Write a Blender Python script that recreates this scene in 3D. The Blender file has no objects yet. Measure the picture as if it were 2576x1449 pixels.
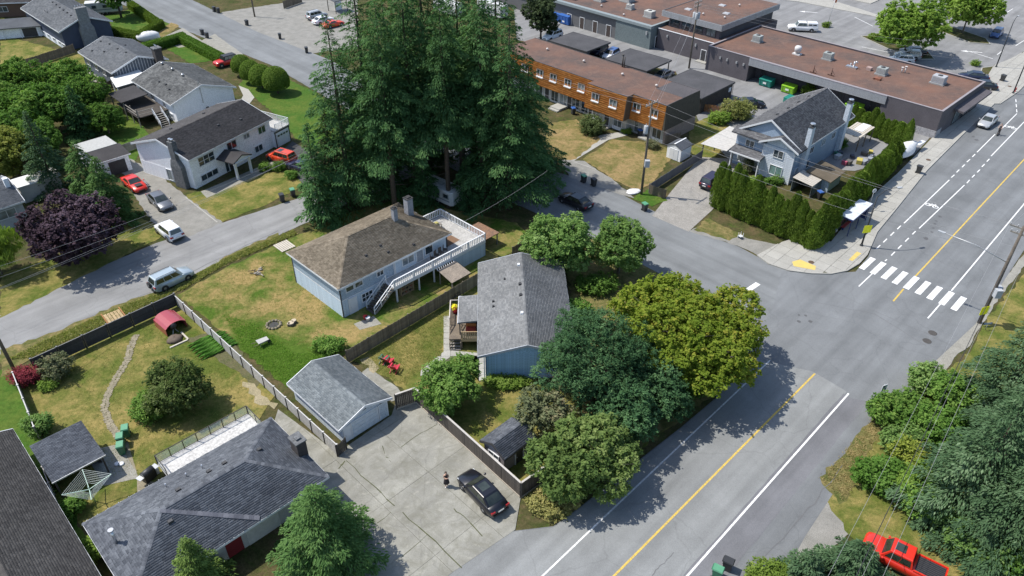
import bpy, bmesh, math, random
import numpy as np
from mathutils import Vector, Matrix
random.seed(7); rng = np.random.default_rng(7)
S = bpy.context.scene
C = S.collection
PI = math.pi
rad = math.radians

# ------------------------------------------------------------------ camera, sky, sun, exposure
cam = bpy.data.cameras.new('camera'); camo = bpy.data.objects.new('camera', cam); C.objects.link(camo)
camo.location = (0, 0, 48.0)
camo.rotation_euler = (0.94254586, -0.00402129, 0.00292120)
cam.sensor_width = 36.0; cam.lens = 36.0 * 1900.0 / 2576.0
cam.clip_start = 0.5; cam.clip_end = 5000
S.camera = camo
SUN_AZ, SUN_EL = rad(168.0), rad(58.0)      # direction towards the sun, measured from +X
wd = bpy.data.worlds.new('World'); S.world = wd; wd.use_nodes = True
wn = wd.node_tree.nodes; wl = wd.node_tree.links
sky = wn.new('ShaderNodeTexSky'); sky.sky_type = 'NISHITA'; sky.sun_disc = False
sky.sun_elevation = SUN_EL; sky.sun_rotation = PI/2 - SUN_AZ; sky.air_density = 1.0; sky.dust_density = 1.0
wl.new(sky.outputs[0], wn['Background'].inputs[0]); wn['Background'].inputs[1].default_value = 0.15
sl = bpy.data.lights.new('sun', 'SUN'); sl.energy = 4.2; sl.angle = rad(0.53); sl.color = (1.0, 0.955, 0.88)
so = bpy.data.objects.new('sun', sl); C.objects.link(so)
sdir = Vector((math.cos(SUN_AZ)*math.cos(SUN_EL), math.sin(SUN_AZ)*math.cos(SUN_EL), math.sin(SUN_EL)))
so.rotation_euler = sdir.to_track_quat('Z', 'Y').to_euler(); so.location = sdir*200
S.view_settings.view_transform = 'Standard'; S.view_settings.look = 'None'
S.view_settings.exposure = 0.36; S.view_settings.gamma = 1.0
S.render.engine = 'CYCLES'; S.cycles.max_bounces = 6; S.cycles.transparent_max_bounces = 12
S.cycles.use_adaptive_sampling = True; S.cycles.sample_clamp_indirect = 4.0

# ------------------------------------------------------------------ materials
MATS = {}
def srgb(h):
    h = h.lstrip('#'); v = [int(h[i:i+2], 16)/255 for i in (0, 2, 4)]
    return tuple((c/12.92 if c <= .04045 else ((c+.055)/1.055)**2.4) for c in v)
def nodes(name):
    m = bpy.data.materials.new(name); m.use_nodes = True; MATS[name] = m
    n = m.node_tree.nodes; l = m.node_tree.links
    return m, n, l, n['Principled BSDF']
def noise(n, l, vec, scale, detail=4, rough=.6, dist=0):
    t = n.new('ShaderNodeTexNoise'); t.inputs['Scale'].default_value = scale; t.inputs['Detail'].default_value = detail
    t.inputs['Roughness'].default_value = rough; t.inputs['Distortion'].default_value = dist
    if vec: l.new(vec, t.inputs['Vector'])
    return t.outputs['Fac']
def ramp(n, l, fac, stops):
    r = n.new('ShaderNodeValToRGB'); e = r.color_ramp.elements
    while len(e) < len(stops): e.new(.5)
    for k, (p, c) in enumerate(stops):
        e[k].position = p; e[k].color = (*c, 1) if len(c) == 3 else c
    l.new(fac, r.inputs[0]); return r.outputs[0]
def mix(n, l, fac, a, b, mode='MIX'):
    m = n.new('ShaderNodeMix'); m.data_type = 'RGBA'; m.blend_type = mode
    for s, v in ((m.inputs[0], fac), (m.inputs[6], a), (m.inputs[7], b)):
        if hasattr(v, 'is_linked') or hasattr(v, 'links'): l.new(v, s)
        elif isinstance(v, (int, float)): s.default_value = v
        else: s.default_value = (*v, 1) if len(v) == 3 else v
    return m.outputs[2]
def bump(n, l, b, h, strength=.3, dist=.02):
    k = n.new('ShaderNodeBump'); k.inputs['Strength'].default_value = strength; k.inputs['Distance'].default_value = dist
    l.new(h, k.inputs['Height']); l.new(k.outputs[0], b.inputs['Normal'])
def vecnode(n, l, kind='Object', scale=None, rot=0):
    if kind == 'World': v = n.new('ShaderNodeNewGeometry').outputs['Position']
    else: v = n.new('ShaderNodeTexCoord').outputs[kind]
    if scale or rot:
        mp = n.new('ShaderNodeMapping'); l.new(v, mp.inputs[0])
        if scale: mp.inputs['Scale'].default_value = scale
        mp.inputs['Rotation'].default_value = (0, 0, rot); v = mp.outputs[0]
    return v
def M(name, c1, c2=None, scale=3.0, rough=.8, metal=0, bmp=0, kind='Object', fine=None, rnd=.0, coat=0, spec=None):
    """two-tone noisy surface; rnd = per-object brightness spread"""
    if name in MATS: return MATS[name]
    m, n, l, b = nodes(name)
    c2 = c2 or tuple(x*.8 for x in c1)
    v = vecnode(n, l, kind)
    f = noise(n, l, v, scale, 5, .65)
    col = ramp(n, l, f, [(.33, c1), (.68, c2)])
    if fine:
        g = noise(n, l, v, fine, 2, .5)
        gr = ramp(n, l, g, [(.3, (.72,)*3), (.7, (1.22,)*3)])
        col = mix(n, l, 1.0, col, gr, 'MULTIPLY')
    if rnd:
        oi = n.new('ShaderNodeObjectInfo')
        rr = ramp(n, l, oi.outputs['Random'], [(0, (1-rnd,)*3), (1, (1+rnd,)*3)])
        col = mix(n, l, 1.0, col, rr, 'MULTIPLY')
    l.new(col, b.inputs['Base Color']); b.inputs['Roughness'].default_value = rough; b.inputs['Metallic'].default_value = metal
    if coat: b.inputs['Coat Weight'].default_value = coat; b.inputs['Coat Roughness'].default_value = .08
    if spec is not None: b.inputs['Specular IOR Level'].default_value = spec
    if bmp: bump(n, l, b, noise(n, l, v, fine or scale*6, 3), bmp, .03)
    return m
def leafmat(name, c1, c2, c3=None, trans=.3, rnd=.1):
    """foliage: colour follows each leaf's own random 'tone'; thin leaves let light through"""
    if name in MATS: return MATS[name]
    m, n, l, b = nodes(name); k_ = 1.65 if trans >= .3 else 1.3; c1 = tuple(x*k_ for x in c1); c2 = tuple(x*k_ for x in c2); c3 = c3 and tuple(x*k_ for x in c3)
    a = n.new('ShaderNodeAttribute'); a.attribute_name = 'tone'
    st = [(0, c1), (.6, c2)] + ([(1, c3)] if c3 else [(1, tuple(x*1.25 for x in c2))])
    col = ramp(n, l, a.outputs['Fac'], st)
    oi = n.new('ShaderNodeObjectInfo')
    rr = ramp(n, l, oi.outputs['Random'], [(0, (1-rnd,)*3), (1, (1+rnd,)*3)])
    col = mix(n, l, 1.0, col, rr, 'MULTIPLY')
    l.new(col, b.inputs['Base Color']); b.inputs['Roughness'].default_value = .75; b.inputs['Specular IOR Level'].default_value = .06
    tr = n.new('ShaderNodeBsdfTranslucent'); l.new(mix(n, l, 1.0, col, (1.1, 1.25, .6), 'MULTIPLY'), tr.inputs[0])
    ms = n.new('ShaderNodeMixShader'); ms.inputs[0].default_value = trans
    l.new(b.outputs[0], ms.inputs[1]); l.new(tr.outputs[0], ms.inputs[2]); l.new(ms.outputs[0], n['Material Output'].inputs[0])
    return m
def tonemat(name, c1, c2, rough=.9, big=None):
    """pieces (shingles, tabs) coloured by their own random tone plus large weathering patches"""
    if name in MATS: return MATS[name]
    m, n, l, b = nodes(name)
    a = n.new('ShaderNodeAttribute'); a.attribute_name = 'tone'
    col = ramp(n, l, a.outputs['Fac'], [(0, c1), (1, c2)])
    v = vecnode(n, l, 'World')
    w = ramp(n, l, noise(n, l, v, .35, 5, .7), [(.3, (.78,)*3), (.7, (1.2,)*3)] if not big else [(.3, big[0]), (.7, big[1])])
    col = mix(n, l, 1.0, col, w, 'MULTIPLY')
    g = ramp(n, l, noise(n, l, v, 18, 2, .5), [(.3, (.8,)*3), (.7, (1.18,)*3)])
    col = mix(n, l, 1.0, col, g, 'MULTIPLY')
    l.new(col, b.inputs['Base Color']); b.inputs['Roughness'].default_value = rough; b.inputs['Specular IOR Level'].default_value = .25
    bump(n, l, b, noise(n, l, v, 60, 2), .3, .01)
    return m
def glass(name, tint=(.02, .03, .035), rough=.06, spec=.8):
    if name in MATS: return MATS[name]
    m, n, l, b = nodes(name)
    v = vecnode(n, l, 'World')
    col = ramp(n, l, noise(n, l, v, .7, 3), [(.35, tint), (.65, tuple(x*2.6+.01 for x in tint))])
    l.new(col, b.inputs['Base Color']); b.inputs['Roughness'].default_value = rough; b.inputs['Specular IOR Level'].default_value = spec
    return m
def clear_glass(name, tint=(.8, .9, .88), alpha=.16):
    if name in MATS: return MATS[name]
    m, n, l, b = nodes(name)
    b.inputs['Base Color'].default_value = (*tint, 1); b.inputs['Roughness'].default_value = .05; b.inputs['Alpha'].default_value = alpha
    return m
def plain(name, c, rough=.6, metal=0, coat=0, emit=0):
    if name in MATS: return MATS[name]
    return M(name, c, tuple(x*.86 for x in c), 4, rough, metal, coat=coat)
def paint(name, c, metal=.0):
    if name in MATS: return MATS[name]
    m = M(name, c, tuple(x*.93 for x in c), 2, .32, metal, coat=.5)
    return m

# ------------------------------------------------------------------ mesh builder
class MB:
    def __init__(s): s.v = []; s.f = []; s.smooth = []
    def add(s, vs, fs, smooth=False):
        o = len(s.v); s.v += [tuple(p) for p in vs]
        for f in fs: s.f.append(tuple(i+o for i in f)); s.smooth.append(smooth)
        return s
    def box(s, x0, y0, z0, x1, y1, z1):
        if x0 > x1: x0, x1 = x1, x0
        if y0 > y1: y0, y1 = y1, y0
        if z0 > z1: z0, z1 = z1, z0
        return s.add([(x0,y0,z0),(x1,y0,z0),(x1,y1,z0),(x0,y1,z0),(x0,y0,z1),(x1,y0,z1),(x1,y1,z1),(x0,y1,z1)],
              [(0,3,2,1),(4,5,6,7),(0,1,5,4),(1,2,6,5),(2,3,7,6),(3,0,4,7)])
    def hexa(s, b, t):      # four bottom, four top points
        return s.add(list(b)+list(t), [(0,3,2,1),(4,5,6,7),(0,1,5,4),(1,2,6,5),(2,3,7,6),(3,0,4,7)])
    def bar(s, p, q, w, h=None, up=(0,0,1)):
        h = h or w; p = Vector(p); q = Vector(q); d = (q-p).normalized(); up = Vector(up)
        if abs(d.dot(up)) > .98: up = Vector((1,0,0))
        a = d.cross(up).normalized()*w/2; b = a.cross(d).normalized()*h/2
        return s.hexa([p-a-b, p+a-b, q+a-b, q-a-b], [p-a+b, p+a+b, q+a+b, q-a+b])
    def prism(s, poly, z0, z1):
        n = len(poly); vs = [(x,y,z0) for x,y in poly]+[(x,y,z1) for x,y in poly]
        ar = sum(poly[i][0]*poly[(i+1)%n][1]-poly[(i+1)%n][0]*poly[i][1] for i in range(n))
        fs = [tuple(range(n))[::-1], tuple(range(n, 2*n))]+[(i,(i+1)%n,n+(i+1)%n,n+i) for i in range(n)]
        if ar < 0: fs = [f[::-1] for f in fs]
        return s.add(vs, fs)
    def tube(s, pts, r, n=8, caps=True):
        pts = [Vector(p) for p in pts]; rs = r if isinstance(r, (list, tuple)) else [r]*len(pts)
        vs = []; 
        for i, p in enumerate(pts):
            d = (pts[min(i+1, len(pts)-1)]-pts[max(i-1, 0)]).normalized()
            up = Vector((0,0,1)) if abs(d.z) < .9 else Vector((1,0,0))
            a = d.cross(up).normalized(); b = d.cross(a).normalized()
            for k in range(n):
                t = 2*PI*k/n; vs.append(p+(a*math.cos(t)+b*math.sin(t))*rs[i])
        fs = []
        for i in range(len(pts)-1):
            for k in range(n): fs.append((i*n+k, (i+1)*n+k, (i+1)*n+(k+1)%n, i*n+(k+1)%n))
        s.add(vs, fs, True)
        if caps:
            o = len(s.v)-len(vs)
            s.f.append(tuple(range(o, o+n))); s.smooth.append(False)
            s.f.append(tuple(range(o+len(vs)-n, o+len(vs)))[::-1]); s.smooth.append(False)
        return s
    def cyl(s, x, y, z0, z1, r, n=12, r1=None): return s.tube([(x,y,z0),(x,y,z1)], [r, r if r1 is None else r1], n)
    def lathe(s, prof, n=16, c=(0,0,0), axis='z'):
        vs = []
        for r, z in prof:
            for k in range(n):
                t = 2*PI*k/n; p = (r*math.cos(t), r*math.sin(t), z)
                if axis == 'y': p = (p[0], p[2], p[1])
                if axis == 'x': p = (p[2], p[0], p[1])
                vs.append((p[0]+c[0], p[1]+c[1], p[2]+c[2]))
        fs = [(i*n+k, i*n+(k+1)%n, (i+1)*n+(k+1)%n, (i+1)*n+k) for i in range(len(prof)-1) for k in range(n)]
        s.add(vs, fs, True); o = len(s.v)-len(vs)
        s.f.append(tuple(range(o, o+n))[::-1]); s.smooth.append(False)
        s.f.append(tuple(range(o+len(vs)-n, o+len(vs)))); s.smooth.append(False)
        return s
    def blob(s, c, r, nu=12, nv=7, jit=0, seed=0):
        R = random.Random(seed); vs = []
        r = r if isinstance(r, (tuple, list)) else (r, r, r)
        for j in range(nv+1):
            ph = PI*j/nv
            for i in range(nu):
                t = 2*PI*i/nu; k = 1+R.uniform(-jit, jit)
                vs.append((c[0]+r[0]*k*math.sin(ph)*math.cos(t), c[1]+r[1]*k*math.sin(ph)*math.sin(t), c[2]+r[2]*k*math.cos(ph)))
        return s.add(vs, [(j*nu+i, (j+1)*nu+i, (j+1)*nu+(i+1)%nu, j*nu+(i+1)%nu) for j in range(nv) for i in range(nu)], True)
    def slab(s, quad, t):   # sloped plate: quad of points, thickness downward
        q = [Vector(p) for p in quad]
        return s.hexa([p-Vector((0,0,t)) for p in q], q)
    def mesh(s, name):
        me = bpy.data.meshes.new(name); me.from_pydata(s.v, [], s.f); me.polygons.foreach_set('use_smooth', s.smooth); me.update(); return me
    def build(s, name, mat, parent=None, bevel=0):
        o = bpy.data.objects.new(name, s.mesh(name)); o.data.materials.append(mat); C.objects.link(o)
        if parent is not None: o.parent = parent
        if bevel:
            m = o.modifiers.new('bevel', 'BEVEL'); m.width = bevel; m.segments = 2; m.limit_method = 'ANGLE'
        return o
def share(name, me, parent, loc=(0,0,0), rot=(0,0,0), scale=(1,1,1)):
    o = bpy.data.objects.new(name, me); C.objects.link(o); o.parent = parent; o.location = loc; o.rotation_euler = rot; o.scale = scale; return o
def withmat(me, mat): me.materials.append(mat); return me
def tag(o, label, cat, group=None, kind=None):
    if label: o['label'] = label
    if cat: o['category'] = cat
    if group: o['group'] = group
    if kind: o['kind'] = kind
    return o
def thing(name, label, cat, loc=(0,0), rotz=0, group=None, z=0.0):
    o = bpy.data.objects.new(name, None); C.objects.link(o); o.empty_display_size = .2
    o.location = (loc[0], loc[1], z); o.rotation_euler = (0, 0, rad(rotz)); return tag(o, label, cat, group)
def dup(root, label, loc, rotz, z=0.0, scale=None, group=None):
    def cp(o, par):
        c = o.copy(); C.objects.link(c); c.parent = par
        for ch in o.children: cp(ch, c)
        return c
    r = root.copy(); C.objects.link(r)
    for ch in list(root.children): cp(ch, r)
    r.location = (loc[0], loc[1], z); r.rotation_euler = (0, 0, rad(rotz)); r['label'] = label
    if scale: r.scale = scale if isinstance(scale, tuple) else (scale,)*3
    if group: r['group'] = group
    return r
ORD = ['first','second','third','fourth','fifth','sixth','seventh','eighth','ninth','tenth','eleventh','twelfth','thirteenth','fourteenth','fifteenth','sixteenth','seventeenth','eighteenth','nineteenth','twentieth']
ORD += ['twenty-'+w for w in ORD[:9]]+['thirtieth']+['thirty-'+w for w in ORD[:9]]

def npmesh(name, v, quads, tone=None, smooth=False):
    me = bpy.data.meshes.new(name); v = np.asarray(v, np.float32); q = np.asarray(quads, np.int32); k = q.shape[1]
    me.vertices.add(len(v)); me.vertices.foreach_set('co', v.ravel())
    me.loops.add(q.size); me.loops.foreach_set('vertex_index', q.ravel())
    me.polygons.add(len(q)); me.polygons.foreach_set('loop_start', np.arange(0, q.size, k, dtype=np.int32))
    if tone is not None:
        a = me.attributes.new('tone', 'FLOAT', 'FACE'); a.data.foreach_set('value', np.asarray(tone, np.float32))
    if smooth: me.polygons.foreach_set('use_smooth', np.ones(len(q), bool))
    me.update(calc_edges=True); me.validate(); return me

# ------------------------------------------------------------------ ground sheets
def resample(pts, step, jit, seed):
    R = random.Random(seed); out = []; n = len(pts)
    for i in range(n):
        p = pts[i]; q = pts[(i+1) % n]; d = math.hypot(q[0]-p[0], q[1]-p[1]); k = max(1, int(d/step))
        nx, ny = -(q[1]-p[1])/max(d, 1e-6), (q[0]-p[0])/max(d, 1e-6)
        for j in range(k):
            t = j/k; a = 0 if j == 0 else R.uniform(-jit, jit)
            out.append((p[0]+(q[0]-p[0])*t+nx*a, p[1]+(q[1]-p[1])*t+ny*a))
    return out
SHEET_N = [0]
def sheet(name, pts, z, mat, jit=0, step=.7, label=None, cat=None, kind='structure', parent=None, thick=0):
    SHEET_N[0] += 1
    if jit: pts = resample(pts, step, jit, SHEET_N[0])
    bm = bmesh.new(); vs = [bm.verts.new((x, y, z)) for x, y in pts]
    f = bm.faces.new(vs); bm.normal_update()
    if f.normal.z < 0: f.normal_flip()
    if thick:
        r = bmesh.ops.extrude_face_region(bm, geom=[f]); 
        for e in r['geom']:
            if isinstance(e, bmesh.types.BMVert): e.co.z = z
        for v in vs: v.co.z = z-thick
    bmesh.ops.recalc_face_normals(bm, faces=bm.faces[:]) if thick else None
    bmesh.ops.triangulate(bm, faces=bm.faces[:])
    me = bpy.data.meshes.new(name); bm.to_mesh(me); bm.free(); me.materials.append(mat)
    o = bpy.data.objects.new(name, me); C.objects.link(o)
    if parent is not None: o.parent = parent
    elif kind: o['kind'] = kind
    if label: tag(o, label, cat)
    return o
def line(name, p, q, w, z, mat, parent=None, kind='structure'):
    p = Vector((*p, 0)); q = Vector((*q, 0)); d = (q-p).normalized(); a = Vector((-d.y, d.x, 0))*w/2
    return sheet(name, [(p+a)[:2], (p-a)[:2], (q-a)[:2], (q+a)[:2]], z, mat, kind=kind, parent=parent)
def clip(poly, a, b):   # keep the part of poly left of a->b
    out = []; n = len(poly)
    sd = lambda p: (b[0]-a[0])*(p[1]-a[1])-(b[1]-a[1])*(p[0]-a[0])
    for i in range(n):
        p, q = poly[i], poly[(i+1) % n]; sp, sq = sd(p), sd(q)
        if sp >= 0: out.append(p)
        if (sp >= 0) != (sq >= 0):
            t = sp/(sp-sq); out.append((p[0]+(q[0]-p[0])*t, p[1]+(q[1]-p[1])*t))
    return out
def clip_cell(poly, cell):
    for i in range(len(cell)):
        if len(poly) < 3: return []
        poly = clip(poly, cell[i], cell[(i+1) % len(cell)])
    return poly
def inside(p, poly):
    x, y = p; c = False; n = len(poly)
    for i in range(n):
        x1, y1 = poly[i]; x2, y2 = poly[(i+1) % n]
        if (y1 > y) != (y2 > y) and x < (x2-x1)*(y-y1)/(y2-y1)+x1: c = not c
    return c
def slabs(root, poly, org, ang, sx, sy, z, gap, mat, name='concrete_slab', th=.03):
    """cast slabs of a pavement: every slab its own piece, joints left open"""
    ca, sa = math.cos(rad(ang)), math.sin(rad(ang))
    lp = [((x-org[0])*ca+(y-org[1])*sa, -(x-org[0])*sa+(y-org[1])*ca) for x, y in poly]
    i0, i1 = int(min(p[0] for p in lp)//sx), int(max(p[0] for p in lp)//sx); j0, j1 = int(min(p[1] for p in lp)//sy), int(max(p[1] for p in lp)//sy)
    R = random.Random(3)
    for i in range(i0, i1+1):
        for j in range(j0, j1+1):
            g = gap/2; cell = [(i*sx+g, j*sy+g), ((i+1)*sx-g, j*sy+g), ((i+1)*sx-g, (j+1)*sy-g), (i*sx+g, (j+1)*sy-g)]
            c = clip_cell(lp, cell)
            if len(c) < 3: continue
            w = [(org[0]+x*ca-y*sa, org[1]+x*sa+y*ca) for x, y in c]
            ar = abs(sum(w[k][0]*w[(k+1)%len(w)][1]-w[(k+1)%len(w)][0]*w[k][1] for k in range(len(w))))/2
            if ar < .15: continue
            MB().prism(w, z-th, z+R.uniform(-.006, .006)).build(name, mat, root)

# ------------------------------------------------------------------ building kit (local frame: x along p0->p1, y to its left)
WHITE = M('white_trim', (.72, .73, .74), (.62, .64, .66), 2, .55)
DARKTRIM = M('dark_trim', (.03, .03, .033), (.05, .05, .052), 3, .6)
GLASS = glass('window_glass')
GLASS_B = glass('curtained_glass', (.10, .12, .125), .1, .7)
METAL = M('galvanised_metal', (.5, .51, .52), (.38, .39, .4), 5, .45, .6)
def part(root, name, mat, *boxes, bevel=0):
    b = MB()
    for q in boxes: b.box(*q)
    return b.build(name, mat, root, bevel)
def roof_face(parent, pts, mat, tw=.33, th=.16, lift=.018, name='shingles', seed=1):
    """lapped shingle tabs on one convex roof face; pts run along the eave first, seen from outside"""
    P = [Vector(p) for p in pts]; u = (P[1]-P[0]).normalized(); n = None
    for k in range(2, len(P)):
        c = (P[1]-P[0]).cross(P[k]-P[0])
        if c.length > 1e-4: n = c.normalized(); break
    v = n.cross(u).normalized()
    uv = [((p-P[0]).dot(u), (p-P[0]).dot(v)) for p in P]
    vm = max(q[1] for q in uv); R = random.Random(seed)
    V = []; Q = []; T = []
    r = 0; y = 0
    while y < vm-.02:
        ym = min(y+th*.5, vm-.005); xs = []
        for i in range(len(uv)):
            a, b = uv[i], uv[(i+1) % len(uv)]
            if (a[1] > ym) != (b[1] > ym): xs.append(a[0]+(b[0]-a[0])*(ym-a[1])/(b[1]-a[1]))
        if len(xs) >= 2:
            x0, x1 = min(xs), max(xs); x = x0-(tw*.5 if r % 2 else R.uniform(0, .3)*tw)
            while x < x1:
                a, b = max(x, x0)+.004, min(x+tw*R.uniform(.9, 1.1), x1)-.004; x += tw
                if b-a < .03: continue
                z = lift*R.uniform(.7, 1.5); y0 = y-.015*R.random(); y1 = min(y+th*1.02, vm); o = len(V)
                for (uu, vv, zz) in ((a, y0, z), (b, y0, z), (b, y1, .004), (a, y1, .004), (a, y0, .001), (b, y0, .001)):
                    V.append(P[0]+u*uu+v*vv+n*zz)
                Q += [(o, o+1, o+2, o+3), (o+4, o+5, o+1, o)]; t = R.random(); T += [t, t]
        y += th; r += 1
    me = npmesh(name, [tuple(p) for p in V], Q, T); me.materials.append(mat)
    o = bpy.data.objects.new(name, me); C.objects.link(o); o.parent = parent; o['kind'] = 'stuff'; return o
def caps(parent, p, q, mat, w=.3, name='ridge_cap', seg=.3, seed=2):
    p = Vector(p); q = Vector(q); n = max(1, int((q-p).length/seg)); V = []; Q = []; T = []; R = random.Random(seed)
    d = (q-p).normalized(); a = d.cross(Vector((0,0,1))).normalized()*w/2
    for i in range(n):
        s = p+(q-p)*(i/n); e = p+(q-p)*((i+1.1)/n); o = len(V); z = Vector((0,0,.05+R.uniform(0, .012))); dn = Vector((0,0,-.05))
        V += [s+a+dn+z*.6, s+z, e+z*.7, e+a+dn+z*.6, s-a+dn+z*.6, e-a+dn+z*.6]; Q += [(o, o+1, o+2, o+3), (o+1, o+4, o+5, o+2)]; t = R.random(); T += [t, t]
    me = npmesh(name, [tuple(x) for x in V], Q, T); me.materials.append(mat)
    ob = bpy.data.objects.new(name, me); C.objects.link(ob); ob.parent = parent; ob['kind'] = 'stuff'; return ob
def gable_roof(root, L, Wd, h, rise, mat, x0=0, y0=0, t=.16, tw=.33, th=.16, trim=None, soffit=None, lean=.5):
    """two slopes, ridge along x; lean = ridge position across the width"""
    trim = trim or WHITE; yr = y0+Wd*lean; x1 = x0+L; y1 = y0+Wd; zr = h+rise
    b = MB()
    b.hexa([(x0,y0,h-t),(x1,y0,h-t),(x1,yr,zr-t),(x0,yr,zr-t)], [(x0,y0,h),(x1,y0,h),(x1,yr,zr),(x0,yr,zr)])
    b.hexa([(x0,yr,zr-t),(x1,yr,zr-t),(x1,y1,h-t),(x0,y1,h-t)], [(x0,yr,zr),(x1,yr,zr),(x1,y1,h),(x0,y1,h)])
    r = b.build('roof', mat, root)
    roof_face(r, [(x0,y0,h),(x1,y0,h),(x1,yr,zr),(x0,yr,zr)], mat, tw, th, seed=int(L*10))
    roof_face(r, [(x1,y1,h),(x0,y1,h),(x0,yr,zr),(x1,yr,zr)], mat, tw, th, seed=int(L*10)+1)
    caps(r, (x0,yr,zr), (x1,yr,zr), mat)
    f = MB()
    for yy in (y0, y1): f.box(x0-.02, yy-.03 if yy == y0 else yy-.02, h-.2, x1+.02, yy+.02 if yy == y0 else yy+.03, h+.005)
    f.build('gutter', trim, r)
    for xx, s in ((x0, -1), (x1, 1)):
        g = MB(); xa, xb = (xx-.05, xx+.012) if s < 0 else (xx-.012, xx+.05)
        for (ya, yb) in ((y0, yr), (y1, yr)):
            g.hexa([(xa,ya,h-.22),(xb,ya,h-.22),(xb,yb,zr-.22),(xa,yb,zr-.22)] , [(xa,ya,h+.035),(xb,ya,h+.035),(xb,yb,zr+.035),(xa,yb,zr+.035)])
        g.build('fascia', trim, r)
    return r
def hip_roof(root, L, Wd, h, rise, mat, t=.16, tw=.33, th=.16, trim=None, inset=None):
    i = inset or Wd/2; zr = h+rise; yr = Wd/2; A, B = (i, yr, zr), (L-i, yr, zr)
    c = [(0,0,h),(L,0,h),(L,Wd,h),(0,Wd,h)]
    b = MB(); lo = [(x,y,z-t) for x,y,z in c]
    b.add(c+[A, B]+lo, [(0,1,5,4),(1,2,5),(2,3,4,5),(3,0,4),(6,9,8,7),(0,6,7,1),(1,7,8,2),(2,8,9,3),(3,9,6,0)])
    r = b.build('roof', mat, root)
    for k, f in enumerate(([c[0],c[1],B,A],[c[1],c[2],B],[c[2],c[3],A,B],[c[3],c[0],A])): roof_face(r, f, mat, tw, th, seed=k+int(L*7))
    caps(r, A, B, mat)
    for p, q in ((c[0],A),(c[3],A),(c[1],B),(c[2],B)): caps(r, p, q, mat)
    f = MB(); w = .03
    f.box(-w,-w,h-.2,L+w,.015,h+.004); f.box(-w,Wd-.015,h-.2,L+w,Wd+w,h+.004); f.box(-w,.017,h-.2,.015,Wd-.017,h+.004); f.box(L-.015,.017,h-.2,L+w,Wd-.017,h+.004)
    f.build('gutter', trim or WHITE, r)
    return r
def gable_walls(root, L, Wd, h, rise, mat, o=.45, ox=.35, z0=0, lean=.5, name='wall'):
    k = rise/(Wd*lean); yr = Wd*lean; top = h+k*o-.17; b = MB()
    pr = [(o, z0), (Wd-o, z0), (Wd-o, top), (yr, h+rise-.17), (o, top)]
    n = 5; vs = [(ox,y,z) for y,z in pr]+[(L-ox,y,z) for y,z in pr]
    b.add(vs, [(0,4,3,2,1),(5,6,7,8,9)]+[(i,(i+1)%n,n+(i+1)%n,n+i) for i in range(n)])
    return b.build(name, mat, root)
def box_walls(root, L, Wd, h, mat, o=.45, z0=0, name='wall'):
    return part(root, name, mat, (o, o, z0, L-o, Wd-o, h-.12))
WIN = {}; WR = random.Random(4)
def window(root, x, y, z, face, w, h, nx=2, ny=1, fr=None, gl=None, deep=.09, name='window', fw=.07):
    """x,y,z = middle of the opening on the wall plane; face = outward direction in degrees (local)"""
    fr = fr or WHITE; gl = gl or WR.choice((GLASS, GLASS, GLASS_B)); key = (w, h, nx, ny, fr.name, gl.name, deep, fw)
    if key not in WIN:
        b = MB(); hw, hh = w/2, h/2
        b.box(-hw-fw,-.02,-hh-fw,hw+fw,deep,-hh); b.box(-hw-fw,-.02,hh,hw+fw,deep,hh+fw); b.box(-hw-fw,-.02,-hh,-hw,deep,hh); b.box(hw,-.02,-hh,hw+fw,deep,hh)
        for i in range(1, nx): xx = -hw+w*i/nx; b.box(xx-.03,.0,-hh,xx+.03,deep-.015,hh)
        for j in range(1, ny): zz = -hh+h*j/ny; b.box(-hw,.001,zz-.025,hw,deep-.02,zz+.025)
        me = b.mesh('window'); me.materials.append(fr)
        p = MB(); p.box(-w/nx/2+.01,.0,-h/ny/2+.01,w/nx/2-.01,.03,h/ny/2-.01); pm = p.mesh('pane'); pm.materials.append(gl)
        WIN[key] = (me, pm)
    me, pm = WIN[key]; th = rad(face-90)
    o = share(name, me, root, (x, y, z), (0, 0, th))
    for i in range(nx):
        for j in range(ny): share('pane', pm, o, (-w/2+w*(i+.5)/nx, .004, -h/2+h*(j+.5)/ny))
    return o
def door(root, x, y, z0, face, w, h, mat, name='door', trim=None, panels=True):
    b = MB(); b.box(-w/2, -.02, 0, w/2, .06, h); d = b.build(name, mat, root); d.location = (x, y, z0); d.rotation_euler = (0, 0, rad(face-90))
    f = MB(); f.box(-w/2-.09,-.02,0,-w/2,.08,h+.09); f.box(w/2,-.02,0,w/2+.09,.08,h+.09); f.box(-w/2,-.02,h,w/2,.08,h+.09); f.build('frame', trim or WHITE, d)
    k = MB(); k.blob((w*.38, .1, h*.47), .045, 8, 5); k.build('handle', METAL, d)
    return d
def siding(root, p, q, z0, z1, bh, mat, th=.03, profile=None, name='siding_board'):
    """lap boards on a vertical wall from p to q (outside on the right of p->q); profile(z) -> (t0,t1) trims them under a gable"""
    p = Vector((*p, 0)); q = Vector((*q, 0)); d = (q-p); Ln = d.length; ang = math.atan2(d.y, d.x); n = int((z1-z0)/bh); cache = {}
    for i in range(n):
        za = z0+i*bh; a, b = (0, Ln) if not profile else profile(za+bh*.9)
        if b-a < .25: continue
        key = round(b-a, 2)
        if key not in cache:
            m = MB(); w = b-a; m.hexa([(0,-th,0),(w,-th,0),(w,0,0),(0,0,0)], [(0,-.006,bh*.985),(w,-.006,bh*.985),(w,0,bh*.985),(0,0,bh*.985)])
            cache[key] = withmat(m.mesh(name), mat)
        pp = p+d.normalized()*a
        share(name, cache[key], root, (pp.x, pp.y, za), (0, 0, ang))
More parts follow.
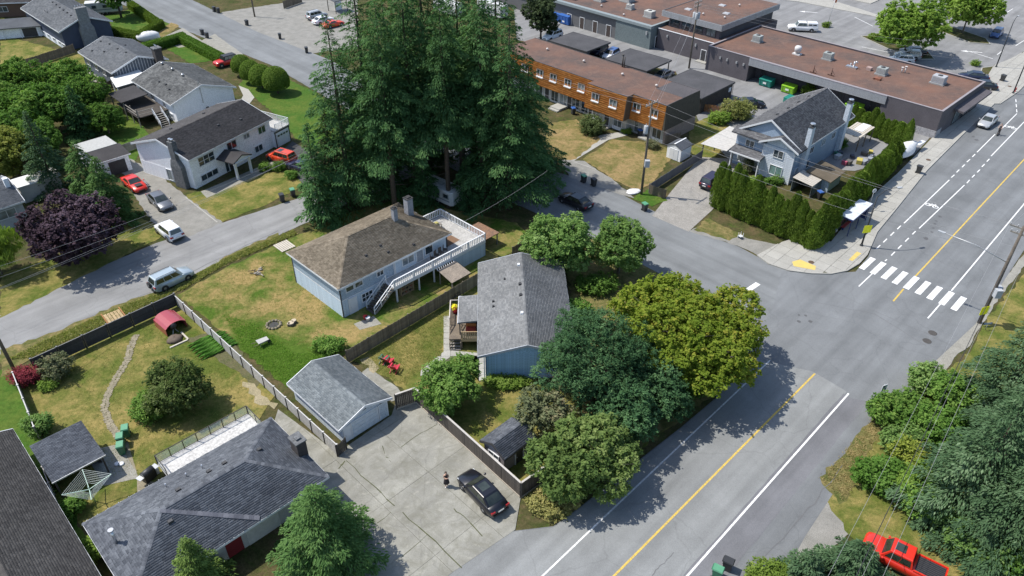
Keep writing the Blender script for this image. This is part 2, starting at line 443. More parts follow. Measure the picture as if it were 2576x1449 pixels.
def roof_vent(parent, x, y, z, mat=None, s=.22, kind='box'):
    b = MB()
    if kind == 'pipe': b.cyl(0, 0, -.1, .4, .05, 8)
    elif kind == 'turbine': b.lathe([(.11,-.1),(.11,.18),(.2,.2),(.22,.32),(.14,.42),(.02,.45)], 12)
    else: b.hexa([(-s,-s*.8,-.1),(s,-s*.8,-.1),(s,s*.8,-.1),(-s,s*.8,-.1)], [(-s*.8,-s*.6,.17),(s*.8,-s*.6,.17),(s*.8,s*.6,.17),(-s*.8,s*.6,.17)])
    o = b.build('roof_vent', mat or DARKTRIM, parent); o.location = (x, y, z); return o
def flat_roof_building(root, L, Wd, h, wallmat, roofmat, capmat, par=.25, t=.22):
    part(root, 'wall', wallmat, (0, 0, 0, L, t, h-.06), (0, Wd-t, 0, L, Wd, h-.06), (0, t, 0, t, Wd-t, h-.06), (L-t, t, 0, L, Wd-t, h-.06))
    part(root, 'roof', roofmat, (t-.01, t-.01, h-par-.25, L-t+.01, Wd-t+.01, h-par))
    part(root, 'parapet_cap', capmat, (-.04, -.04, h-.06, L+.04, t+.06, h), (-.04, Wd-t-.06, h-.06, L+.04, Wd+.04, h), (-.04, t+.06, h-.06, t+.06, Wd-t-.06, h), (L-t-.06, t+.06, h-.06, L+.04, Wd-t-.06, h))
def rooftop_unit(root, x, y, z, w=1.5, d=1.2, h=1.0, mat=None, name='rooftop_unit', rot=0):
    mat = mat or M('hvac_green_grey', (.34, .37, .35), (.28, .3, .29), 2, .5)
    b = MB(); b.box(-w/2,-d/2,.18,w/2,d/2,.18+h); o = b.build(name, mat, root, .03); o.location = (x, y, z); o.rotation_euler = (0, 0, rad(rot))
    c = MB(); c.box(-w/2-.15,-d/2-.15,0,w/2+.15,d/2+.15,.18); c.build('curb', M('curb_grey', (.3,.3,.3)), o)
    f = MB(); f.lathe([(.38,.18+h),(.38,.24+h),(.3,.26+h),(.05,.25+h)], 14); f.build('fan_grille', DARKTRIM, o)
    g = MB()
    for k in range(5): g.box(-w/2+.1, -d/2-.02, .35+k*h*.15, w/2-.1, -d/2+.0, .40+k*h*.15)
    g.build('louvre', METAL, o)
    return o

# ------------------------------------------------------------------ ground, roads, pavements
def lawn_mat(name, green, tan, lo, hi, sc=.22, patches=()):
    m, n, l, b = nodes(name); v = vecnode(n, l, 'World')
    f = noise(n, l, v, sc, 6, .68, .4)
    for (px, py), pr, amt in patches:      # worn dry spots (amt > 0) and watered ones (amt < 0) at their places in the yard
        vm = n.new('ShaderNodeVectorMath'); vm.operation = 'DISTANCE'; l.new(v, vm.inputs[0]); vm.inputs[1].default_value = (px, py, 0)
        mr = n.new('ShaderNodeMapRange'); mr.interpolation_type = 'SMOOTHERSTEP'; l.new(vm.outputs['Value'], mr.inputs[0])
        for i_, x_ in ((1, 0), (2, pr), (3, amt), (4, 0)): mr.inputs[i_].default_value = x_
        ad = n.new('ShaderNodeMath'); ad.operation = 'ADD'; l.new(f, ad.inputs[0]); l.new(mr.outputs[0], ad.inputs[1]); f = ad.outputs[0]
    col = ramp(n, l, f, [(lo, green), ((lo+hi)/2, tuple((a*.55+b_*.45) for a, b_ in zip(green, tan))), (hi, tan)])
    col = mix(n, l, ramp(n, l, noise(n, l, v, .9, 6, .75, .8), [(.52, (0,0,0)), (.66, (.55,.55,.55))]), col, (.055,.10,.016))
    g = ramp(n, l, noise(n, l, v, 2.6, 5, .7), [(.3, (.66,.72,.62)), (.7, (1.26,1.22,1.2))])
    col = mix(n, l, 1.0, col, g, 'MULTIPLY')
    g2 = ramp(n, l, noise(n, l, v, 14, 3, .6), [(.3, (.72,)*3), (.7, (1.25,)*3)])
    col = mix(n, l, 1.0, col, g2, 'MULTIPLY')
    l.new(col, b.inputs['Base Color']); b.inputs['Roughness'].default_value = .95; b.inputs['Specular IOR Level'].default_value = .1
    bump(n, l, b, noise(n, l, v, 16, 4, .7), .8, .06)
    return m
GREEN = (.072, .125, .018); LUSH = (.055, .12, .018); OLIVE = (.13, .14, .035); TAN = (.30, .22, .095); STRAW = (.29, .205, .10)
G_MIX = lawn_mat('lawn_mixed', GREEN, TAN, .40, .64, .3, [((-30.26,68.40),5,.16),((-21.43,62.34),4,.22),((-24.82,62.65),3.5,.14),((-30.86,64.70),3,.1),((-17.98,58.45),3,.16),((-16.03,57.54),2,.16),((-24.10,55.38),5.5,-.3),((-20.43,52.84),4,-.25),((-18.55,54.55),3,-.2),((-31.20,71.56),4,-.08)])
G_LUSH = lawn_mat('lawn_lush', LUSH, (.14, .16, .035), .42, .75, .3)
G_OLIVE = lawn_mat('lawn_olive', (.10, .125, .026), (.27, .215, .08), .40, .64, .35, [((-31.95,46.12),2,.2),((-32.67,42.94),2.5,.2),((-34.35,46.10),2.5,.12),((-38.81,49.01),4,.08),((-24.06,49.88),2.5,.2),((-22.41,49.12),2,.25),((-27.66,54.48),4,-.12),((-31.31,56.21),3,-.15),((-10.80,53.47),4,.08),((-34.12,88.54),4,.1),((3.81,36.76),2,.2)])
G_DRY = lawn_mat('lawn_dry', (.13, .125, .04), STRAW, .36, .58, .3)
G_VERGE = lawn_mat('verge_grass', (.085, .10, .03), (.25, .19, .09), .36, .66, .8)
G_LITTER = lawn_mat('ground_litter', (.05, .06, .02), (.12, .09, .05), .36, .66, .5)  # dark litter and soil, the bare ground's own colour
def asphalt(name, c, cracks=.0, sc=.25, tint=(1,1,1)):
    m, n, l, b = nodes(name); v = vecnode(n, l, 'World')
    a = tuple(c*t for t in tint)
    col = ramp(n, l, noise(n, l, v, sc, 6, .62, .3), [(.3, tuple(x*.86 for x in a)), (.7, tuple(x*1.14 for x in a))])
    # wheel-track streaks along the road
    vr = vecnode(n, l, 'World', None, rad(-45.3) if name != 'asphalt_cross' else rad(45)); ms_ = n.new('ShaderNodeMapping'); l.new(vr, ms_.inputs[0]); ms_.inputs['Scale'].default_value = (.035, .75, 1); vs = ms_.outputs[0]
    col = mix(n, l, 1.0, col, ramp(n, l, noise(n, l, vs, 1.0, 3, .5), [(.33, (.85,)*3), (.67, (1.10,)*3)]), 'MULTIPLY')
    col = mix(n, l, 1.0, col, ramp(n, l, noise(n, l, v, 22, 2, .6), [(.3, (.84,)*3), (.7, (1.16,)*3)]), 'MULTIPLY')
    if cracks:
        vo = n.new('ShaderNodeTexVoronoi'); vo.feature = 'DISTANCE_TO_EDGE'; vo.inputs['Scale'].default_value = .16
        dm = n.new('ShaderNodeMapping'); l.new(v, dm.inputs[0]); 
        ad = n.new('ShaderNodeMixRGB'); ad.blend_type = 'ADD'; ad.inputs[0].default_value = 1.6
        nt = n.new('ShaderNodeTexNoise'); nt.inputs['Scale'].default_value = .8; nt.inputs['Detail'].default_value = 5; l.new(v, nt.inputs['Vector'])
        l.new(v, ad.inputs[1]); l.new(nt.outputs['Color'], ad.inputs[2]); l.new(ad.outputs[0], vo.inputs['Vector'])
        col = mix(n, l, 1.0, col, ramp(n, l, vo.outputs['Distance'], [(0, (1-cracks,)*3), (.012, (1,)*3)]), 'MULTIPLY')
    col = mix(n, l, ramp(n, l, noise(n, l, v, 1.1, 6, .8, .5), [(.60, (0,0,0)), (.74, (.30,.30,.30))]), col, tuple(x*.45 for x in a))   # oil drips
    l.new(col, b.inputs['Base Color']); b.inputs['Roughness'].default_value = .9; b.inputs['Specular IOR Level'].default_value = .2
    bump(n, l, b, noise(n, l, v, 40, 2), .25, .01)
    return m
A_MAIN = asphalt('asphalt_main', .178, .1, tint=(.955, 1.0, 1.03))
A_OLD = asphalt('asphalt_worn', .225, .12, tint=(.98, 1.01, 1.0))
A_DARKB = asphalt('asphalt_shoulder', .165, 0, tint=(.97, .98, 1.04))
A_CROSS = asphalt('asphalt_cross', .19, .0, tint=(.955, 1.0, 1.02))
A_SIDE = asphalt('asphalt_side', .235, .12, tint=(1.0, 1.0, .985))
A_LOT = asphalt('asphalt_lot', .22, .1, tint=(1, 1, 1.0))
A_DRIVE = asphalt('asphalt_driveway', .075, 0)
CONC = asphalt('concrete', .262, .16, .35, (1.02, 1.0, .88))
n_, l_, b_ = CONC.node_tree.nodes, CONC.node_tree.links, CONC.node_tree.nodes['Principled BSDF']; src_ = b_.inputs['Base Color'].links[0].from_socket; v_ = vecnode(n_, l_, 'World')
c_ = mix(n_, l_, ramp(n_, l_, noise(n_, l_, v_, .55, 7, .78, 1.2), [(.45, (0,0,0)), (.68, (.75,.75,.75))]), src_, (.16,.155,.12))      # damp and oil stains
c_ = mix(n_, l_, ramp(n_, l_, noise(n_, l_, v_, 1.7, 6, .75), [(.56, (0,0,0)), (.72, (.55,.55,.55))]), c_, (.40,.385,.33))            # scoured pale spots
l_.new(c_, b_.inputs['Base Color'])
CONC_L = M('concrete_light', (.38, .37, .335), (.32, .31, .28), .6, .9, 0, .15, 'World', 22, rnd=.05)
CONC_D = M('concrete_path', (.30, .29, .25), (.22, .21, .18), 1.2, .92, 0, .3, 'World', 14)
JOINT = M('joint_dirt', (.10, .095, .06), (.06, .065, .03), 1.5, .95, kind='World')
GRAVEL = M('gravel', (.27, .26, .235), (.19, .185, .165), .7, .95, 0, .5, 'World', 16)
DIRT = M('dirt', (.24, .19, .13), (.16, .12, .08), .6, .95, 0, .4, 'World', 9)
PAINT_W = M('road_paint_white', (.82, .82, .80), (.66, .66, .65), 3, .7, kind='World', fine=9)
PAINT_W2 = M('road_paint_greyer', (.66, .66, .65), (.45, .45, .45), 3, .7, kind='World', fine=9)  # greyer white for the far stretch of the left lane line
PAINT_Y = M('road_paint_yellow', (.62, .43, .07), (.50, .36, .10), 2.5, .7, kind='World', fine=8)
IRON = M('cast_iron', (.07, .065, .06), (.1, .09, .08), 6, .7, .3)
U = (math.cos(rad(45.3)), math.sin(rad(45.3)))      # along the main road
N_ = (-U[1], U[0])                                   # to its left (north-west)

sheet('ground', [(-900,-300),(900,-300),(900,1600),(-900,1600)], -.03, G_LITTER)

# --- side street on the left (parallel to the main road) and cross street
def side(p, q, ext0=0, ext1=0):
    d = Vector((q[0]-p[0], q[1]-p[1])).normalized(); return (p[0]-d.x*ext0, p[1]-d.y*ext0), (q[0]+d.x*ext1, q[1]+d.y*ext1)
sheet('side_street', [(-75,24.5),(-48.9,53.8),(-44.8,58.5),(-36.6,66.6),(-25.4,79.3),(4,110),(0,114),(-27.5,85.6),(-35.4,79.4),(-41.8,74.7),(-49.0,66.3),(-52.6,61.3),(-79,33)], .004, A_SIDE, .06, .8)
sheet('cross_street', [(-110,193),(-69.3,157.0),(-51.6,141.2),(-43.8,134.4),(-35.0,124.2),(0,84.7),(10,75.6),(22,63.0),(26.5,58),(37,67),(33.5,69.0),(28.6,71.9),(26.5,74.6),(21.5,78.3),(13.9,87.4),(7.0,92.6),(.6,96.2),(-33.8,137.4),(-51.6,153.6),(-70,173.5),(-95,200)], .008, A_CROSS, .05, .8)
sheet('main_road', [(-8,19),(-16,24),(-4.44,31.43),(0.09,35.08),(3.21,35.53),(5.24,37.21),(10.74,42.23),(14.60,45.69),(18.40,49.31),(21.3,56.2),(27.2,62.5),(30.5,70.4),(34.2,69.0),(38.4,69.5),(41.0,72.6),(44.6,79.0),(57.0,94.0),(78.6,118.0),(120,161),(150,161),(61.1,75.6),(47.2,60.2),(40.2,54.2),(33.4,47.9),(30.3,44.4),(22,34.8),(12,22)], .012, A_MAIN)
# older paving on the near leg, lighter than the intersection
sheet('road_patch', [(-8,19.2),(-15.6,24.2),(-4.36,31.40),(0.09,35.01),(3.20,35.42),(5.23,37.10),(10.72,42.10),(14.58,45.55),(18.36,49.10),(21.3,55.4),(28.34,52.93),(30.57,50.27),(12.57,31.40),(12.4,31),(6,24)], .016, A_OLD)
sheet('road_shoulder', [(12.23,31.40),(30.19,50.01),(30.69,49.39),(32.08,49.00),(15.40,31.41)], .020, A_DARKB, .05, 1)
sheet('gravel_shoulder', [(15.96,31.42),(31.34,47.51),(33.66,50.29),(34.08,49.52),(28.60,43.78),(25.20,40.78),(24.35,38.97),(25.51,36.89),(25.84,35.27),(22.42,33.03),(19.92,31.44),(20,26)], .006, GRAVEL, .15, .8)
sheet('gravel_shoulder', [(36.06,52.16),(40.35,54.70),(46.67,60.24),(51.93,65.75),(59.25,73.19),(60.36,73.20),(52.60,65.40),(47.89,60.24),(44.99,56.79),(42.59,55.01),(41.03,53.30),(37.84,50.32),(35.70,49.53)], .007, CONC_D, .12, .8)

# --- paint on the main road
def rl(o, d):  # road coordinates (along, left of centre line) -> world ; origin on the yellow line
    return (7.4+U[0]*o+N_[0]*d, 31.4+U[1]*o+N_[1]*d)
yellow = bpy.data.objects.new('centre_line', None); C.objects.link(yellow); yellow['kind'] = 'structure'
line('stripe', (6.57,30.59), (28.44,52.65), .16, .0245, PAINT_Y, yellow)
line('stripe', (40.39,64.02), (42.41,66.25), .16, .0245, PAINT_Y, yellow); line('stripe', (43.79,67.67), (118,145), .16, .0245, PAINT_Y, yellow)
white = bpy.data.objects.new('lane_line', None); C.objects.link(white); white['kind'] = 'structure'
line('stripe', (1.55,30.59), (6.46,35.69), .13, .0245, PAINT_W, white); line('stripe', (6.46,35.69), (24.72,54.47), .13, .0245, PAINT_W2, white)
line('stripe', (11.72,30.55), (30.66,50.01), .15, .0245, PAINT_W, white)
line('stripe', (42.77,61.12), (45.30,63.71), .14, .0245, PAINT_W, white); line('stripe', (47.43,65.93), (112,133.3), .14, .0245, PAINT_W, white)
line('stripe', (37.70,66.65), (40.17,69.17), .13, .0245, PAINT_W, white); line('stripe', (42.53,71.65), (42.89,71.97), .13, .0245, PAINT_W, white)
for p, q in (((48.19,80.01),(59.08,91.42)), ((49.53,78.81),(60.43,89.97))): line('stripe', p, q, .13, .0245, PAINT_W, white)
for k, (x, y) in enumerate(((2207,622),(2227,605),(2244,588),(2261,573))): line('dash', ((42.57,74.22),(43.91,75.61),(45.37,77.13),(46.78,78.60))[k], ((43.30,75.00),(44.65,76.41),(46.13,77.95),(47.57,79.44))[k], .13, .0245, PAINT_W, white)
for k in range(4): line('dash', ((43.72,72.80),(45.09,74.25),(46.58,75.81),(48.12,77.43))[k], ((44.44,73.56),(45.83,75.02),(47.35,76.61),(48.82,78.16))[k], .13, .0245, PAINT_W, white)
for k in range(5): line('dash', ((59.67,92.11),(61.10,93.64),(62.62,95.21),(64.06,96.82),(65.65,98.46))[k], ((60.49,92.93),(61.88,94.48),(63.42,96.07),(64.94,97.70),(66.49,99.37))[k], .13, .0245, PAINT_W, white)
for k in range(5): line('dash', ((61.02,90.53),(62.50,92.14),(63.96,93.67),(65.46,95.36),(66.94,96.97))[k], ((61.84,91.45),(63.28,92.96),(64.76,94.51),(66.28,96.22),(67.78,97.85))[k], .13, .0245, PAINT_W, white)
for p, q in (((67.10,100.02),(72.87,106.20)), ((75.09,108.38),(80.41,114.08)), ((68.47,98.75),(79.78,110.82))): line('stripe', p, q, .13, .0245, PAINT_W, white)
for p, q in (((80.67,114.56),(81.30,115.85)), ((81.74,116.67),(82.39,118.00)), ((82.84,118.84),(83.42,120.04))): line('dash', p, q, .13, .0245, PAINT_W, white)
# crosswalk: nine bars
cw = bpy.data.objects.new('crosswalk', None); C.objects.link(cw); cw['kind'] = 'structure'
a0, a1 = (40.34,71.14), (47.16,63.66)
for k in range(9):
    x = a0[0]+(a1[0]-a0[0])*k/8; y = a0[1]+(a1[1]-a0[1])*k/8
    line('crosswalk_bar', (x-U[0]*1.55, y-U[1]*1.55), (x+U[0]*1.55, y+U[1]*1.55), .62, .0285, PAINT_W, cw)
line('stop_bar', (24.73,65.23), (26.89,67.15), .6, .0145, PAINT_W)
# bicycle marks in the cycle lane: two wheels and a frame, flat paint
def bike_mark(p, s):
    b = MB(); z = .0265
    def ring(cx, cy, r, w=.07):
        n = 20; vs = []; 
        for k in range(n):
            t = 2*PI*k/n; vs += [(cx+(r-w)*math.cos(t), cy+(r-w)*math.sin(t), z), (cx+(r+w)*math.cos(t), cy+(r+w)*math.sin(t), z)]
        b.add(vs, [(2*k, 2*k+1, (2*k+3) % (2*n), (2*k+2) % (2*n)) for k in range(n)])
    def seg(x0, y0, x1, y1, w=.07):
        d = Vector((x1-x0, y1-y0)).normalized()*w; b.add([(x0-d.y,y0+d.x,z+.001),(x0+d.y,y0-d.x,z+.001),(x1+d.y,y1-d.x,z+.001),(x1-d.y,y1+d.x,z+.001)], [(0,1,2,3)])
    ring(-.48, 0, .33); ring(.48, 0, .33)
    seg(-.48,0,-.15,.45); seg(-.15,.45,.3,.5); seg(.3,.5,.02,.0); seg(.02,0,-.48,0); seg(.02,0,-.2,.62); seg(.48,0,.28,.66); seg(.28,.66,.12,.72)
    o = b.build('bicycle_marking', PAINT_W); o.location = (p[0], p[1], 0); o.rotation_euler = (0, 0, rad(-45)); o.scale = (s, s, 1); o['kind'] = 'structure'
bike_mark((53.56,84.37), .95); bike_mark((76.54,108.69), .95)
for p in ((42.19,58.74), (41.08,57.49)):
    o = MB().lathe([(.42,-.02),(.42,.006),(.36,.01),(.33,.006),(.02,.009)], 20).build('manhole_cover', IRON); o.location = (*p, .016); o['kind'] = 'structure'
for p in ((33.94,71.17), (58.81,97.25), (85.28,125.55)):
    o = MB().lathe([(.33,-.02),(.33,.006),(.28,.01),(.02,.009)], 18).build('manhole_cover', M('rusty_iron', (.11,.07,.045))); o.location = (*p, .135); o['kind'] = 'structure'
TAR = M('tar_stain', (.075,.075,.08), (.1,.1,.1), 4, .8)
for k, (x, y) in enumerate(((2364,557),(2357,572),(2355,580),(2350,591),(2344,600),(2328,600),(2010,793),(2038,794),(2010,809),(2039,809))):
    pass
stains = bpy.data.objects.new('tar_stain', None); C.objects.link(stains); stains['kind'] = 'structure'
R_ = random.Random(11)
for p, r in (((53.36,81.69),.28),((52.43,80.62),.2),((51.98,79.95),.2),((51.32,78.92),.22),((50.72,77.99),.2),((49.36,76.54),.34),((29.65,61.54),.18),((30.33,61.48),.18),((29.33,60.49),.22),((30.51,60.50),.24),((69.05,104.19),.35),((69.13,105.30),.25)):
    sheet('blotch', [(p[0]+r*R_.uniform(.6,1.1)*math.cos(t), p[1]+r*R_.uniform(.6,1.1)*math.sin(t)) for t in [k*PI/5 for k in range(10)]], .0175, TAR, parent=stains)

# --- north corner pavement with kerb, cast panels, tactile plates
kp = [(28.23,72.67),(29.12,70.88),(30.98,69.55),(33.26,69.03),(35.45,68.97),(37.45,69.61),(39.32,71.05),(40.90,72.86),(42.33,75.16),(43.98,77.84),(49.28,84.33),(57.13,94.07),(67.72,105.85),(78.72,117.95),(79.70,117.96),(85.45,123.21),(92.56,131.15),(97.83,143.91),(92.69,139.40),(88.06,136.15),(80.91,126.23),(76.21,120.80),(68.67,111.75),(57.32,98.37),(52.51,92.85),(48.29,88.31),(41.19,80.13),(37.68,75.56),(33.70,76.40),(31.48,75.24)]
pav = sheet('pavement', kp, .10, JOINT, thick=.12)
inner = kp
slabs(pav, inner, kp[10], 46.0, 1.6, 1.6, .128, .03, CONC_L, 'paving_slab')
kb = kp[:17]
for i in range(len(kb)-1):
    MB().bar((*kb[i], .07), (*kb[i+1], .07), .16, .14).build('kerb_stone', CONC_L, pav)
TACT = M('tactile_yellow', (.66, .48, .12), (.5, .4, .14), 3, .7)
for pts in ([(31.79,71.23),(32.85,71.72),(34.22,70.37),(33.88,69.58),(31.71,70.35)], [(38.37,71.69),(38.74,71.45),(40.32,73.02),(39.96,73.44)]):
    t = sheet('tactile_plate', pts, .139, TACT, parent=pav)
# --- gravel strip between the cross street and the cedar hedge
sheet('gravel_verge', [(21.43,77.90),(23.77,79.96),(28.01,76.35),(31.43,75.06),(28.35,72.58),(26.44,74.76)], .011, GRAVEL, .15)
sheet('verge', [(21.98,78.27),(24.35,81.11),(26.94,77.86),(27.75,77.24),(25.75,75.80),(24.29,76.67)], .015, G_VERGE, .2, .5)
# paving-stone driveway of the corner house
m, n, l, b = nodes('paver_stone'); v = vecnode(n, l, 'World', None, rad(45)); br = n.new('ShaderNodeTexBrick'); br.inputs['Scale'].default_value = 2.2
br.inputs['Color1'].default_value = (.36,.34,.31,1); br.inputs['Color2'].default_value = (.29,.275,.25,1); br.inputs['Mortar'].default_value = (.16,.15,.13,1); br.inputs['Mortar Size'].default_value = .035
l.new(v, br.inputs['Vector']); l.new(mix(n, l, 1.0, br.outputs[0], ramp(n, l, noise(n, l, v, .8, 4), [(.3,(.85,)*3),(.7,(1.12,)*3)]), 'MULTIPLY'), b.inputs['Base Color']); b.inputs['Roughness'].default_value = .9
sheet('driveway', [(17.40,81.53),(21.27,77.81),(25.12,82.88),(29.10,89.20),(31.26,93.79),(31.58,97.45),(26.62,98.03),(20.97,88.02)], .018, MATS['paver_stone'])

# --- the concrete yard behind the garage
dp = [(-10.26,49.21),(-8.95,50.35),(0.77,38.25),(0.33,35.19),(-4.36,31.40),(-8,24),(-17,28),(-14.78,36.65),(-20.58,46.20),(-20.61,47.64),(-14.39,42.63),(-13.57,43.59),(-10.50,46.98)]
drv = sheet('driveway', dp, .012, JOINT)
slabs(drv, [(x, y) for x, y in dp], (-14.40,41.86), -45.0, 6.3, 4.6, .03, .022, CONC, 'concrete_slab')
SEAM = M('weedy_joint', (.10,.105,.045), (.05,.055,.03), 2.5, .95, kind='World')
for pts_, w_ in (([(-13.55,41.82),(-11.27,39.58),(-9.63,37.99),(-7.71,36.14),(-5.57,34.05),(-3.43,31.94)],.075),([(-13.64,41.78),(-14.07,40.94)],.12),([(-8.76,37.24),(-10.06,35.66)],.05),([(-4.39,37.08),(-3.64,36.35),(-2.07,34.58)],.07),([(-6.22,34.73),(-7.91,32.80)],.05),([(-10.80,43.43),(-10.37,42.22),(-9.81,41.72)],.05),([(-6.41,45.92),(-7.68,44.89),(-9.19,43.31)],.05)):
    jp = [pts_[0]]
    for i in range(len(pts_)-1):
        for t in (.34,.67,1.): jp.append((pts_[i][0]+(pts_[i+1][0]-pts_[i][0])*t+R_.uniform(-.07,.07), pts_[i][1]+(pts_[i+1][1]-pts_[i][1])*t+R_.uniform(-.07,.07)))
    for i in range(len(jp)-1):
        if R_.random() < .2: continue
        line('crack', jp[i], jp[i+1], w_*R_.uniform(.6,1.3), .0372+.0004*(i % 3), SEAM, drv)
CR = M('crack_seal', (.11,.11,.115), (.14,.14,.14), 3, .8, kind='World'); seam = bpy.data.objects.new('road_seam', None); C.objects.link(seam); seam['kind'] = 'structure'
for pts_, z_, w_ in (([(-49.10,54.72),(-45.97,57.61),(-42.52,61.36),(-38.61,64.99),(-35.96,68.35),(-31.73,73.38),(-28.20,77.61)],.0085,.09),([(10.03,31.38),(10.88,32.31),(11.91,33.31)],.0255,.05),([(16.81,31.42),(21.10,35.42),(24.16,38.39),(27.17,41.62)],.0255,.06),([(32.03,63.81),(37.56,61.81),(40.68,56.76)],.0175,.05),([(34.74,65.61),(38.94,61.15),(43.37,56.66)],.0177,.04),([(66.75,88.49),(60.99,94.11)],.0178,.05)):
    for i in range(len(pts_)-1):
        q0, q1 = pts_[i], pts_[i+1]; prev = q0
        for k in range(1, 6):
            t = k/5; cur = (q0[0]+(q1[0]-q0[0])*t+(R_.uniform(-.12,.12) if k < 5 else 0), q0[1]+(q1[1]-q0[1])*t+(R_.uniform(-.12,.12) if k < 5 else 0)); line('seal', prev, cur, w_*R_.uniform(.6,1.2), z_+.0003*(k % 2), CR, seam); prev = cur
# --- lawns and yards
LAWN_N = [0]
def lawn(pts, mat, z=.0, jit=.2, name='lawn'): LAWN_N[0] += 1; return sheet(name, pts, z+LAWN_N[0]*.00037, mat, jit, .6)
lawn([(-35.59,64.52),(-32.31,69.31),(-25.95,76.20),(-21.24,81.45),(-14.82,85.54),(0.55,79.74),(2.43,76.11),(-3.67,68.63),(-16.26,54.97),(-20.51,50.42)], G_MIX, .002)
lawn([(-45.87,52.93),(-35.50,63.46),(-21.18,49.90),(-22.24,45.95),(-24.35,43.88),(-32.26,35.28),(-37.99,40.38),(-45.24,51.04)], G_OLIVE, .002)
lawn([(-75,28),(-60,42),(-47.36,52.92),(-45.43,51.03),(-38.18,42.04),(-28.81,31.17),(-34,20)], G_LUSH, .002)
lawn([(-15.46,54.29),(-3.86,67.87),(-1.73,71.01),(-2.82,51.34),(-6.86,51.31),(-9.99,50.50),(-13.62,53.45)], G_OLIVE, .002)
lawn([(-9.99,50.50),(-6.03,55.22),(-2.18,54.67),(4.81,49.83),(14.32,46.43),(10.39,42.79),(3.54,37.50),(0.77,38.44)], G_OLIVE, .0)
lawn([(0.77,38.17),(3.61,39.24),(6.97,41.49),(5.37,37.33),(3.15,35.60),(1.52,36.75)], G_VERGE, .022, .15, 'verge')
lawn([(6.22,40.25),(10.87,43.22),(16.79,48.39),(23.34,54.58),(26.92,59.12),(23.61,63.74),(16.33,71.17),(10.07,77.07),(5.26,76.13),(6.21,67.95),(5.86,49.32)], G_VERGE, .0, .3, 'verge')
lawn([(-52.25,60.42),(-48.45,66.00),(-41.84,75.70),(-41.09,77.49),(-47.39,81.19),(-51.90,72.19),(-56.52,68.17)], G_OLIVE, .002)
lawn([(-42.27,86.31),(-38.53,79.84),(-35.52,79.58),(-30.92,84.34),(-27.83,88.61),(-29.13,94.34),(-35.06,91.91),(-40.75,87.17)], G_OLIVE, .006)
lawn([(-46.46,132.80),(-42.39,130.86),(-32.58,121.13),(-26.64,110.59),(-25.21,96.83),(-32.51,103.98),(-37.73,112.77),(-46.87,124.52)], G_LUSH, .002)
lawn([(-112.33,169.38),(-98.84,149.19),(-88.14,143.42),(-81.32,134.77),(-73.69,129.83),(-64.95,120.70),(-75.19,124.14),(-92.03,132.57)], G_OLIVE, .001)
lawn([(-92.23,141.09),(-84.37,143.47),(-74.67,132.81),(-73.10,119.73),(-83.06,124.95)], G_OLIVE, .005)
lawn([(-87.14,163.93),(-82.96,169.89),(-70.77,158.11),(-70.48,150.87),(-78.86,151.99)], G_LUSH, .003); lawn([(-68.64,146.04),(-65.32,149.71),(-53.57,137.28),(-58.68,135.10)], G_LUSH, .003)
lawn([(-71.47,160.00),(-68.85,157.33),(-68.77,148.43),(-71.27,150.85)], G_DRY, .005)
lawn([(-63.66,111.67),(-59.93,111.72),(-53.97,104.43),(-52.69,94.08),(-59.84,100.28)], G_LUSH, .003)
lawn([(-49.52,55.48),(-45.49,58.24),(-40.23,63.77),(-36.41,65.95),(-32.35,72.37),(-28.08,77.16),(-27.63,75.39),(-32.45,69.78),(-36.09,64.51),(-45.90,54.06),(-47.36,51.56)], G_VERGE, .007, .25, 'verge')
lawn([(5.53,109.47),(9.93,111.04),(13.00,103.82),(9.02,97.20),(6.43,95.94),(4.69,102.36)], G_DRY, .009)
lawn([(9.86,97.21),(14.77,103.84),(21.08,102.54),(23.44,99.27),(18.68,90.20),(16.26,87.98),(13.46,91.28)], G_DRY, .009)
lawn([(26.81,108.25),(31.44,112.84),(33.54,108.33),(28.75,97.42),(25.36,97.39)], G_OLIVE, .009)
lawn([(15.47,85.84),(18.51,89.09),(20.01,85.37),(17.74,83.81)], G_LUSH, .014)
lawn([(6.77,97.18),(10.10,96.59),(13.67,90.71),(15.98,85.85),(14.04,86.88),(7.58,91.79)], GRAVEL, .0095, .2, 'gravel_verge')
lawn([(44.89,56.20),(47.73,59.92),(57.05,69.16),(67.06,76.71),(66.08,61.37),(40.04,31.55),(28.70,31.49),(25.35,34.74),(24.39,39.56),(28.60,43.78),(34.16,49.27),(37.73,50.06)], G_OLIVE, .003)
lawn([(24.87,40.37),(28.63,43.87),(33.52,49.01),(33.81,47.53),(29.45,42.48),(26.22,38.02),(25.46,37.64)], G_VERGE, .0085, .2, 'verge')
# --- parking areas and lanes behind
lawn([(0.70,149.51),(29.13,132.25),(28.96,106.82),(30.99,94.99),(38.76,95.07),(47.21,93.97),(57.60,99.01),(68.04,111.75),(70.40,128.91),(33.97,160.35),(-0.14,177.61)], A_LOT, .0005, 0, 'service_lane')
sheet('parking_lot', [(40,160),(62,139),(76,124),(80.5,121.5),(92,134),(160,200),(120,300),(20,300),(10,190)], .003, A_LOT)
sheet('parking_stalls', [(35.3,146.8),(51,131),(63.5,118.5),(76.3,124.0),(70,130.5),(55,145.5),(41,160)], .0062, A_DARKB, .05, 1)
for pts_ in ([(69.74,152.56),(72.75,153.11),(79.48,144.78),(78.50,139.19),(74.77,139.14),(72.06,145.36)], [(86.53,157.98),(90.26,160.73),(94.32,151.45),(93.38,148.03),(89.93,148.94)], [(85.13,134.66),(87.73,135.52),(81.60,126.24),(77.30,121.69)]):
    isl = sheet('planting_island', pts_, .12, G_LITTER, .1, .8, thick=.13)
    for i in range(len(pts_)): MB().bar((*pts_[i], .07), (*pts_[(i+1) % len(pts_)], .07), .18, .15).build('kerb_stone', CONC_L, isl)
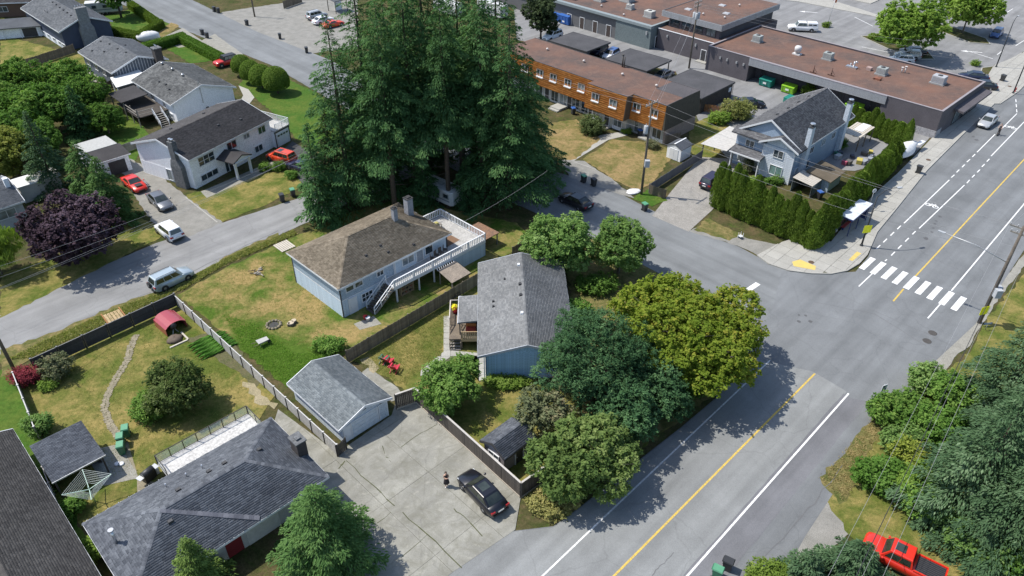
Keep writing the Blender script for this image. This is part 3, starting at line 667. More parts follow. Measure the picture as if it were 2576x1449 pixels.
sheet('lot_pavement', [(60.78,178.70),(70.30,182.85),(80.52,164.46),(82.93,166.21),(84.80,162.56),(82.29,160.60),(77.12,166.69),(64.86,177.15)], .11, CONC_L, thick=.12)
sheet('parking_lot', [(-66.58,155.52),(-62.95,167.25),(-47.91,176.76),(-35.33,176.98),(-29.83,144.29),(-38.59,140.77),(-51.58,151.16)], .0015, GRAVEL, .2)
sheet('driveway', [(-61.38,147.34),(-59.86,152.29),(-51.44,141.24),(-46.86,134.23),(-40.57,126.45),(-46.57,133.21),(-53.57,137.28)], .0105, CONC_D, .1)
sheet('driveway', [(-69.94,148.42),(-67.57,156.03),(-59.44,146.18),(-63.98,143.78)], .0106, CONC_D)
sheet('driveway', [(-33.36,97.99),(-32.48,102.61),(-27.58,97.43),(-25.05,93.19),(-27.30,88.62),(-30.49,93.13)], .0107, A_DRIVE)
sheet('driveway', [(-56.18,97.11),(-53.68,96.51),(-47.96,91.78),(-42.08,85.78),(-35.46,79.40),(-39.64,74.84),(-43.94,79.31),(-49.90,87.30)], .0108, GRAVEL, .15)
sheet('path', [(-40.75,87.17),(-35.55,93.67),(-31.82,98.65),(-30.64,96.52),(-34.52,91.92),(-39.42,85.50)], .013, CONC_D)
sheet('path', [(-46.87,124.52),(-44.66,122.74),(-42.69,119.26),(-42.77,115.42),(-44.46,116.39),(-44.77,120.10)], .0125, CONC_L)
sheet('path', [(7.88,96.94),(8.40,96.33),(14.16,103.56),(17.31,105.26),(16.24,106.38),(13.13,105.21)], .0131, CONC_L)
line('kerb', (8.68,96.21), (11.55,93.94), .12, .03, CONC_L)
line('kerb', (-42.16,85.57), (-36.09,79.39), .14, .05, CONC_L)
line('kerb', (-52.43,60.75), (-52.38,60.82), .1, .02, CONC_L)
lawn([(-32.12,57.41),(-29.61,58.17),(-26.49,55.65),(-23.04,51.46),(-23.34,49.88),(-26.02,52.80),(-29.37,55.05)], M('garden_soil', (.115,.10,.05), (.075,.085,.03), 1.3, .95, 0, .6, 'World', 7), .006, .25, 'vegetable_bed')
lawn([(-24.80,51.18),(-23.63,50.93),(-21.98,49.12),(-20.79,48.38),(-20.96,47.64),(-22.32,48.12),(-23.81,49.62)], M('worn_dirt', (.33,.28,.18), (.24,.21,.12), .9, .95, 0, .4, 'World', 8), .007, .3, 'worn_path')
lawn([(-14.51,54.29),(-13.81,54.70),(-12.45,53.18),(-12.88,52.35)], MATS['worn_dirt'], .007, .25, 'worn_path')
# garden path of flat stones on the left
gp = [(-37.22,57.68),(-37.11,56.17),(-36.57,54.13),(-36.58,52.45),(-36.56,50.83),(-36.39,49.02),(-35.88,47.53),(-34.97,46.10),(-33.92,44.94),(-32.87,43.82)]
path = bpy.data.objects.new('garden_path', None); C.objects.link(path); path['kind'] = 'structure'
STONE = M('path_stone', (.27, .235, .165), (.20, .175, .12), 2, .9, 0, .3, 'World', 12, rnd=.15)
R_ = random.Random(5)
for i in range(len(gp)-1):
    p, q = Vector(gp[i]), Vector(gp[i+1]); n_ = max(1, int((q-p).length/.30)); d = (q-p).normalized(); a = Vector((-d.y, d.x))
    for k in range(n_):
        for s in (-.15, .15):
            c = p+(q-p)*(k/n_)+a*(s+R_.uniform(-.06,.06)); r = .21
            w = [(c.x+r*R_.uniform(.75,1.15)*math.cos(t), c.y+r*R_.uniform(.75,1.15)*math.sin(t)) for t in [j*PI/3+.3 for j in range(6)]]
            MB().prism(w, -.02, .035+R_.uniform(0,.015)).build('stone', STONE, path)
pr = sheet('path', [(-32.91,43.91),(-32.21,43.60),(-29.76,39.82),(-28.02,39.43),(-28.19,38.65),(-29.28,38.25),(-30.16,40.43),(-32.85,43.38)], .014, STONE)
sheet('patio', [(-34.36,43.02),(-32.27,43.74),(-29.88,39.90),(-32.25,39.13),(-34.56,41.64)], .0135, CONC_D)
sheet('patio', [(-77.28,130.77),(-75.20,132.40),(-67.55,122.43),(-69.33,120.12)], .0136, CONC_D, .1)
# path round the blue house
bp = sheet('path', [(-6.47,61.45),(-6.38,55.81),(-8.46,52.66),(-7.45,51.85),(-5.25,55.05),(-2.37,54.84),(-2.27,51.35),(-3.00,51.34),(-3.14,54.95),(-5.68,55.81),(-5.69,60.80)], .013, JOINT)
slabs(bp, [(-7.02,61.11),(-6.59,55.51),(-8.80,52.38),(-8.31,51.95),(-5.88,54.76),(-3.14,54.78),(-3.01,51.45),(-2.31,51.45),(-2.42,55.25),(-5.87,55.69),(-6.32,61.12)], (-7.02,61.11), -88, .9, .9, .03, .03, CONC_L, 'paving_slab')
sheet('path', [(-13.57,53.17),(-10.42,50.50),(-9.73,49.21),(-10.73,48.70),(-14.32,52.07)], .0132, CONC, .1)
sheet('patio', [(-16.02,59.74),(-14.20,61.06),(-13.20,59.76),(-15.25,58.79)], .0133, CONC_D)

# ------------------------------------------------------------------ buildings
SH_BROWN = tonemat('shingle_brown', (.125, .106, .083), (.215, .186, .15), big=((.72,.70,.64),(1.3,1.26,1.18)))
SH_GREY = tonemat('shingle_grey', (.135, .14, .144), (.20, .203, .204))
SH_TEAL = tonemat('shingle_blue_grey', (.115, .132, .142), (.19, .21, .218))
SH_CHAR = tonemat('shingle_charcoal', (.066, .073, .086), (.128, .138, .156), big=((.72,.72,.74),(1.3,1.3,1.28)))
SH_BLACK = tonemat('shingle_black', (.05, .047, .048), (.085, .08, .08))
SH_MID = tonemat('shingle_mid_grey', (.085, .092, .102), (.135, .142, .152))
SH_STREAK = tonemat('shingle_streaked', (.075, .078, .080), (.145, .148, .148), big=((.55,.55,.55),(1.3,1.3,1.28)))
SH_RUST = tonemat('shingle_rust', (.52, .19, .045), (.66, .28, .078), big=((.75,.7,.65),(1.15,1.15,1.15)))
PALE_BLUE = M('siding_pale_blue', (.50, .60, .68), (.43, .52, .60), 1.2, .7, 0, .1, fine=14)
SKY_BLUE = M('siding_sky_blue', (.35, .54, .72), (.30, .48, .66), 1, .65, fine=10, rnd=.04)
WHITE_W = M('wall_white', (.87, .88, .90), (.80, .82, .85), .8, .75, 0, .08, fine=12)
STUCCO = M('wall_stucco', (.55, .54, .5), (.44, .43, .4), 1, .85, 0, .3, fine=20)
NAVY = M('wall_navy', (.05, .065, .11), (.04, .055, .09), 1, .7)
STONE_W = M('stone_grey', (.16, .165, .17), (.09, .095, .1), 3, .9, 0, .6, fine=7)
BRICK_D = M('brick_dark', (.07, .06, .055), (.045, .04, .04), 3, .9, 0, .4, fine=12)
DECKW = M('deck_white', (.46, .45, .43), (.34, .335, .32), .9, .8, fine=8)
WOOD = M('wood_weathered', (.20, .16, .115), (.13, .105, .08), 1.5, .9, 0, .3, fine=16, rnd=.18)
WOOD_G = M('wood_grey', (.27, .25, .22), (.19, .175, .155), 1.5, .9, 0, .3, fine=16, rnd=.15)
WOOD_D = M('wood_dark', (.085, .072, .06), (.055, .047, .042), 1.5, .9, 0, .3, fine=16, rnd=.2)
CEDAR = M('wood_cedar', (.36, .17, .06), (.27, .12, .045), 1.5, .8, fine=14, rnd=.15)
TANW = M('wood_tan', (.45, .33, .18), (.36, .26, .14), 1.5, .8, fine=14, rnd=.1)
MEMB = M('roof_membrane_rust', (.165, .085, .058), (.075, .058, .052), .17, .92, 0, .2, 'World', 9)
n_, l_, b_ = MEMB.node_tree.nodes, MEMB.node_tree.links, MEMB.node_tree.nodes['Principled BSDF']; src_ = b_.inputs['Base Color'].links[0].from_socket
l_.new(mix(n_, l_, ramp(n_, l_, noise(n_, l_, vecnode(n_, l_, 'World'), .6, 7, .8, 1.0), [(.48, (0,0,0)), (.7, (.7,.7,.7))]), src_, (.19,.115,.085)), b_.inputs['Base Color'])
MEMB_D = M('roof_membrane_dark', (.09, .082, .085), (.06, .056, .06), .3, .92, 0, .2, 'World', 9)
CMU = M('block_wall_mauve', (.105, .095, .105), (.08, .072, .08), .5, .85, 0, .25, 'Object', 12)
CMU_T = M('block_wall_teal', (.15, .185, .19), (.125, .155, .16), .5, .85, 0, .2, 'Object', 12)
CAPM = M('parapet_cap_mauve', (.30, .27, .28), (.24, .22, .23), 2, .6)
CHROME = M('chimney_cap_metal', (.66, .66, .67), (.5, .5, .5), 4, .3, .8)

# ---- house with the long white deck
h = thing('house', 'pale blue two-storey house with brown hip roof and long white deck', 'house', (-17.2,60.3), 45.5)
L, Wd, E = 15.0, 9.5, 3.9
hip_roof(h, L, Wd, E, 2.05, SH_BROWN, inset=4.75)
w = part(h, 'wall', PALE_BLUE, (.35, .35, 0, L-.6, Wd-.35, E-.13))
for p, q in (((.34,.34),(7.2,.34)), ((.34,Wd-.34),(.34,.34))): siding(h, p, q, 0, 2.0, .2, PALE_BLUE)
part(h, 'trim_board', WHITE, (.30,.30,2.02,L-.6,.345,2.10), (.30,.345,2.02,.345,Wd-.35,2.10), (7.2,.28,2.1,7.32,.345,E-.13))
part(h, 'corner_board', DARKTRIM, (.27,.27,0,.36,.36,E-.2)); part(h, 'corner_board', DARKTRIM, (.28,Wd-.42,0,.32,Wd-.30,E-.2))
part(h, 'upper_wall_panel', M('siding_upper_blue', (.34,.42,.50), (.30,.38,.46), 1, .7, fine=9), (.315,.40,2.12,.349,Wd-.4,E-.2), (.42,.315,2.12,7.15,.349,E-.2))
for x, ww, hh, z, nn in ((1.5,.9,.55,3.1,1),(2.6,.9,.55,3.1,1),(5.3,.8,.55,3.1,2),(9.0,1.5,.85,3.0,2),(11.9,1.0,.95,3.0,1)): window(h, x, .345, z, -90, ww, hh, nn)
door(h, 10.6, .345, 2.15, -90, .85, 1.55, M('door_grey', (.3,.33,.36)))
window(h, 3.4, .31, 1.2, -90, 1.3, .95, 3, 2)
d1 = door(h, 1.6, .31, 0, -90, .85, 1.85, WHITE)
for x, y, z, zt, ww in ((10.6,4.2,5.2,7.1,.5),(13.6,5.6,3.2,6.6,.75)):
    ch = part(h, 'chimney', M('chimney_stucco', (.30,.31,.33), (.22,.22,.24), 3, .9, 0, .3), (x-ww/2,y-ww/2,z,x+ww/2,y+ww/2,zt)); part(ch, 'cap', DARKTRIM, (x-ww/2-.06,y-ww/2-.06,zt,x+ww/2+.06,y+ww/2+.06,zt+.08), (x-ww/3,y-ww/3,zt+.08,x+ww/3,y+ww/3,zt+.2))
for x, y in ((4.9,1.9),(7.0,2.2),(7.2,1.2),(10.2,.7)): roof_vent(h, x, y, E+y*.43-.02, None, .16)
# deck: wraps the south-east side and fills the north-east end
DX0, DX1, DY0, DZ = 5.6, 18.6, -1.55, 2.05
dk = part(h, 'deck', DECKW, (DX0, DY0, DZ-.12, L-.6, .345, DZ), (L-.598, DY0, DZ-.12, DX1, 6.2, DZ))
part(h, 'deck_beam', WHITE, (DX0,DY0-.05,DZ-.34,DX1,DY0-.002,DZ+.02), (DX1,DY0,DZ-.34,DX1+.05,6.2,DZ+.02), (DX0-.05,DY0,DZ-.3,DX0,.3,DZ+.02))
part(h, 'carport_wall', PALE_BLUE, (L-1.2,DY0+.02,0,DX1-.02,DY0+.16,DZ-.35), (DX1-.16,DY0+.17,0,DX1-.02,6.1,DZ-.35))
siding(h, (L-1.2,DY0+.02), (DX1-.02,DY0+.02), 0, DZ-.3, .2, PALE_BLUE); siding(h, (DX1-.02,DY0+.1), (DX1-.02,6.1), 0, DZ-.3, .2, PALE_BLUE)
for x in (5.9, 8.9, 11.0): part(h, 'deck_post', WHITE, (x-.07,DY0+.05,0,x+.07,DY0+.19,DZ-.13))
part(h, 'roof_post', DARKTRIM, (L-.55,.30,DZ,L-.43,.42,E-.16))
rail = MB()
bal = MB().box(-.05,-.02,.1,.05,.02,.86); bme = withmat(bal.mesh('baluster'), WHITE)
def railing(p, q, z, parent, me, hgt=.9, step=.26, mat=WHITE, ang=None):
    p = Vector((*p, z)); q = Vector((*q, z)); d = q-p; n = max(1, int(d.length/step)); a = math.atan2(d.y, d.x)
    b = MB(); b.bar(p+Vector((0,0,hgt)), q+Vector((0,0,hgt)), .14, .05); b.bar(p+Vector((0,0,.1)), q+Vector((0,0,.1)), .07, .06)
    k = max(1, int(d.length/2.2))
    for i in range(k+1):
        c = p+d*i/k; b.box(c.x-.05,c.y-.05,z,c.x+.05,c.y+.05,z+hgt+.04)
    r = b.build('railing', mat, parent)
    for i in range(n):
        c = p+d*(i+.5)/n; share('baluster', me, r, (c.x, c.y, c.z), (0, 0, a))
    return r
railing((DX0,DY0), (DX1,DY0), DZ, h, bme); railing((DX1,DY0), (DX1,6.2), DZ, h, bme); railing((DX1,6.2), (L-.4,6.2), DZ, h, bme)
def stairs(parent, p, q, wvec, n, mat, smat, rail=None, tread=.3):
    """steps from top p down to bottom q (3d, left edge), wvec to the other edge"""
    p = Vector(p); q = Vector(q); wv = Vector((*wvec, 0)); st = MB()
    for off in (Vector((0,0,0)), wv): st.bar(p+off-Vector((0,0,.12)), q+off-Vector((0,0,.05)), .06, .24)
    s = st.build('stair_stringer', smat, parent); hd = Vector((q.x-p.x, q.y-p.y, 0)).normalized()*tread
    for i in range(n):
        c = p+(q-p)*((i+.5)/n); t = MB(); t.slab([c, c+wv, c+wv+hd, c+hd], .05); t.build('step', mat, parent)
    if rail:
        r = MB()
        for off in (Vector((0,0,0)), wv):
            r.bar(p+off+Vector((0,0,.85)), q+off+Vector((0,0,.85)), .09, .06); r.bar(p+off+Vector((0,0,.4)), q+off+Vector((0,0,.4)), .06, .05)
            for t in (0, .33, .66, 1): c = p+(q-p)*t+off; r.bar(c-Vector((0,0,.2)), c+Vector((0,0,.88)), .08)
        r.build('stair_railing', rail, parent)
stairs(h, (5.6,-1.5,2.05), (2.9,-1.5,.02), (0,1.35), 10, WOOD_D, WOOD_G, WHITE)
part(h, 'downpipe', WHITE, (7.02,.22,.1,7.1,.3,E-.2))
# rug and things on the deck
sheet('rug', [(14.6,.4),(16.6,.5),(16.5,2.6),(14.7,2.5)], .0, M('rug_brown', (.22,.13,.08), (.16,.1,.06), 4, .95), parent=h).location = (0,0,DZ+.012)

# ---- lean-to sheds beside it
PLY = M('plywood_roof', (.30,.25,.2), (.2,.17,.14), 1.2, .9, fine=7)
t = thing('lean_to', 'small plywood roof lean-to against the board fence below the deck', 'shed', (-17.2,60.3), 45.5)
MB().slab([(10.9,-4.5,1.45),(13.6,-4.5,1.45),(13.7,-1.9,1.75),(11.1,-2.0,1.75)], .07).build('roof', PLY, t)
for x, y in ((11.1,-4.3),(13.4,-4.3),(11.2,-2.2),(13.5,-2.1)): part(t, 'post', WOOD_G, (x-.05,y-.05,0,x+.05,y+.05,1.4))
for k in range(9): MB().bar((11.1+k*.29,-2.0,1.72), (11.3+k*.29,-1.5,1.9), .06).build('rafter', WHITE, t)
t = thing('lean_to', 'rusty brown flat roof shelter at the east end of the deck', 'shed', (-17.2,60.3), 45.5)
MB().slab([(19.0,-1.0,1.6),(21.4,-1.0,1.6),(21.2,2.3,1.7),(19.0,2.3,1.7)], .08).build('roof', M('rusty_roof', (.26,.14,.08), (.17,.11,.08), 1, .9, fine=6), t)
for x, y in ((19.2,-.8),(21.2,-.8),(19.2,2.1),(21.0,2.1)): part(t, 'post', WOOD_G, (x-.06,y-.06,0,x+.06,y+.06,1.55))

# ---- blue gable house in the middle
h = thing('house', 'blue siding house with grey gable roof in the centre of the picture', 'house', (-3.6,66.4), -88)
L, Wd, E, RI = 15.0, 9.0, 3.0, 1.25
gable_walls(h, L, Wd, E, RI, SKY_BLUE, .75, .3)
gable_roof(h, L, Wd, E, RI, SH_GREY, trim=M('trim_grey_blue', (.45,.48,.52)))
def prof(z, a=.75, W_=Wd, e=E, r=RI):
    y = a if z < e+.1 else (z-e+.1)/r*W_/2
    return (max(0, y-a), (W_-2*a)-max(0, y-a))
siding(h, (L-.3,.75), (L-.3,Wd-.75), 0.1, 4.0, .2, SKY_BLUE, .03, prof)
siding(h, (.3,.75), (L-.3,.75), .1, 3.0, .2, SKY_BLUE)
part(h, 'corner_board', M('trim_blue', (.19,.29,.43)), (L-.40,.70,0,L-.26,.82,E+.02)); part(h, 'corner_board', M('trim_blue', (.19,.29,.43)), (L-.30,Wd-.82,0,L-.26,Wd-.70,E+.02))
part(h, 'gable_vent', DARKTRIM, (L-.3,4.1,3.78,L-.24,4.9,4.0))
part(h, 'downpipe', SKY_BLUE, (L-.27,.55,.1,L-.19,.63,E-.1))
RV = E-.05
for x, y, mt in ((2.2,4.2,WHITE),(5.6,4.2,DARKTRIM),(7.4,4.2,DARKTRIM),(10.3,4.2,WHITE)): roof_vent(h, x, y, E+RI*y/4.5, mt, .2)
for x, y in ((4.1,2.7),(7.4,1.5),(8.2,1.5)): roof_vent(h, x, y, E+RI*y/4.5, None, .13)
# porch roof and stair on the left side
p_ = MB(); p_.hexa([(5.6,-1.9,2.62),(9.8,-1.9,2.62),(9.8,.1,2.86),(5.6,.1,2.86)], [(5.6,-1.9,2.78),(9.8,-1.9,2.78),(9.8,.1,3.0),(5.6,.1,3.0)])
pr_ = p_.build('porch_roof', SH_GREY, h); roof_face(pr_, [(5.6,-1.9,2.78),(9.8,-1.9,2.78),(9.8,.05,2.995),(5.6,.05,2.995)], SH_GREY)
part(pr_, 'gutter', WHITE, (5.55,-1.96,2.62,9.85,-1.9,2.79), (5.54,-1.9,2.62,5.6,.1,2.8))
part(h, 'deck', WOOD, (5.3,-2.8,1.15,10.4,.74,1.27))
part(h, 'deck_fascia', TANW, (10.38,-1.65,.95,10.44,.6,1.26))
for x, y in ((5.4,-2.7),(8.2,-2.75),(10.3,-1.6),(5.8,-1.8),(9.7,-1.75)): part(h, 'post', WOOD, (x-.06,y-.06,0,x+.06,y+.06,2.65 if y > -2.2 and x < 10 else 2.1))
slat = withmat(MB().box(-.07,-.015,0,.07,.015,.85).mesh('slat'), TANW); slat2 = withmat(MB().box(-.04,-.015,0,.04,.015,.85).mesh('slat'), WOOD_D)
r_ = part(h, 'railing', TANW, (10.37,-1.6,2.1,10.45,.7,2.16)); 
for k in range(11): share('slat', slat, r_, (10.4,-1.5+k*.2,1.27), (0,0,PI/2))
r_ = part(h, 'railing', M('rail_light', (.55,.5,.44)), (5.3,-2.85,2.1,8.2,-2.75,2.16), (5.28,-2.75,2.1,5.36,-1.9,2.16))
for k in range(14): share('slat', slat2, r_, (5.4+k*.2,-2.8,1.27))
stairs(h, (8.2,-2.75,1.2), (10.5,-2.75,.02), (0,1.05), 8, WOOD_G, WOOD_D, WOOD)
door(h, 7.6, .75, 1.27, -90, .85, 1.5, M('door_red', (.25,.05,.04)))
window(h, 12.3, .75, 1.5, -90, 1.1, .9); window(h, 3.2, .75, 1.6, -90, 1.2, .9)

# ---- garage
h = thing('garage', 'pale blue garage with grey shingle gable roof beside the concrete yard', 'garage', (-19.8,48.8), -44.6)
L, Wd, E, RI = 7.9, 5.5, 2.0, .95
GW = M('siding_ice_blue', (.52,.58,.64), (.44,.5,.56), 1.2, .7, 0, .1, fine=12)
gable_walls(h, L, Wd, E, RI, GW, .4, .25); gable_roof(h, L, Wd, E, RI, SH_TEAL)
gd = part(h, 'garage_door', M('garage_door_white', (.6,.65,.69)), (L-.25,1.35,0,L-.19,3.95,1.72))
for k in range(4): part(gd, 'door_panel', M('garage_door_white', (.6,.65,.69)), (L-.19,1.4,.05+k*.42,L-.165,3.9,.43+k*.42))
part(h, 'door_frame', WHITE, (L-.25,1.25,0,L-.17,1.35,1.82), (L-.25,3.95,0,L-.17,4.05,1.82), (L-.25,1.35,1.72,L-.17,3.95,1.82))
door(h, L-.25, 4.6, 0, 0, .78, 1.72, GW); door(h, L-.25, .88, 0, 0, .62, 1.65, WHITE)
lt = part(h, 'wall_lamp', DARKTRIM, (L-.25,4.3,1.95,L-.12,4.7,2.05)); part(h, 'gable_vent', DARKTRIM, (L-.25,2.6,2.3,L-.2,2.95,2.42))
siding(h, (.25,.4), (L-.25,.4), .05, 1.9, .2, GW)

# ---- large charcoal hip-roof house at the bottom left
h = thing('house', 'charcoal hip roof house with white rear deck at the bottom left', 'house', (-24.55,27.5), 44.5)
L, Wd, E, RI = 15.0, 8.6, 2.6, 1.7
r = hip_roof(h, L, Wd, E, RI, SH_CHAR, tw=.36, th=.17)
part(h, 'wall', STUCCO, (.5,.7,0,L-.5,Wd-.5,E-.13))
caps(r, (4.3,4.3,4.3), (9.3,.2,2.72), tonemat('shingle_valley', (.075,.08,.098), (.125,.13,.15)), .5, 'valley_strip', .35)
part(h, 'door', M('door_crimson', (.20,.015,.018)), (6.6,.62,.1,7.8,.695,2.1)); part(h, 'door', M('garage_cream', (.62,.6,.55)), (8.2,.62,.05,10.8,.695,2.1)); part(h, 'wall_panel', M('door_crimson', (.20,.015,.018)), (5.0,.6,2.1,11.2,.69,2.4))
for x, y in ((6.0,5.5),(9.6,5.5),(12.2,5.0),(4.4,3.2),(8.4,5.6)): roof_vent(h, x, y, E+RI*min(y, Wd-y, x, L-x)/4.3, None, .2)
for x in (5.6, 7.1, 8.3): 
    q = roof_vent(h, x, 6.9-.1*x+.6, E+RI*(Wd-(6.9-.1*x+.6))/4.3, CHROME, .2, 'pipe')
st = part(h, 'vent_pipe', CHROME, (0,0,0,.01,.01,.01)); st.data = withmat(MB().cyl(0,0,-.2,1.3,.11,12).cyl(0,0,1.3,1.42,.19,12).mesh('vent_pipe'), CHROME); st.location = (1.1,4.9,E+RI*1.1/4.3)
c_ = part(h, 'chimney', BRICK_D, (14.3,3.0,0,15.1,4.1,4.15)); part(c_, 'cap', STONE_W, (14.22,2.92,4.15,15.18,4.18,4.25), (14.5,3.3,4.25,14.9,3.8,4.4))
part(h, 'gutter_guard', METAL, *[(.3+k*.75, Wd+.03, E-.05, .36+k*.75, Wd+.07, E+.03) for k in range(19)])
dz = 1.45
part(h, 'deck', M('deck_vinyl', (.52,.51,.485), (.45,.44,.425), .8, .7, fine=6), (6.4,Wd-.45,dz-.15,14.3,11.5,dz))
for x in (6.6, 10.4, 14.1): part(h, 'deck_post', WOOD_D, (x-.07,11.3,0,x+.07,11.44,dz-.15))
RAILM = M('rail_bronze', (.06,.055,.045)); GL = clear_glass('rail_glass')
def glass_rail(root, p, q, z, hgt=.95, n=6, mat=None):
    p = Vector((*p, z)); q = Vector((*q, z)); b = MB(); mat = mat or RAILM
    b.bar(p+Vector((0,0,hgt)), q+Vector((0,0,hgt)), .06, .05); b.bar(p+Vector((0,0,.08)), q+Vector((0,0,.08)), .04, .04)
    for i in range(n+1): c = p+(q-p)*i/n; b.box(c.x-.03,c.y-.03,z,c.x+.03,c.y+.03,z+hgt)
    r = b.build('railing', mat, root)
    for i in range(n):
        a = p+(q-p)*((i+.04)/n); e = p+(q-p)*((i+.96)/n); g = MB(); g.bar(a+Vector((0,0,.5)), e+Vector((0,0,.5)), .015, .76); g.build('glass_panel', GL, r)
glass_rail(h, (6.4,11.45), (14.25,11.45), dz, n=7); glass_rail(h, (14.27,11.4), (14.27,8.7), dz, n=2); glass_rail(h, (6.43,11.4), (6.43,9.6), dz, n=1)
stairs(h, (6.35,8.4,dz), (4.9,8.4,.03), (0,1.2), 6, WOOD_D, WOOD_D, None)

# ---- dark roof at the very bottom left
h = thing('house', 'dark weathered roof house cut off by the bottom left corner', 'house', (-40.60,42.90), -66)
gw_ = gable_walls(h, 22, 9, 2.4, 1.5, STUCCO, .4, .4); gw_.location.y = -9.0; h.rotation_euler.z = rad(-45.5)
gable_roof(h, 22, 9.0, 2.4, 1.5, tonemat('shingle_dark_brown', (.05,.047,.045), (.085,.08,.075)), y0=-9.0)

# ---- garden shed with charcoal mono roof
h = thing('garden_shed', 'open garden shed with charcoal roof beside the clothes airer', 'shed', (-34.97,37.73), 45)
q = [(-34.97,37.73), (-32.67,41.22), (-35.55,44.82), (-37.80,41.62)]
hx, hy = h.location.x, h.location.y; ca, sa = math.cos(rad(45)), math.sin(rad(45))
lq = [((x-hx)*ca+(y-hy)*sa, -(x-hx)*sa+(y-hy)*ca) for x, y in q]; Lx = (lq[1][0]-lq[0][0]+lq[2][0]-lq[3][0])/2; Ly = (lq[3][1]+lq[2][1]-lq[0][1]-lq[1][1])/2
MB().slab([(0,0,2.05),(Lx,0,2.05),(Lx,Ly,2.45),(0,Ly,2.45)], .12).build('roof', SH_CHAR, h)
roof_face(h, [(0,0,2.05),(Lx,0,2.05),(Lx,Ly,2.45),(0,Ly,2.45)], SH_CHAR, .33, .15)
part(h, 'wall', WOOD_D, (.15,Ly-.25,0,Lx-.2,Ly-.15,2.3), (.15,.9,0,.25,Ly-.25,2.1), (Lx-.3,1.6,0,Lx-.2,Ly-.25,2.1))
for x in (.2, Lx-.25): part(h, 'post', WOOD_D, (x-.06,.15,0,x+.06,.27,2.0))
part(h, 'work_bench', WOOD, (.5,Ly-1.2,.75,Lx-.6,Ly-.3,.82)); part(h, 'gutter', METAL, (-.02,-.08,1.93,Lx+.02,-.005,2.05))

# ---- small shed by the driveway fence
h = thing('garden_shed', 'small grey shed with charcoal gable roof behind the driveway fence', 'shed', (-0.25,40.49), 45)
gable_walls(h, 3.6, 2.9, 1.95, .75, M('wall_mauve_grey', (.27,.25,.26)), .3, .2); gable_roof(h, 3.6, 2.9, 1.95, .75, SH_CHAR, trim=DARKTRIM)
h.location.x -= .25; h.location.y -= .2
window(h, .2, 1.45, 1.2, 180, 1.1, .45, 2); door(h, 1.9, .3, 0, -90, .8, 1.7, DARKTRIM)

# ---- white two-storey house with dark roof
h = thing('house', 'white two-storey house with black roof and stone chimney on the left', 'house', (-41.3,87.3), 61.6)
L, Wd, E, RI = 15.2, 10.8, 4.4, 1.75
gable_walls(h, L, Wd, E, RI, WHITE_W, .45, .35); gable_roof(h, L, Wd, E, RI, SH_BLACK)
siding(h, (.35,Wd-.45), (.35,.45), 0.02, 2.0, .22, WHITE_W)
for x, z, ww, hh, a, b_ in ((3.0,3.25,2.6,1.15,3,2),(7.5,3.35,1.6,1.0,2,1),(10.3,3.55,1.0,.6,2,1),(13.2,3.35,1.3,.95,2,1),(2.9,1.0,2.8,.75,3,1),(12.0,1.0,1.4,.85,2,1)): window(h, x, .45, z, -90, ww, hh, a, b_)
door(h, 6.9, .45, 0, -90, 1.1, 1.9, DARKTRIM); part(h, 'side_light', GLASS, (5.75,.40,.1,6.2,.448,1.9))
window(h, .35, 5.0, 1.0, 180, .9, 1.5, 1)
ch = MB(); ch.box(-.35,1.5,0,.34,3.4,3.0); ch.hexa([(-.35,1.5,3.0),(.34,1.5,3.0),(.34,3.4,3.0),(-.35,3.4,3.0)], [(-.25,2.1,3.9),(.34,2.1,3.9),(.34,3.2,3.9),(-.25,3.2,3.9)]); ch.box(-.2,2.2,3.9,.5,3.1,6.4)
c_ = ch.build('chimney', STONE_W, h); 
for yy in (2.45, 2.85): MB().lathe([(.14,6.4),(.14,6.6),(.22,6.62),(.18,6.75)], 10, (.15,yy,0)).build('chimney_pot', CHROME, c_)
for x, y in ((8.2,3.0),(11.5,2.2),(4.0,7.3),(10,7.6)): roof_vent(h, x, y, E+RI*min(y, Wd-y)/5.4, None, .2)
pt = MB(); pt.hexa([(4.5,-2.7,2.45),(6.2,-2.7,3.1),(6.2,.44,3.1),(4.5,.44,2.45)], [(4.5,-2.7,2.6),(6.2,-2.7,3.25),(6.2,.44,3.25),(4.5,.44,2.6)]); pt.hexa([(6.2,-2.7,3.1),(7.9,-2.7,2.45),(7.9,.44,2.45),(6.2,.44,3.1)], [(6.2,-2.7,3.25),(7.9,-2.7,2.6),(7.9,.44,2.6),(6.2,.44,3.25)])
po = pt.build('portico_roof', SH_BLACK, h); MB().add([(4.6,-2.62,2.5),(7.8,-2.62,2.5),(6.2,-2.62,3.12)], [(0,1,2)]).build('pediment', WHITE, po)
part(po, 'beam', WHITE, (4.5,-2.74,2.38,7.9,-2.6,2.5)); 
for x in (4.95, 7.45): part(h, 'portico_column', WHITE, (x-.14,-2.55,0,x+.14,-2.27,2.4))
part(h, 'garage_block', WHITE_W, (L-.35,-.1,0,L+2.6,6.3,2.4)); part(h, 'deck', DECKW, (L-.3,-.25,2.4,L+2.75,6.4,2.55))
part(h, 'trim', DARKTRIM, (L-.4,-.18,2.15,L+2.7,-.105,2.38), (L+2.55,-.18,0,L+2.65,-.102,2.15), (L-.3,-.18,0,L-.18,-.102,2.15))
g = part(h, 'garage_door', WHITE, (L,-.16,0,L+2.35,-.1,1.9)); 
for k in range(4): part(g, 'door_panel', WHITE, (L+.04,-.185,.04+k*.47,L+2.31,-.16,.47+k*.47))
part(g, 'door_window', GLASS, *[(L+.15+k*.56,-.2,1.5,L+.55+k*.56,-.186,1.75) for k in range(4)])
GLW = clear_glass('rail_glass_pale', (.9,.93,.95), .22)
GL_, GL = GL, GLW
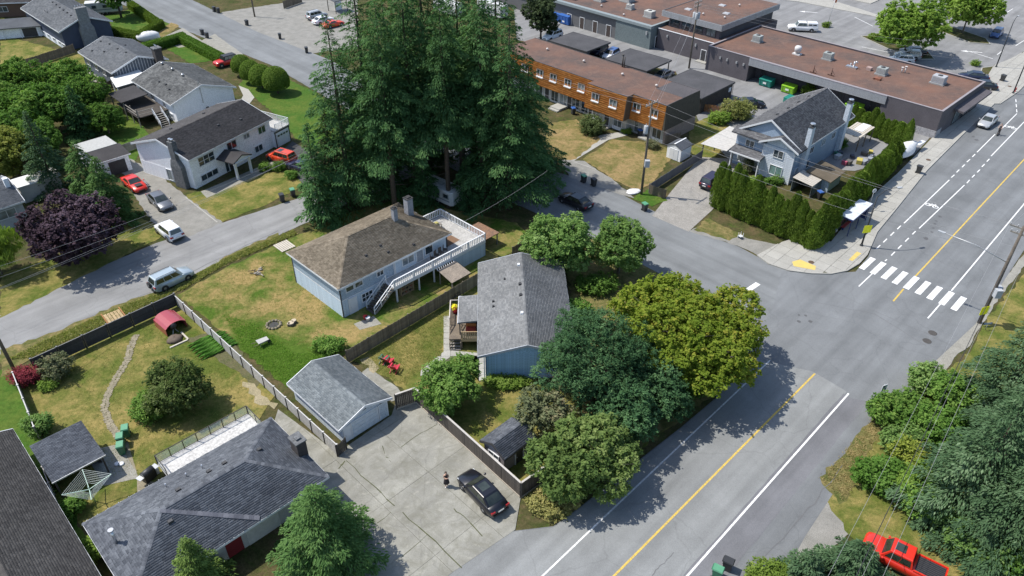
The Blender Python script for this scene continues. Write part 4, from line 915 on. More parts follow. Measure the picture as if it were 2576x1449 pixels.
for p, q_, n_ in (((L-.1,-.2),(L+2.7,-.2),2), ((L+2.7,-.2),(L+2.7,6.3),3), ((L+2.7,6.3),(L-.1,6.3),2)): glass_rail(h, p, q_, 2.55, .95, n_, WHITE)
GL = GL_

# ---- white house with grey roof behind it
h = thing('house', 'white gabled house with streaked grey roof behind the black roofed one', 'house', (-61.6,118.0), -45)
L, Wd, E, RI = 14.4, 10.7, 3.3, 1.8
gable_walls(h, L, Wd, E, RI, WHITE_W, .5, .3); gable_roof(h, L, Wd, E, RI, SH_STREAK, tw=.5, th=.25)
for x in (1.5, 5.2, 8.8): roof_vent(h, x, 5.0, E+RI*5/5.35, CHROME, .2, 'turbine')
for x, y in ((6,2.2),(8,2.4),(10,2.0)): roof_vent(h, x, y, E+RI*y/5.35, None, .18)
part(h, 'service_mast', METAL, (L-.28,5.0,2.2,L-.2,5.08,5.6)); part(h, 'meter_box', DARKTRIM, (L-.3,5.3,.9,L-.1,5.7,1.4))
for x, ww in ((2.5,1.4),(6.5,1.2),(10.5,.9)): window(h, x, .5, 2.2, -90, ww, 1.0)
window(h, 12.4, .5, .9, -90, .8, .6)
dd = part(h, 'deck', WOOD_D, (3.5,-4.2,1.5,11.5,.48,1.62)); 
MB().slab([(2.0,-4.6,2.9),(7.2,-4.6,2.9),(7.2,-.4,3.15),(2.0,-.4,3.15)], .12).build('patio_roof', SH_BLACK, h)
for x, y in ((2.3,-4.3),(7.0,-4.3),(11.3,-4.1),(9.0,-4.1)): part(h, 'post', WOOD_G, (x-.07,y-.07,0,x+.07,y+.07,2.85))
for a_, b_ in (((7.2,-4.2),(11.4,-4.2)), ((11.4,-4.2),(11.4,-1.5))):
    r_ = MB(); r_.bar((*a_,2.5),(*b_,2.5),.1,.07); r_.bar((*a_,2.0),(*b_,2.0),.08,.05); r_.build('railing', WOOD_G, h)
stairs(h, (11.6,-.6,1.6), (13.6,-.6,.05), (0,-1.3), 7, WOOD_G, WOOD_D, WHITE)

# ---- house with a striped gable
h = thing('house', 'grey roof bungalow with dark striped gable and white patio cover', 'house', (-76.6,131.7), -45)
L, Wd, E, RI = 14.6, 9.8, 3.2, 1.7
gable_walls(h, L, Wd, E, RI, M('wall_slate', (.10,.12,.15)), .5, .4); gable_roof(h, L, Wd, E, RI, SH_MID, tw=.5, th=.25)
b_ = MB()
for k in range(17):
    y = 1.0+k*.48; zt = E+RI*(1-abs(y-4.9)/4.9)-.3; b_.box(L-.4,y,2.3,L-.34,y+.1,max(2.4, zt))
b_.build('gable_batten', M('batten_grey', (.45,.47,.5)), h)
MB().slab([(L-.6,-.2,2.35),(L+4.4,-1.2,2.3),(L+4.4,4.2,2.5),(L-.6,4.6,2.55)], .08).build('patio_cover', M('patio_white', (.78,.78,.76)), h)
for x, y in ((L+.2,-.3),(L+4.2,-1.0),(L+2,-.8)): part(h, 'post', WHITE, (x-.07,y-.07,0,x+.07,y+.07,2.25))
for x, y in ((3,1.5),(6,2.5),(1.5,3.8),(4.5,4.2),(8,4.2),(11,4.4),(6.5,6)): roof_vent(h, x, y, E+RI*min(y, Wd-y)/4.9, None, .2)
ch = part(h, 'chimney', BRICK_D, (L-.2,7.4,0,L+1.1,8.6,5.6)); part(ch, 'cap', STONE_W, (L-.3,7.3,5.6,L+1.2,8.7,5.75)); 
for k in range(3): roof_vent(ch, L+.1+k*.35, 8.0, 5.8, CHROME, .1, 'pipe')
for x in (2.5, 6, 9.5): window(h, x, .5, 1.9, -90, 1.4, 1.0)

# ---- navy house
h = thing('house', 'navy gabled house with tall stone chimney at the top left', 'house', (-99.5,156.2), -45)
L, Wd, E, RI = 21.4, 9.9, 3.7, 1.9
gable_walls(h, L, Wd, E, RI, NAVY, .5, .4); gable_roof(h, L, Wd, E, RI, SH_MID, tw=.6, th=.3)
part(h, 'lower_wall', WHITE_W, (.45,.46,0,L-.6,.495,1.1))
for x in (9, 12, 15, 18, 20): window(h, x, .46, .75, -90, 1.2, .55)
ch = MB(); ch.box(L-.4,3.6,0,L+.4,6.2,3.4); ch.hexa([(L-.4,3.6,3.4),(L+.4,3.6,3.4),(L+.4,6.2,3.4),(L-.4,6.2,3.4)], [(L-.4,4.0,4.3),(L+.3,4.0,4.3),(L+.3,5.8,4.3),(L-.4,5.8,4.3)]); ch.box(L-.6,3.9,4.3,L+.3,5.9,7.2)
c_ = ch.build('chimney', M('stone_light', (.26,.27,.28), (.16,.165,.17), 3, .9, 0, .5, fine=6), h); 
for k in range(4): roof_vent(c_, L-.15, 4.2+k*.45, 7.3, CHROME, .1, 'pipe')
for k in range(6): roof_vent(h, 7+k*2.2, 4.4-.1*k, E+RI*(4.4-.1*k)/4.95, DARKTRIM, .22)
for x in (9.0,10.4): roof_vent(h, x, 2.0, E+.75, DARKTRIM, .15, 'pipe')

# ---- far top-left corner pieces
h = thing('house', 'brown walled house with dark roof in the top left corner', 'house', (-115.33,161.21), 0)
gable_walls(h, 17, 9, 3.0, 1.5, M('wall_brown', (.13,.08,.055)), .5, .4); gable_roof(h, 17, 9, 3.0, 1.5, SH_BLACK, tw=.6, th=.3); h.rotation_euler.z = rad(8)
for x in (8, 13): window(h, x, .5, 1.6, -90, 1.8, 1.0)
h = thing('carport', 'white fronted outbuilding with flat grey roof below the brown house', 'shed', (-100.51,147.94), 18)
part(h, 'wall', WHITE_W, (-5,.3,0,7.6,3.2,2.0)); MB().slab([(-5.5,-.2,2.05),(8.0,-.2,2.05),(8.0,3.6,2.9),(-5.5,3.6,2.9)], .15).build('roof', SH_MID, h)
for x in (-2, 1, 4, 7.3): part(h, 'post', WHITE, (x-.06,-.1,0,x+.06,.02,1.9))
part(h, 'door', DARKTRIM, (4.3,.25,.05,6.8,.298,1.7))

# ---- shed and flat roof between the trees at the left
h = thing('garage', 'small white garage with dark roof behind the fir trees on the left', 'garage', (-55.01,90.27), 45)
part(h, 'wall', WHITE_W, (.2,.2,0,4.2,5.3,2.3)); MB().slab([(0,0,2.35),(4.5,0,2.35),(4.5,3.4,2.75),(0,3.4,2.75)], .14).build('roof', SH_BLACK, h); MB().slab([(-.3,3.42,2.8),(4.2,3.42,2.8),(4.2,7.6,2.6),(-.3,7.6,2.6)], .12).build('rear_roof', M('roof_pale', (.42,.42,.4)), h)
part(h, 'door', DARKTRIM, (1.4,.14,0,3.6,.198,1.9)); part(h, 'wall_rear', WHITE_W, (.0,5.31,0,4.0,7.3,2.5)); part(h, 'gutter', WHITE, (-.02,-.05,2.22,4.52,-.004,2.36))
h = thing('house', 'grey roofed house at the left edge with a band of windows', 'house', (-58.49,79.26), 45)
gable_walls(h, 12, 9, 3.0, 1.3, M('wall_pale_grey', (.42,.45,.47)), .4, .3); h.location.x -= 8.49; h.location.y -= 8.49
gable_roof(h, 12, 9, 3.0, 1.3, SH_MID)
for x in (4.5, 7.2, 9.8): window(h, x, .4, 1.9, -90, 1.9, 1.0, 2)
part(h, 'chimney', WHITE_W, (11.2,3.0,2.5,11.7,3.6,5.0))
h = thing('carport', 'white flat carport roof between the trees at the left edge', 'carport', (-61.95,83.60), 45)
MB().slab([(0,0,2.35),(5.2,0,2.35),(5.2,2.6,2.5),(0,2.6,2.5)], .12).build('roof', M('roof_white', (.74,.74,.72)), h)
part(h, 'wall', STUCCO, (.2,.15,0,5.0,.25,2.2), (.2,.25,0,.3,2.4,2.2), (4.9,.25,0,5.0,2.4,2.2))

# ---- corner house with the cedar hedge
h = thing('house', 'blue and white corner house with steep black roof inside the cedar hedge', 'house', (36.8,89.1), 46)
SH_NE = tonemat('shingle_slate', (.075,.075,.08), (.15,.15,.155))
L = 17.0; BLU = M('siding_steel_blue', (.32,.40,.50), (.27,.35,.45), 1, .7, fine=10)
W2 = M('siding_white_blue', (.60,.65,.70), (.53,.58,.64), 1, .7, fine=10, rnd=.03)
part(h, 'wall', BLU, (1.0,.5,0,L-.4,9.3,4.75), (.45,.55,0,.999,4.9,4.75))
MB().add([(1.3,.8,4.75),(1.3,9.0,4.75),(1.3,4.9,7.55),(L-.4,.8,4.75),(L-.4,9.0,4.75),(L-.4,4.9,7.55)], [(0,2,1),(3,4,5),(0,3,5,2),(1,2,5,4)]).build('gable', BLU, h)
r = gable_roof(h, L-1.0, 9.8, 4.9, 2.85, SH_NE, x0=1.0, tw=.4, th=.2)
MB().add([(.47,.5,4.75),(.47,5.0,4.75),(.47,2.7,6.0),(3.2,2.7,6.0),(3.2,.5,4.75),(3.2,5.0,4.75)], [(0,2,1),(0,4,3,2),(1,2,3,5)]).build('front_gable', W2, h)
b_ = MB(); b_.hexa([(-.05,-.1,4.7),(2.6,-.1,4.7),(2.6,2.7,6.06),(-.05,2.7,6.06)], [(-.05,-.1,4.86),(2.6,-.1,4.86),(2.6,2.7,6.22),(-.05,2.7,6.22)]); b_.hexa([(-.05,2.7,6.06),(2.9,2.7,6.06),(2.9,5.5,4.7),(-.05,5.5,4.7)], [(-.05,2.7,6.22),(2.9,2.7,6.22),(2.9,5.5,4.86),(-.05,5.5,4.86)])
fr = b_.build('front_roof', SH_NE, h); roof_face(fr, [(2.6,5.5,4.86),(-.05,5.5,4.86),(-.05,2.7,6.22),(2.9,2.7,6.22)], SH_NE, .4, .2); roof_face(fr, [(-.05,-.1,4.86),(2.4,-.1,4.86),(2.4,2.7,6.22),(-.05,2.7,6.22)], SH_NE, .4, .2)
g_ = MB()
for ya, yb in ((-.15,2.7),(5.55,2.7)): g_.hexa([(-.12,ya,4.66),(-.051,ya,4.66),(-.051,yb,6.02),(-.12,yb,6.02)], [(-.12,ya,4.9),(-.051,ya,4.9),(-.051,yb,6.27),(-.12,yb,6.27)])
g_.build('fascia', WHITE, fr)
sk = MB().hexa([(.2,4.6,4.72),(1.6,4.6,5.35),(1.6,9.8,5.35),(.2,9.8,4.72)], [(.2,4.6,4.88),(1.6,4.6,5.5),(1.6,9.8,5.5),(.2,9.8,4.88)]).build('skirt_roof', SH_NE, h); roof_face(sk, [(.2,9.8,4.88),(.2,4.6,4.88),(1.6,4.6,5.5),(1.6,9.8,5.5)], SH_NE, .4, .2)
siding(h, (.45,4.9), (.45,.55), 0.05, 4.7, .24, W2)
window(h, .43, 2.7, 3.75, 180, 1.3, 1.0, 2); window(h, .43, 2.6, 1.4, 180, 1.7, 1.3, 2, 1, gl=glass('window_green', (.1,.16,.15))); window(h, 1.0, 7.2, 3.6, 180, 1.2, .9, 2); window(h, 1.0, 7.6, 1.4, 180, 1.9, 1.4, 3)
door(h, 1.0, 5.6, 0, 180, .95, 1.95, WHITE); part(h, 'corner_board', WHITE, (.38,.48,0,.449,.56,4.7)); part(h, 'corner_board', WHITE, (.38,4.9,0,.449,4.98,4.7))
pr2 = MB().hexa([(-.9,4.5,2.5),(1.0,4.5,2.85),(1.0,9.3,2.85),(-.9,9.0,2.5)], [(-.9,4.5,2.64),(1.0,4.5,2.99),(1.0,9.3,2.99),(-.9,9.0,2.64)]).build('porch_roof', SH_NE, h); roof_face(pr2, [(-.9,9.0,2.64),(-.9,4.5,2.64),(1.0,4.5,2.99),(1.0,9.3,2.99)], SH_NE, .4, .2)
part(pr2, 'gutter', WHITE, (-.98,4.45,2.48,-.905,9.05,2.66))
for y in (4.7, 8.8): part(h, 'post', WHITE, (-.75,y-.07,0,-.61,y+.07,2.5))
for x in (3.0, 14.4):
    c_ = part(h, 'chimney', W2, (x-.45,-.1,0,x+.45,.49,7.6)); part(c_, 'cap', DARKTRIM, (x-.5,-.15,7.6,x+.5,.54,7.7)); MB().lathe([(.2,7.7),(.2,7.95),(.34,7.97),(.34,8.1)], 12, (x,.2,0)).build('chimney_pot', CHROME, c_)
for k in range(4): roof_vent(h, 4+k*3, 5.6, 4.9+2.85*(9.8-5.6)/4.9, None, .2)
for x in (5.5, 9, 12): window(h, x, .5, 3.4, -90, 1.0, .9)
window(h, 2.0, .5, 1.6, -90, .7, .7); window(h, 5.0, .5, 1.4, -90, 1.2, 1.2)
# ---- translucent carport and garden structures of the corner house
h = thing('carport', 'translucent corrugated carport roof beside the blue corner house', 'carport', (36.8,89.1), 46)
CORR = M('corrugated_plastic', (.52,.5,.46), (.42,.4,.37), 3, .5)
qd = [(-1.2,9.3,2.55),(5.4,9.9,2.75),(6.6,13.5,2.45),(-1.2,13.4,2.3)]
for k in range(12):
    a = k/12; b2 = (k+.96)/12; f = lambda i, j, t: Vector(qd[i])*(1-t)+Vector(qd[j])*t
    MB().slab([f(0,1,a), f(0,1,b2), f(3,2,b2), f(3,2,a)], .03).build('roof_sheet', CORR, h)
for x, y in ((-.9,13.1),(2.6,13.2),(6.2,13.2)): part(h, 'post', WOOD_D, (x-.06,y-.06,0,x+.06,y+.06,2.3))
h = thing('garden_shed', 'brown roofed shed between the corner house and the tall hedge', 'shed', (37.48,85.54), 46)
part(h, 'wall', PALE_BLUE, (4.2,-1.2,0,7.8,1.6,1.7)); MB().slab([(3.8,-1.5,1.75),(8.2,-1.5,1.75),(8.2,2.0,2.2),(3.8,2.0,2.2)], .1).build('roof', SH_BROWN, h)
h = thing('greenhouse', 'small greenhouse with ribbed curved roof by the hedge', 'greenhouse', (36.76,86.58), 46)
for k in range(7):
    x = 1.0+k*.42; MB().slab([(x,-1.5,1.7),(x+.38,-1.5,1.7),(x+.38,1.3,2.0),(x,1.3,2.0)], .05).build('roof_rib', M('greenhouse_slat', (.5,.46,.4)), h)
part(h, 'wall', GLASS_B, (1.0,-1.45,0,3.9,-1.4,1.6), (1.0,1.2,0,3.9,1.25,1.9), (3.88,-1.4,0,3.93,1.2,1.7)); part(h, 'base', WOOD_G, (.95,-1.5,0,3.95,-1.46,.4))
h = thing('pergola', 'cluttered pergola with pale plank roof behind the corner house', 'pergola', (48.27,100.85), 46)
for k in range(8): part(h, 'roof_plank', M('plank_pale', (.55,.5,.42)), (0.2,-1.6+k*.34,2.2,5.2,-1.32+k*.34,2.28))
part(h, 'tarp', M('tarp_white', (.72,.72,.72)), (2.2,-1.0,2.29,5.3,.2,2.33))
for x, y in ((.3,-1.5),(5.1,-1.5),(.3,1.0),(5.1,1.0),(2.7,-1.5)): part(h, 'post', WOOD, (x-.06,y-.06,0,x+.06,y+.06,2.2))

# ---- rust shingled townhouses
h = thing('townhouse', 'long townhouse with rust orange mansard shingles and flat brown roof', 'building', (-2.3,125.5), -45)
L = 33.8; RZ = 6.1
part(h, 'roof', MEMB, (0,.3,RZ-.3,L,8.6,RZ), (20.3,-1.1,RZ-.3,27.8,.299,RZ)); part(h, 'roof_patch', MEMB_D, (28.9,4.4,RZ,L-.06,8.5,RZ+.015))
BRICKP = M('brick_tan', (.34,.27,.23), (.26,.2,.17), 3, .85, 0, .3, fine=10)
part(h, 'wall', STUCCO, (0,.9,0,L-.2,8.5,RZ-.3), (20.7,-.1,0,27.4,.9,2.6)); part(h, 'end_wall', BRICKP, (L-.2,.7,0,L,8.5,2.5))
def mansard(x0, x1, yt, yb):
    m = MB(); m.hexa([(x0,yb,2.45),(x1,yb,2.45),(x1,.9,2.45),(x0,.9,2.45)], [(x0,yt,RZ-.02),(x1,yt,RZ-.02),(x1,.9,RZ-.02),(x0,.9,RZ-.02)]); o = m.build('mansard', SH_RUST, h)
    roof_face(o, [(x0,yb,2.45),(x1,yb,2.45),(x1,yt,RZ-.02),(x0,yt,RZ-.02)], SH_RUST, .55, .3, .035, seed=int(x0)); part(o, 'roof_edge', MEMB_D, (x0,yt-.06,RZ-.03,x1,yt+.06,RZ+.04)); return o
mansard(0, 20.25, .25, -.15); mansard(20.3, 27.8, -1.1, -1.6); mansard(27.85, L, .25, -.15)
MB().hexa([(27.8,-1.6,2.45),(27.88,-1.6,2.45),(27.88,.8,2.45),(27.8,.8,2.45)], [(27.8,-1.1,RZ),(27.88,-1.1,RZ),(27.88,.8,RZ),(27.8,.8,RZ)]).build('bay_side', M('shake_dark', (.12,.085,.06)), h)
MB().hexa([(L,-.15,2.45),(L+.35,-.15,2.45),(L+.35,8.9,2.45),(L,8.9,2.45)], [(L,.25,RZ),(L+.02,.25,RZ),(L+.02,8.6,RZ),(L,8.6,RZ)]).build('end_mansard', M('shake_olive', (.075,.065,.045), (.055,.048,.035), 2, .9, 0, .4, fine=9), h)
part(h, 'roof_edge', MEMB_D, (L-.05,.25,RZ,L+.06,8.6,RZ+.05), (0,8.5,RZ,L-.05,8.62,RZ+.05))
def dormer(x, y): 
    o = window(h, x, y, 4.5, -90, 1.25, 1.05, 2, 1, deep=.13, fw=.05); part(o, 'sill', WHITE, (-.72,-.02,-.72,.72,.30,-.58)); part(o, 'reveal', M('shake_dark', (.12,.085,.06)), (-.68,-.02,.59,.68,.2,.63))
for x in (3, 6, 9.4, 12.3, 15.4, 18.2, 28.9, 32.0): dormer(x, 0.06)
for x in (22.2, 25.6): dormer(x, -1.35)
for x, y in ((1.5,.9),(5,.9),(8.5,.9),(12,.9),(13.9,.9),(16.5,.9),(18.5,.9),(21.6,-.1),(25.8,-.1),(29,.9),(32.3,.9)): window(h, x, y, 1.2, -90, 1.5, 1.8, 2, 1, gl=GLASS_B if int(x) % 2 else GLASS)
for x, y in ((10.3,.9),(15.2,.9),(19.6,.9),(23.7,-.1),(30.7,.9)): door(h, x, y, 0, -90, .9, 2.0, DARKTRIM)
for x, y in ((14,5.3),(22,5.1),(28.5,5.0),(6,5.3)): roof_vent(h, x, y, RZ, M('vent_white', (.6,.55,.52)), .2, 'turbine')
st = MB().cyl(19.6,8.1,RZ,RZ+1.9,.12,10).cyl(19.95,8.1,RZ,RZ+1.7,.12,10).cyl(19.6,8.1,RZ+1.9,RZ+2.05,.2,10).build('flue', M('flue_dark', (.09,.085,.08)), h)
for b4 in ((13,-1.3,0,15,.9,.35), (13,-1.8,0,15,-1.31,.18), (22.9,-1.3,0,24.7,-.1,.2), (29.8,-.2,0,31.5,.9,.2)): part(h, 'porch_step', CONC_L, b4)
part(h, 'base_block', WHITE_W, (20.7,-.18,0,22.6,-.1,.55), (24.8,-.18,0,27.4,-.1,.55), (31.6,.8,0,L-.2,.89,.5))
# carports behind
CP_D = M('carport_roof', (.075,.073,.078), (.05,.05,.053), .4, .9, 0, .2, 'World', 8)
for i, (p0, a, Lx, Ly, lab) in enumerate((((13.2,134.9), 47, 7.1, 8.9, 'leftmost of the three dark flat carports behind the townhouses'), ((22.6,125.1), 47, 7.6, 8.9, 'middle of the three dark flat carports behind the townhouses'), ((29.5,113.1), 46, 10.0, 8.6, 'rightmost dark flat carport with boarded end wall behind the townhouses'))):
    h = thing('carport', lab, 'carport', p0, a, 'carports behind the townhouses')
    part(h, 'roof', CP_D, (.02,.02,2.45,Lx-.02,Ly-.02,2.63)); part(h, 'roof_edge', DARKTRIM, (-.05,-.05,2.4,Lx+.05,.02,2.66), (-.05,Ly-.02,2.4,Lx+.05,Ly+.05,2.66), (-.05,.02,2.4,.02,Ly-.02,2.66), (Lx-.02,.02,2.4,Lx+.05,Ly-.02,2.66))
    for x in (.3, Lx-.3):
        for y in (.3, Ly/2, Ly-.3): part(h, 'post', WOOD_D, (x-.07,y-.07,0,x+.07,y+.07,2.4))
    part(h, 'back_wall', WOOD_D, (.1,.4,0,.18,Ly-.4,2.38))
    if i == 2:
        w_ = part(h, 'end_wall', WOOD_D, (.19,.12,0,Lx-.3,.2,2.38)); 
        for k in range(int(Lx/.4)): part(w_, 'batten', WOOD_D, (.3+k*.4,.08,0,.36+k*.4,.119,2.36))
        part(h, 'notice_board', WHITE, (Lx-1.5,.04,1.3,Lx-.8,.118,2.0))

# ---- shops
h = thing('shop_building', 'long low mauve shop block with rusty flat roof and corrugated fascia', 'building', (34.6,133.5), -45.6)
L, Wd, Z = 40.4, 17.2, 4.3
tw_ = .22
part(h, 'wall', CMU, (0,0,0,8.4,tw_,Z-.06)); part(h, 'wall', CMU, (31.6,0,0,L,tw_,Z-.06)); part(h, 'wall', CMU, (0,Wd-tw_,0,L,Wd,Z-.06)); part(h, 'wall', CMU, (0,tw_,0,tw_,Wd-tw_,Z-.06)); part(h, 'wall', CMU, (L-tw_,tw_,0,L,Wd-tw_,Z-.06))
part(h, 'recessed_wall', CMU, (8.4,2.8,0,31.6,3.0,Z-.4)); part(h, 'recess_side', CMU, (8.2,tw_,0,8.4,3.0,Z-.5)); part(h, 'recess_side', CMU, (31.6,tw_,0,31.8,3.0,Z-.5))
part(h, 'roof', MEMB, (tw_-.01,tw_-.01,Z-.55,L-tw_+.01,Wd-tw_+.01,Z-.3)); part(h, 'roof', MEMB_D, (8.4,-.02,Z-.5,31.6,tw_-.012,Z-.1))
for b4 in ((-.04,-.04,Z-.06,L+.04,tw_+.06,Z),(-.04,Wd-tw_-.06,Z-.06,L+.04,Wd+.04,Z),(-.04,tw_+.06,Z-.06,tw_+.06,Wd-tw_-.06,Z),(L-tw_-.06,tw_+.06,Z-.06,L+.04,Wd-tw_-.06,Z)): part(h, 'parapet_cap', CAPM, b4)
FAS = M('fascia_steel', (.47,.48,.5), (.40,.41,.43), 2, .45, .3); 
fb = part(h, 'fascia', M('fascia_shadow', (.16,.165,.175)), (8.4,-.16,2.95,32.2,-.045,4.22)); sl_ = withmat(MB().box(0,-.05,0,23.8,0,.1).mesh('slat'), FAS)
for k in range(8): share('slat', sl_, fb, (8.4,-.16,2.96+k*.158))
part(h, 'fascia_cap', CAPM, (8.4,-.24,4.225,32.2,-.045,4.29))
for x in (10, 14, 19.5, 24, 29.5): door(h, x, 2.8, 0, -90, 1.0, 2.1, DARKTRIM, trim=CMU)
for x, y in ((4.4,8.9),(17.7,9.4),(27.2,9.0)): rooftop_unit(h, x, y, 4.0)
rooftop_unit(h, 35.2, 11.7, 4.0, 1.9, 1.5, 1.1, M('hvac_grey', (.4,.41,.43)))
o = MB().lathe([(.35,.2),(.35,.5),(.55,.55),(.6,1.2),(.45,1.45),(.05,1.5)], 16).box(-.7,-.5,0,.7,.5,.2).build('exhaust_fan', M('fan_white', (.62,.61,.6)), h); o.location = (12.8,7.9,4.0)
o = MB().box(-.9,-.4,0,.9,.4,.25).cyl(.3,0,.25,1.1,.16,10).cyl(-.3,.1,.25,.7,.1,10).tube([(.3,0,1.0),(.55,0,1.15),(.8,0,1.0)], .12).build('roof_flue', CHROME, h); o.location = (22.4,8.5,4.0)
o = MB().box(-.4,-.4,0,.4,.4,.5).build('roof_box', M('box_pink', (.38,.27,.24)), h); o.location = (24.9,9.5,4.0)
o = MB().cyl(0,0,0,.8,.1,10).cyl(.45,.2,0,1.0,.1,10).cyl(0,0,.8,.9,.2).cyl(.45,.2,1.0,1.1,.2).build('roof_flue', M('vent_white', (.6,.55,.52)), h); o.location = (29.1,12.3,4.0)
for x, y in ((19.2,1.5),(21.8,2.5)): o = MB().cyl(0,0,0,1.3,.06,8).cyl(.0,0,.3,.55,.12,8).bar((-.6,0,.1),(.5,0,.1),.12).bar((0,0,.9),(.4,.3,.2),.05).build('gas_pipe', M('pipe_rust', (.10,.05,.035)), h); o.location = (x, y, 4.0)
o = MB().box(-.5,-.35,0,.5,.35,.3).bar((-.6,-.5,.2),(.6,.4,.35),.12).build('roof_debris', M('debris_rust', (.25,.1,.06)), h); o.location = (27.8,6.3,4.0)
part(h, 'stone_panel', M('split_stone', (.36,.35,.36), (.26,.26,.27), 3, .9, 0, .7, fine=5), (36.8,-.07,0,40.5,-.005,1.15), (40.405,-.07,0,40.47,2.0,1.15))
for y0 in (6.5, 10.2, 13.8): window(h, L, y0+1.2, 1.5, 0, 2.6, 2.4, 3, 1, fr=DARKTRIM)
MB().slab([(L+.02,5.0,3.3),(L+1.5,5.0,3.1),(L+1.5,17.0,3.1),(L+.02,17.0,3.3)], .3).build('canopy', CMU, h)
for x in (2.6, 4.0, 5.9, 7.3): part(h, 'wall_light', METAL, (x,-.2,2.6,x+.3,-.005,3.0))
# middle shop with a raised storey
h = thing('shop_building', 'two-storey mauve shop with ribbed metal band beside the utility pole', 'building', (34.6,133.5), -45.6)
part(h, 'wall', CMU, (-13.2,3.0,0,-.1,24,3.75)); part(h, 'lower_roof', MEMB, (-13.0,3.2,3.75,-.2,24,3.8)); part(h, 'parapet_cap', WHITE, (-13.25,2.95,3.75,-.05,3.15,3.84))
part(h, 'upper_wall', CMU, (-12.6,5.4,3.8,-1.4,24,5.6)); part(h, 'roof', MEMB, (-13.9,5.0,6.2,-.9,25,6.5))
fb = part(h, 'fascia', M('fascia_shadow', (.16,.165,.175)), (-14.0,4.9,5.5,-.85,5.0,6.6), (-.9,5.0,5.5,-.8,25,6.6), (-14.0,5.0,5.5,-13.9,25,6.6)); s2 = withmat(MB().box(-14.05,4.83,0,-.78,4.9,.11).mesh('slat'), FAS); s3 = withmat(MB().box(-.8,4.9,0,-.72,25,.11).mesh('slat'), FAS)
for k in range(6): share('slat', s2, fb, (0,0,5.53+k*.18)); share('slat', s3, fb, (0,0,5.53+k*.18))
for x in (-11.2,-8.6,-6,-3.2): window(h, x, 5.4, 4.7, -90, 1.9, 1.2, 2, 1, fr=DARKTRIM)
door(h, -2.6, 3.0, 0, -90, 1.0, 2.1, DARKTRIM); part(h, 'step', CONC_L, (-3.6,2.0,0,-1.4,3.0,.2))
for x, y in ((-11,9),(-8,16),(-4.5,12)): roof_vent(h, x, y, 6.5, M('hvac_grey', (.4,.41,.43)), .7)
for x, y in ((-7,8),(-3,9),(-5.5,18)): roof_vent(h, x, y, 6.5, M('vent_white', (.6,.55,.52)), .2, 'turbine')
part(h, 'wall_light', METAL, (-4.6,2.8,2.4,-4.3,2.995,2.9), (-11,2.8,2.6,-10.7,2.995,3.0))
# long teal shop
h = thing('shop_building', 'long teal and grey shop block with rusty flat roof at the top', 'building', (34.6,133.5), -45.6)
h2 = 4.4
part(h, 'wall', CMU_T, (-22,1.2,0,-13.5,1.4,h2-.06), (-13.7,1.4,0,-13.5,30,h2-.06), (-60,29.8,0,-13.7,30,h2-.06)); part(h, 'rear_wall', M('block_wall_grey', (.13,.13,.135)), (-60,1.6,0,-22,1.8,h2-.06))
part(h, 'roof', MEMB, (-60,1.8,h2-.5,-13.7,29.8,h2-.3)); part(h, 'parapet_cap', M('cap_teal', (.24,.28,.29)), (-60,1.0,h2-.5,-13.4,1.9,h2), (-13.9,1.9,h2-.06,-13.4,30,h2))
for x in (-24, -27.5, -31, -34.5): door(h, x, 1.6, 0, -90, 1.1, 2.2, M('door_brown', (.06,.045,.04)))
door(h, -13.5, 3.4, 0, 0, 1.0, 2.1, DARKTRIM)
for x, y, s in ((-32,8,1.2),(-24,8,.9),(-28,12,1.6),(-18,6.5,1.2),(-27,19,1.2),(-40,9,1.4)): rooftop_unit(h, x, y, h2-.3, 1.5*s, 1.2*s, .9*s, M('hvac_pale', (.5,.5,.47)))
for x, y in ((-29,5),(-22,3.5),(-19,9),(-16,11),(-34,14)): roof_vent(h, x, y, h2-.3, M('vent_white', (.6,.55,.52)), .2, 'turbine')
o = MB().bar((-2.5,0,.6),(-.2,0,1.3),.9,.08).build('solar_panel', WHITE, h); o.location = (-36,4.5,h2-.3)
SATD = part(h, 'satellite_dish', METAL, (-14.6,1.0,2.6,-14.2,1.19,3.3))
# white building across the lot, only its base shows
h = thing('shop_building', 'dark entrance with stone pillars at the top right', 'building', (71.37,189.13), -45)
part(h, 'wall', M('wall_dark', (.05,.05,.055)), (-3,3.5,0,13,12,5)); part(h, 'side_wall', WHITE_W, (13,3.4,0,15.4,12,5)); part(h, 'canopy', DARKTRIM, (-2,-.5,3.4,13,3.4,4.4))
for x in (1.5, 11.5): part(h, 'pillar', STONE_W, (x-.6,.2,0,x+.6,1.4,3.4))
part(h, 'pavement_step', CONC_L, (-8,-3,0,16,3.4,.15))

# ------------------------------------------------------------------ plants
BARK = M('bark', (.10, .075, .055), (.06, .045, .035), 4, .95, 0, .6, fine=12)
BARK_G = M('bark_grey', (.17, .15, .13), (.11, .1, .085), 4, .95, 0, .5, fine=12)
L_FIR = leafmat('needles_fir', (.030, .072, .028), (.062, .130, .046), (.145, .235, .085), .25)
L_SPRUCE = leafmat('needles_spruce', (.032, .066, .030), (.070, .120, .058), (.15, .21, .12), .2)
L_SPRUCE_G = leafmat('needles_spruce_green', (.040, .090, .026), (.080, .145, .045), (.115, .185, .060), .2)
L_PINE = leafmat('needles_pine', (.024, .058, .025), (.046, .097, .040), (.088, .160, .068), .2)
L_LEAF = leafmat('leaf_green', (.046, .098, .018), (.082, .150, .030), (.14, .21, .05), .35)
L_CHERRY = leafmat('leaf_cherry', (.056, .106, .028), (.10, .165, .045), (.17, .235, .085), .35)
L_MAPLE = leafmat('leaf_maple', (.074, .112, .013), (.125, .158, .022), (.215, .188, .036), .42)
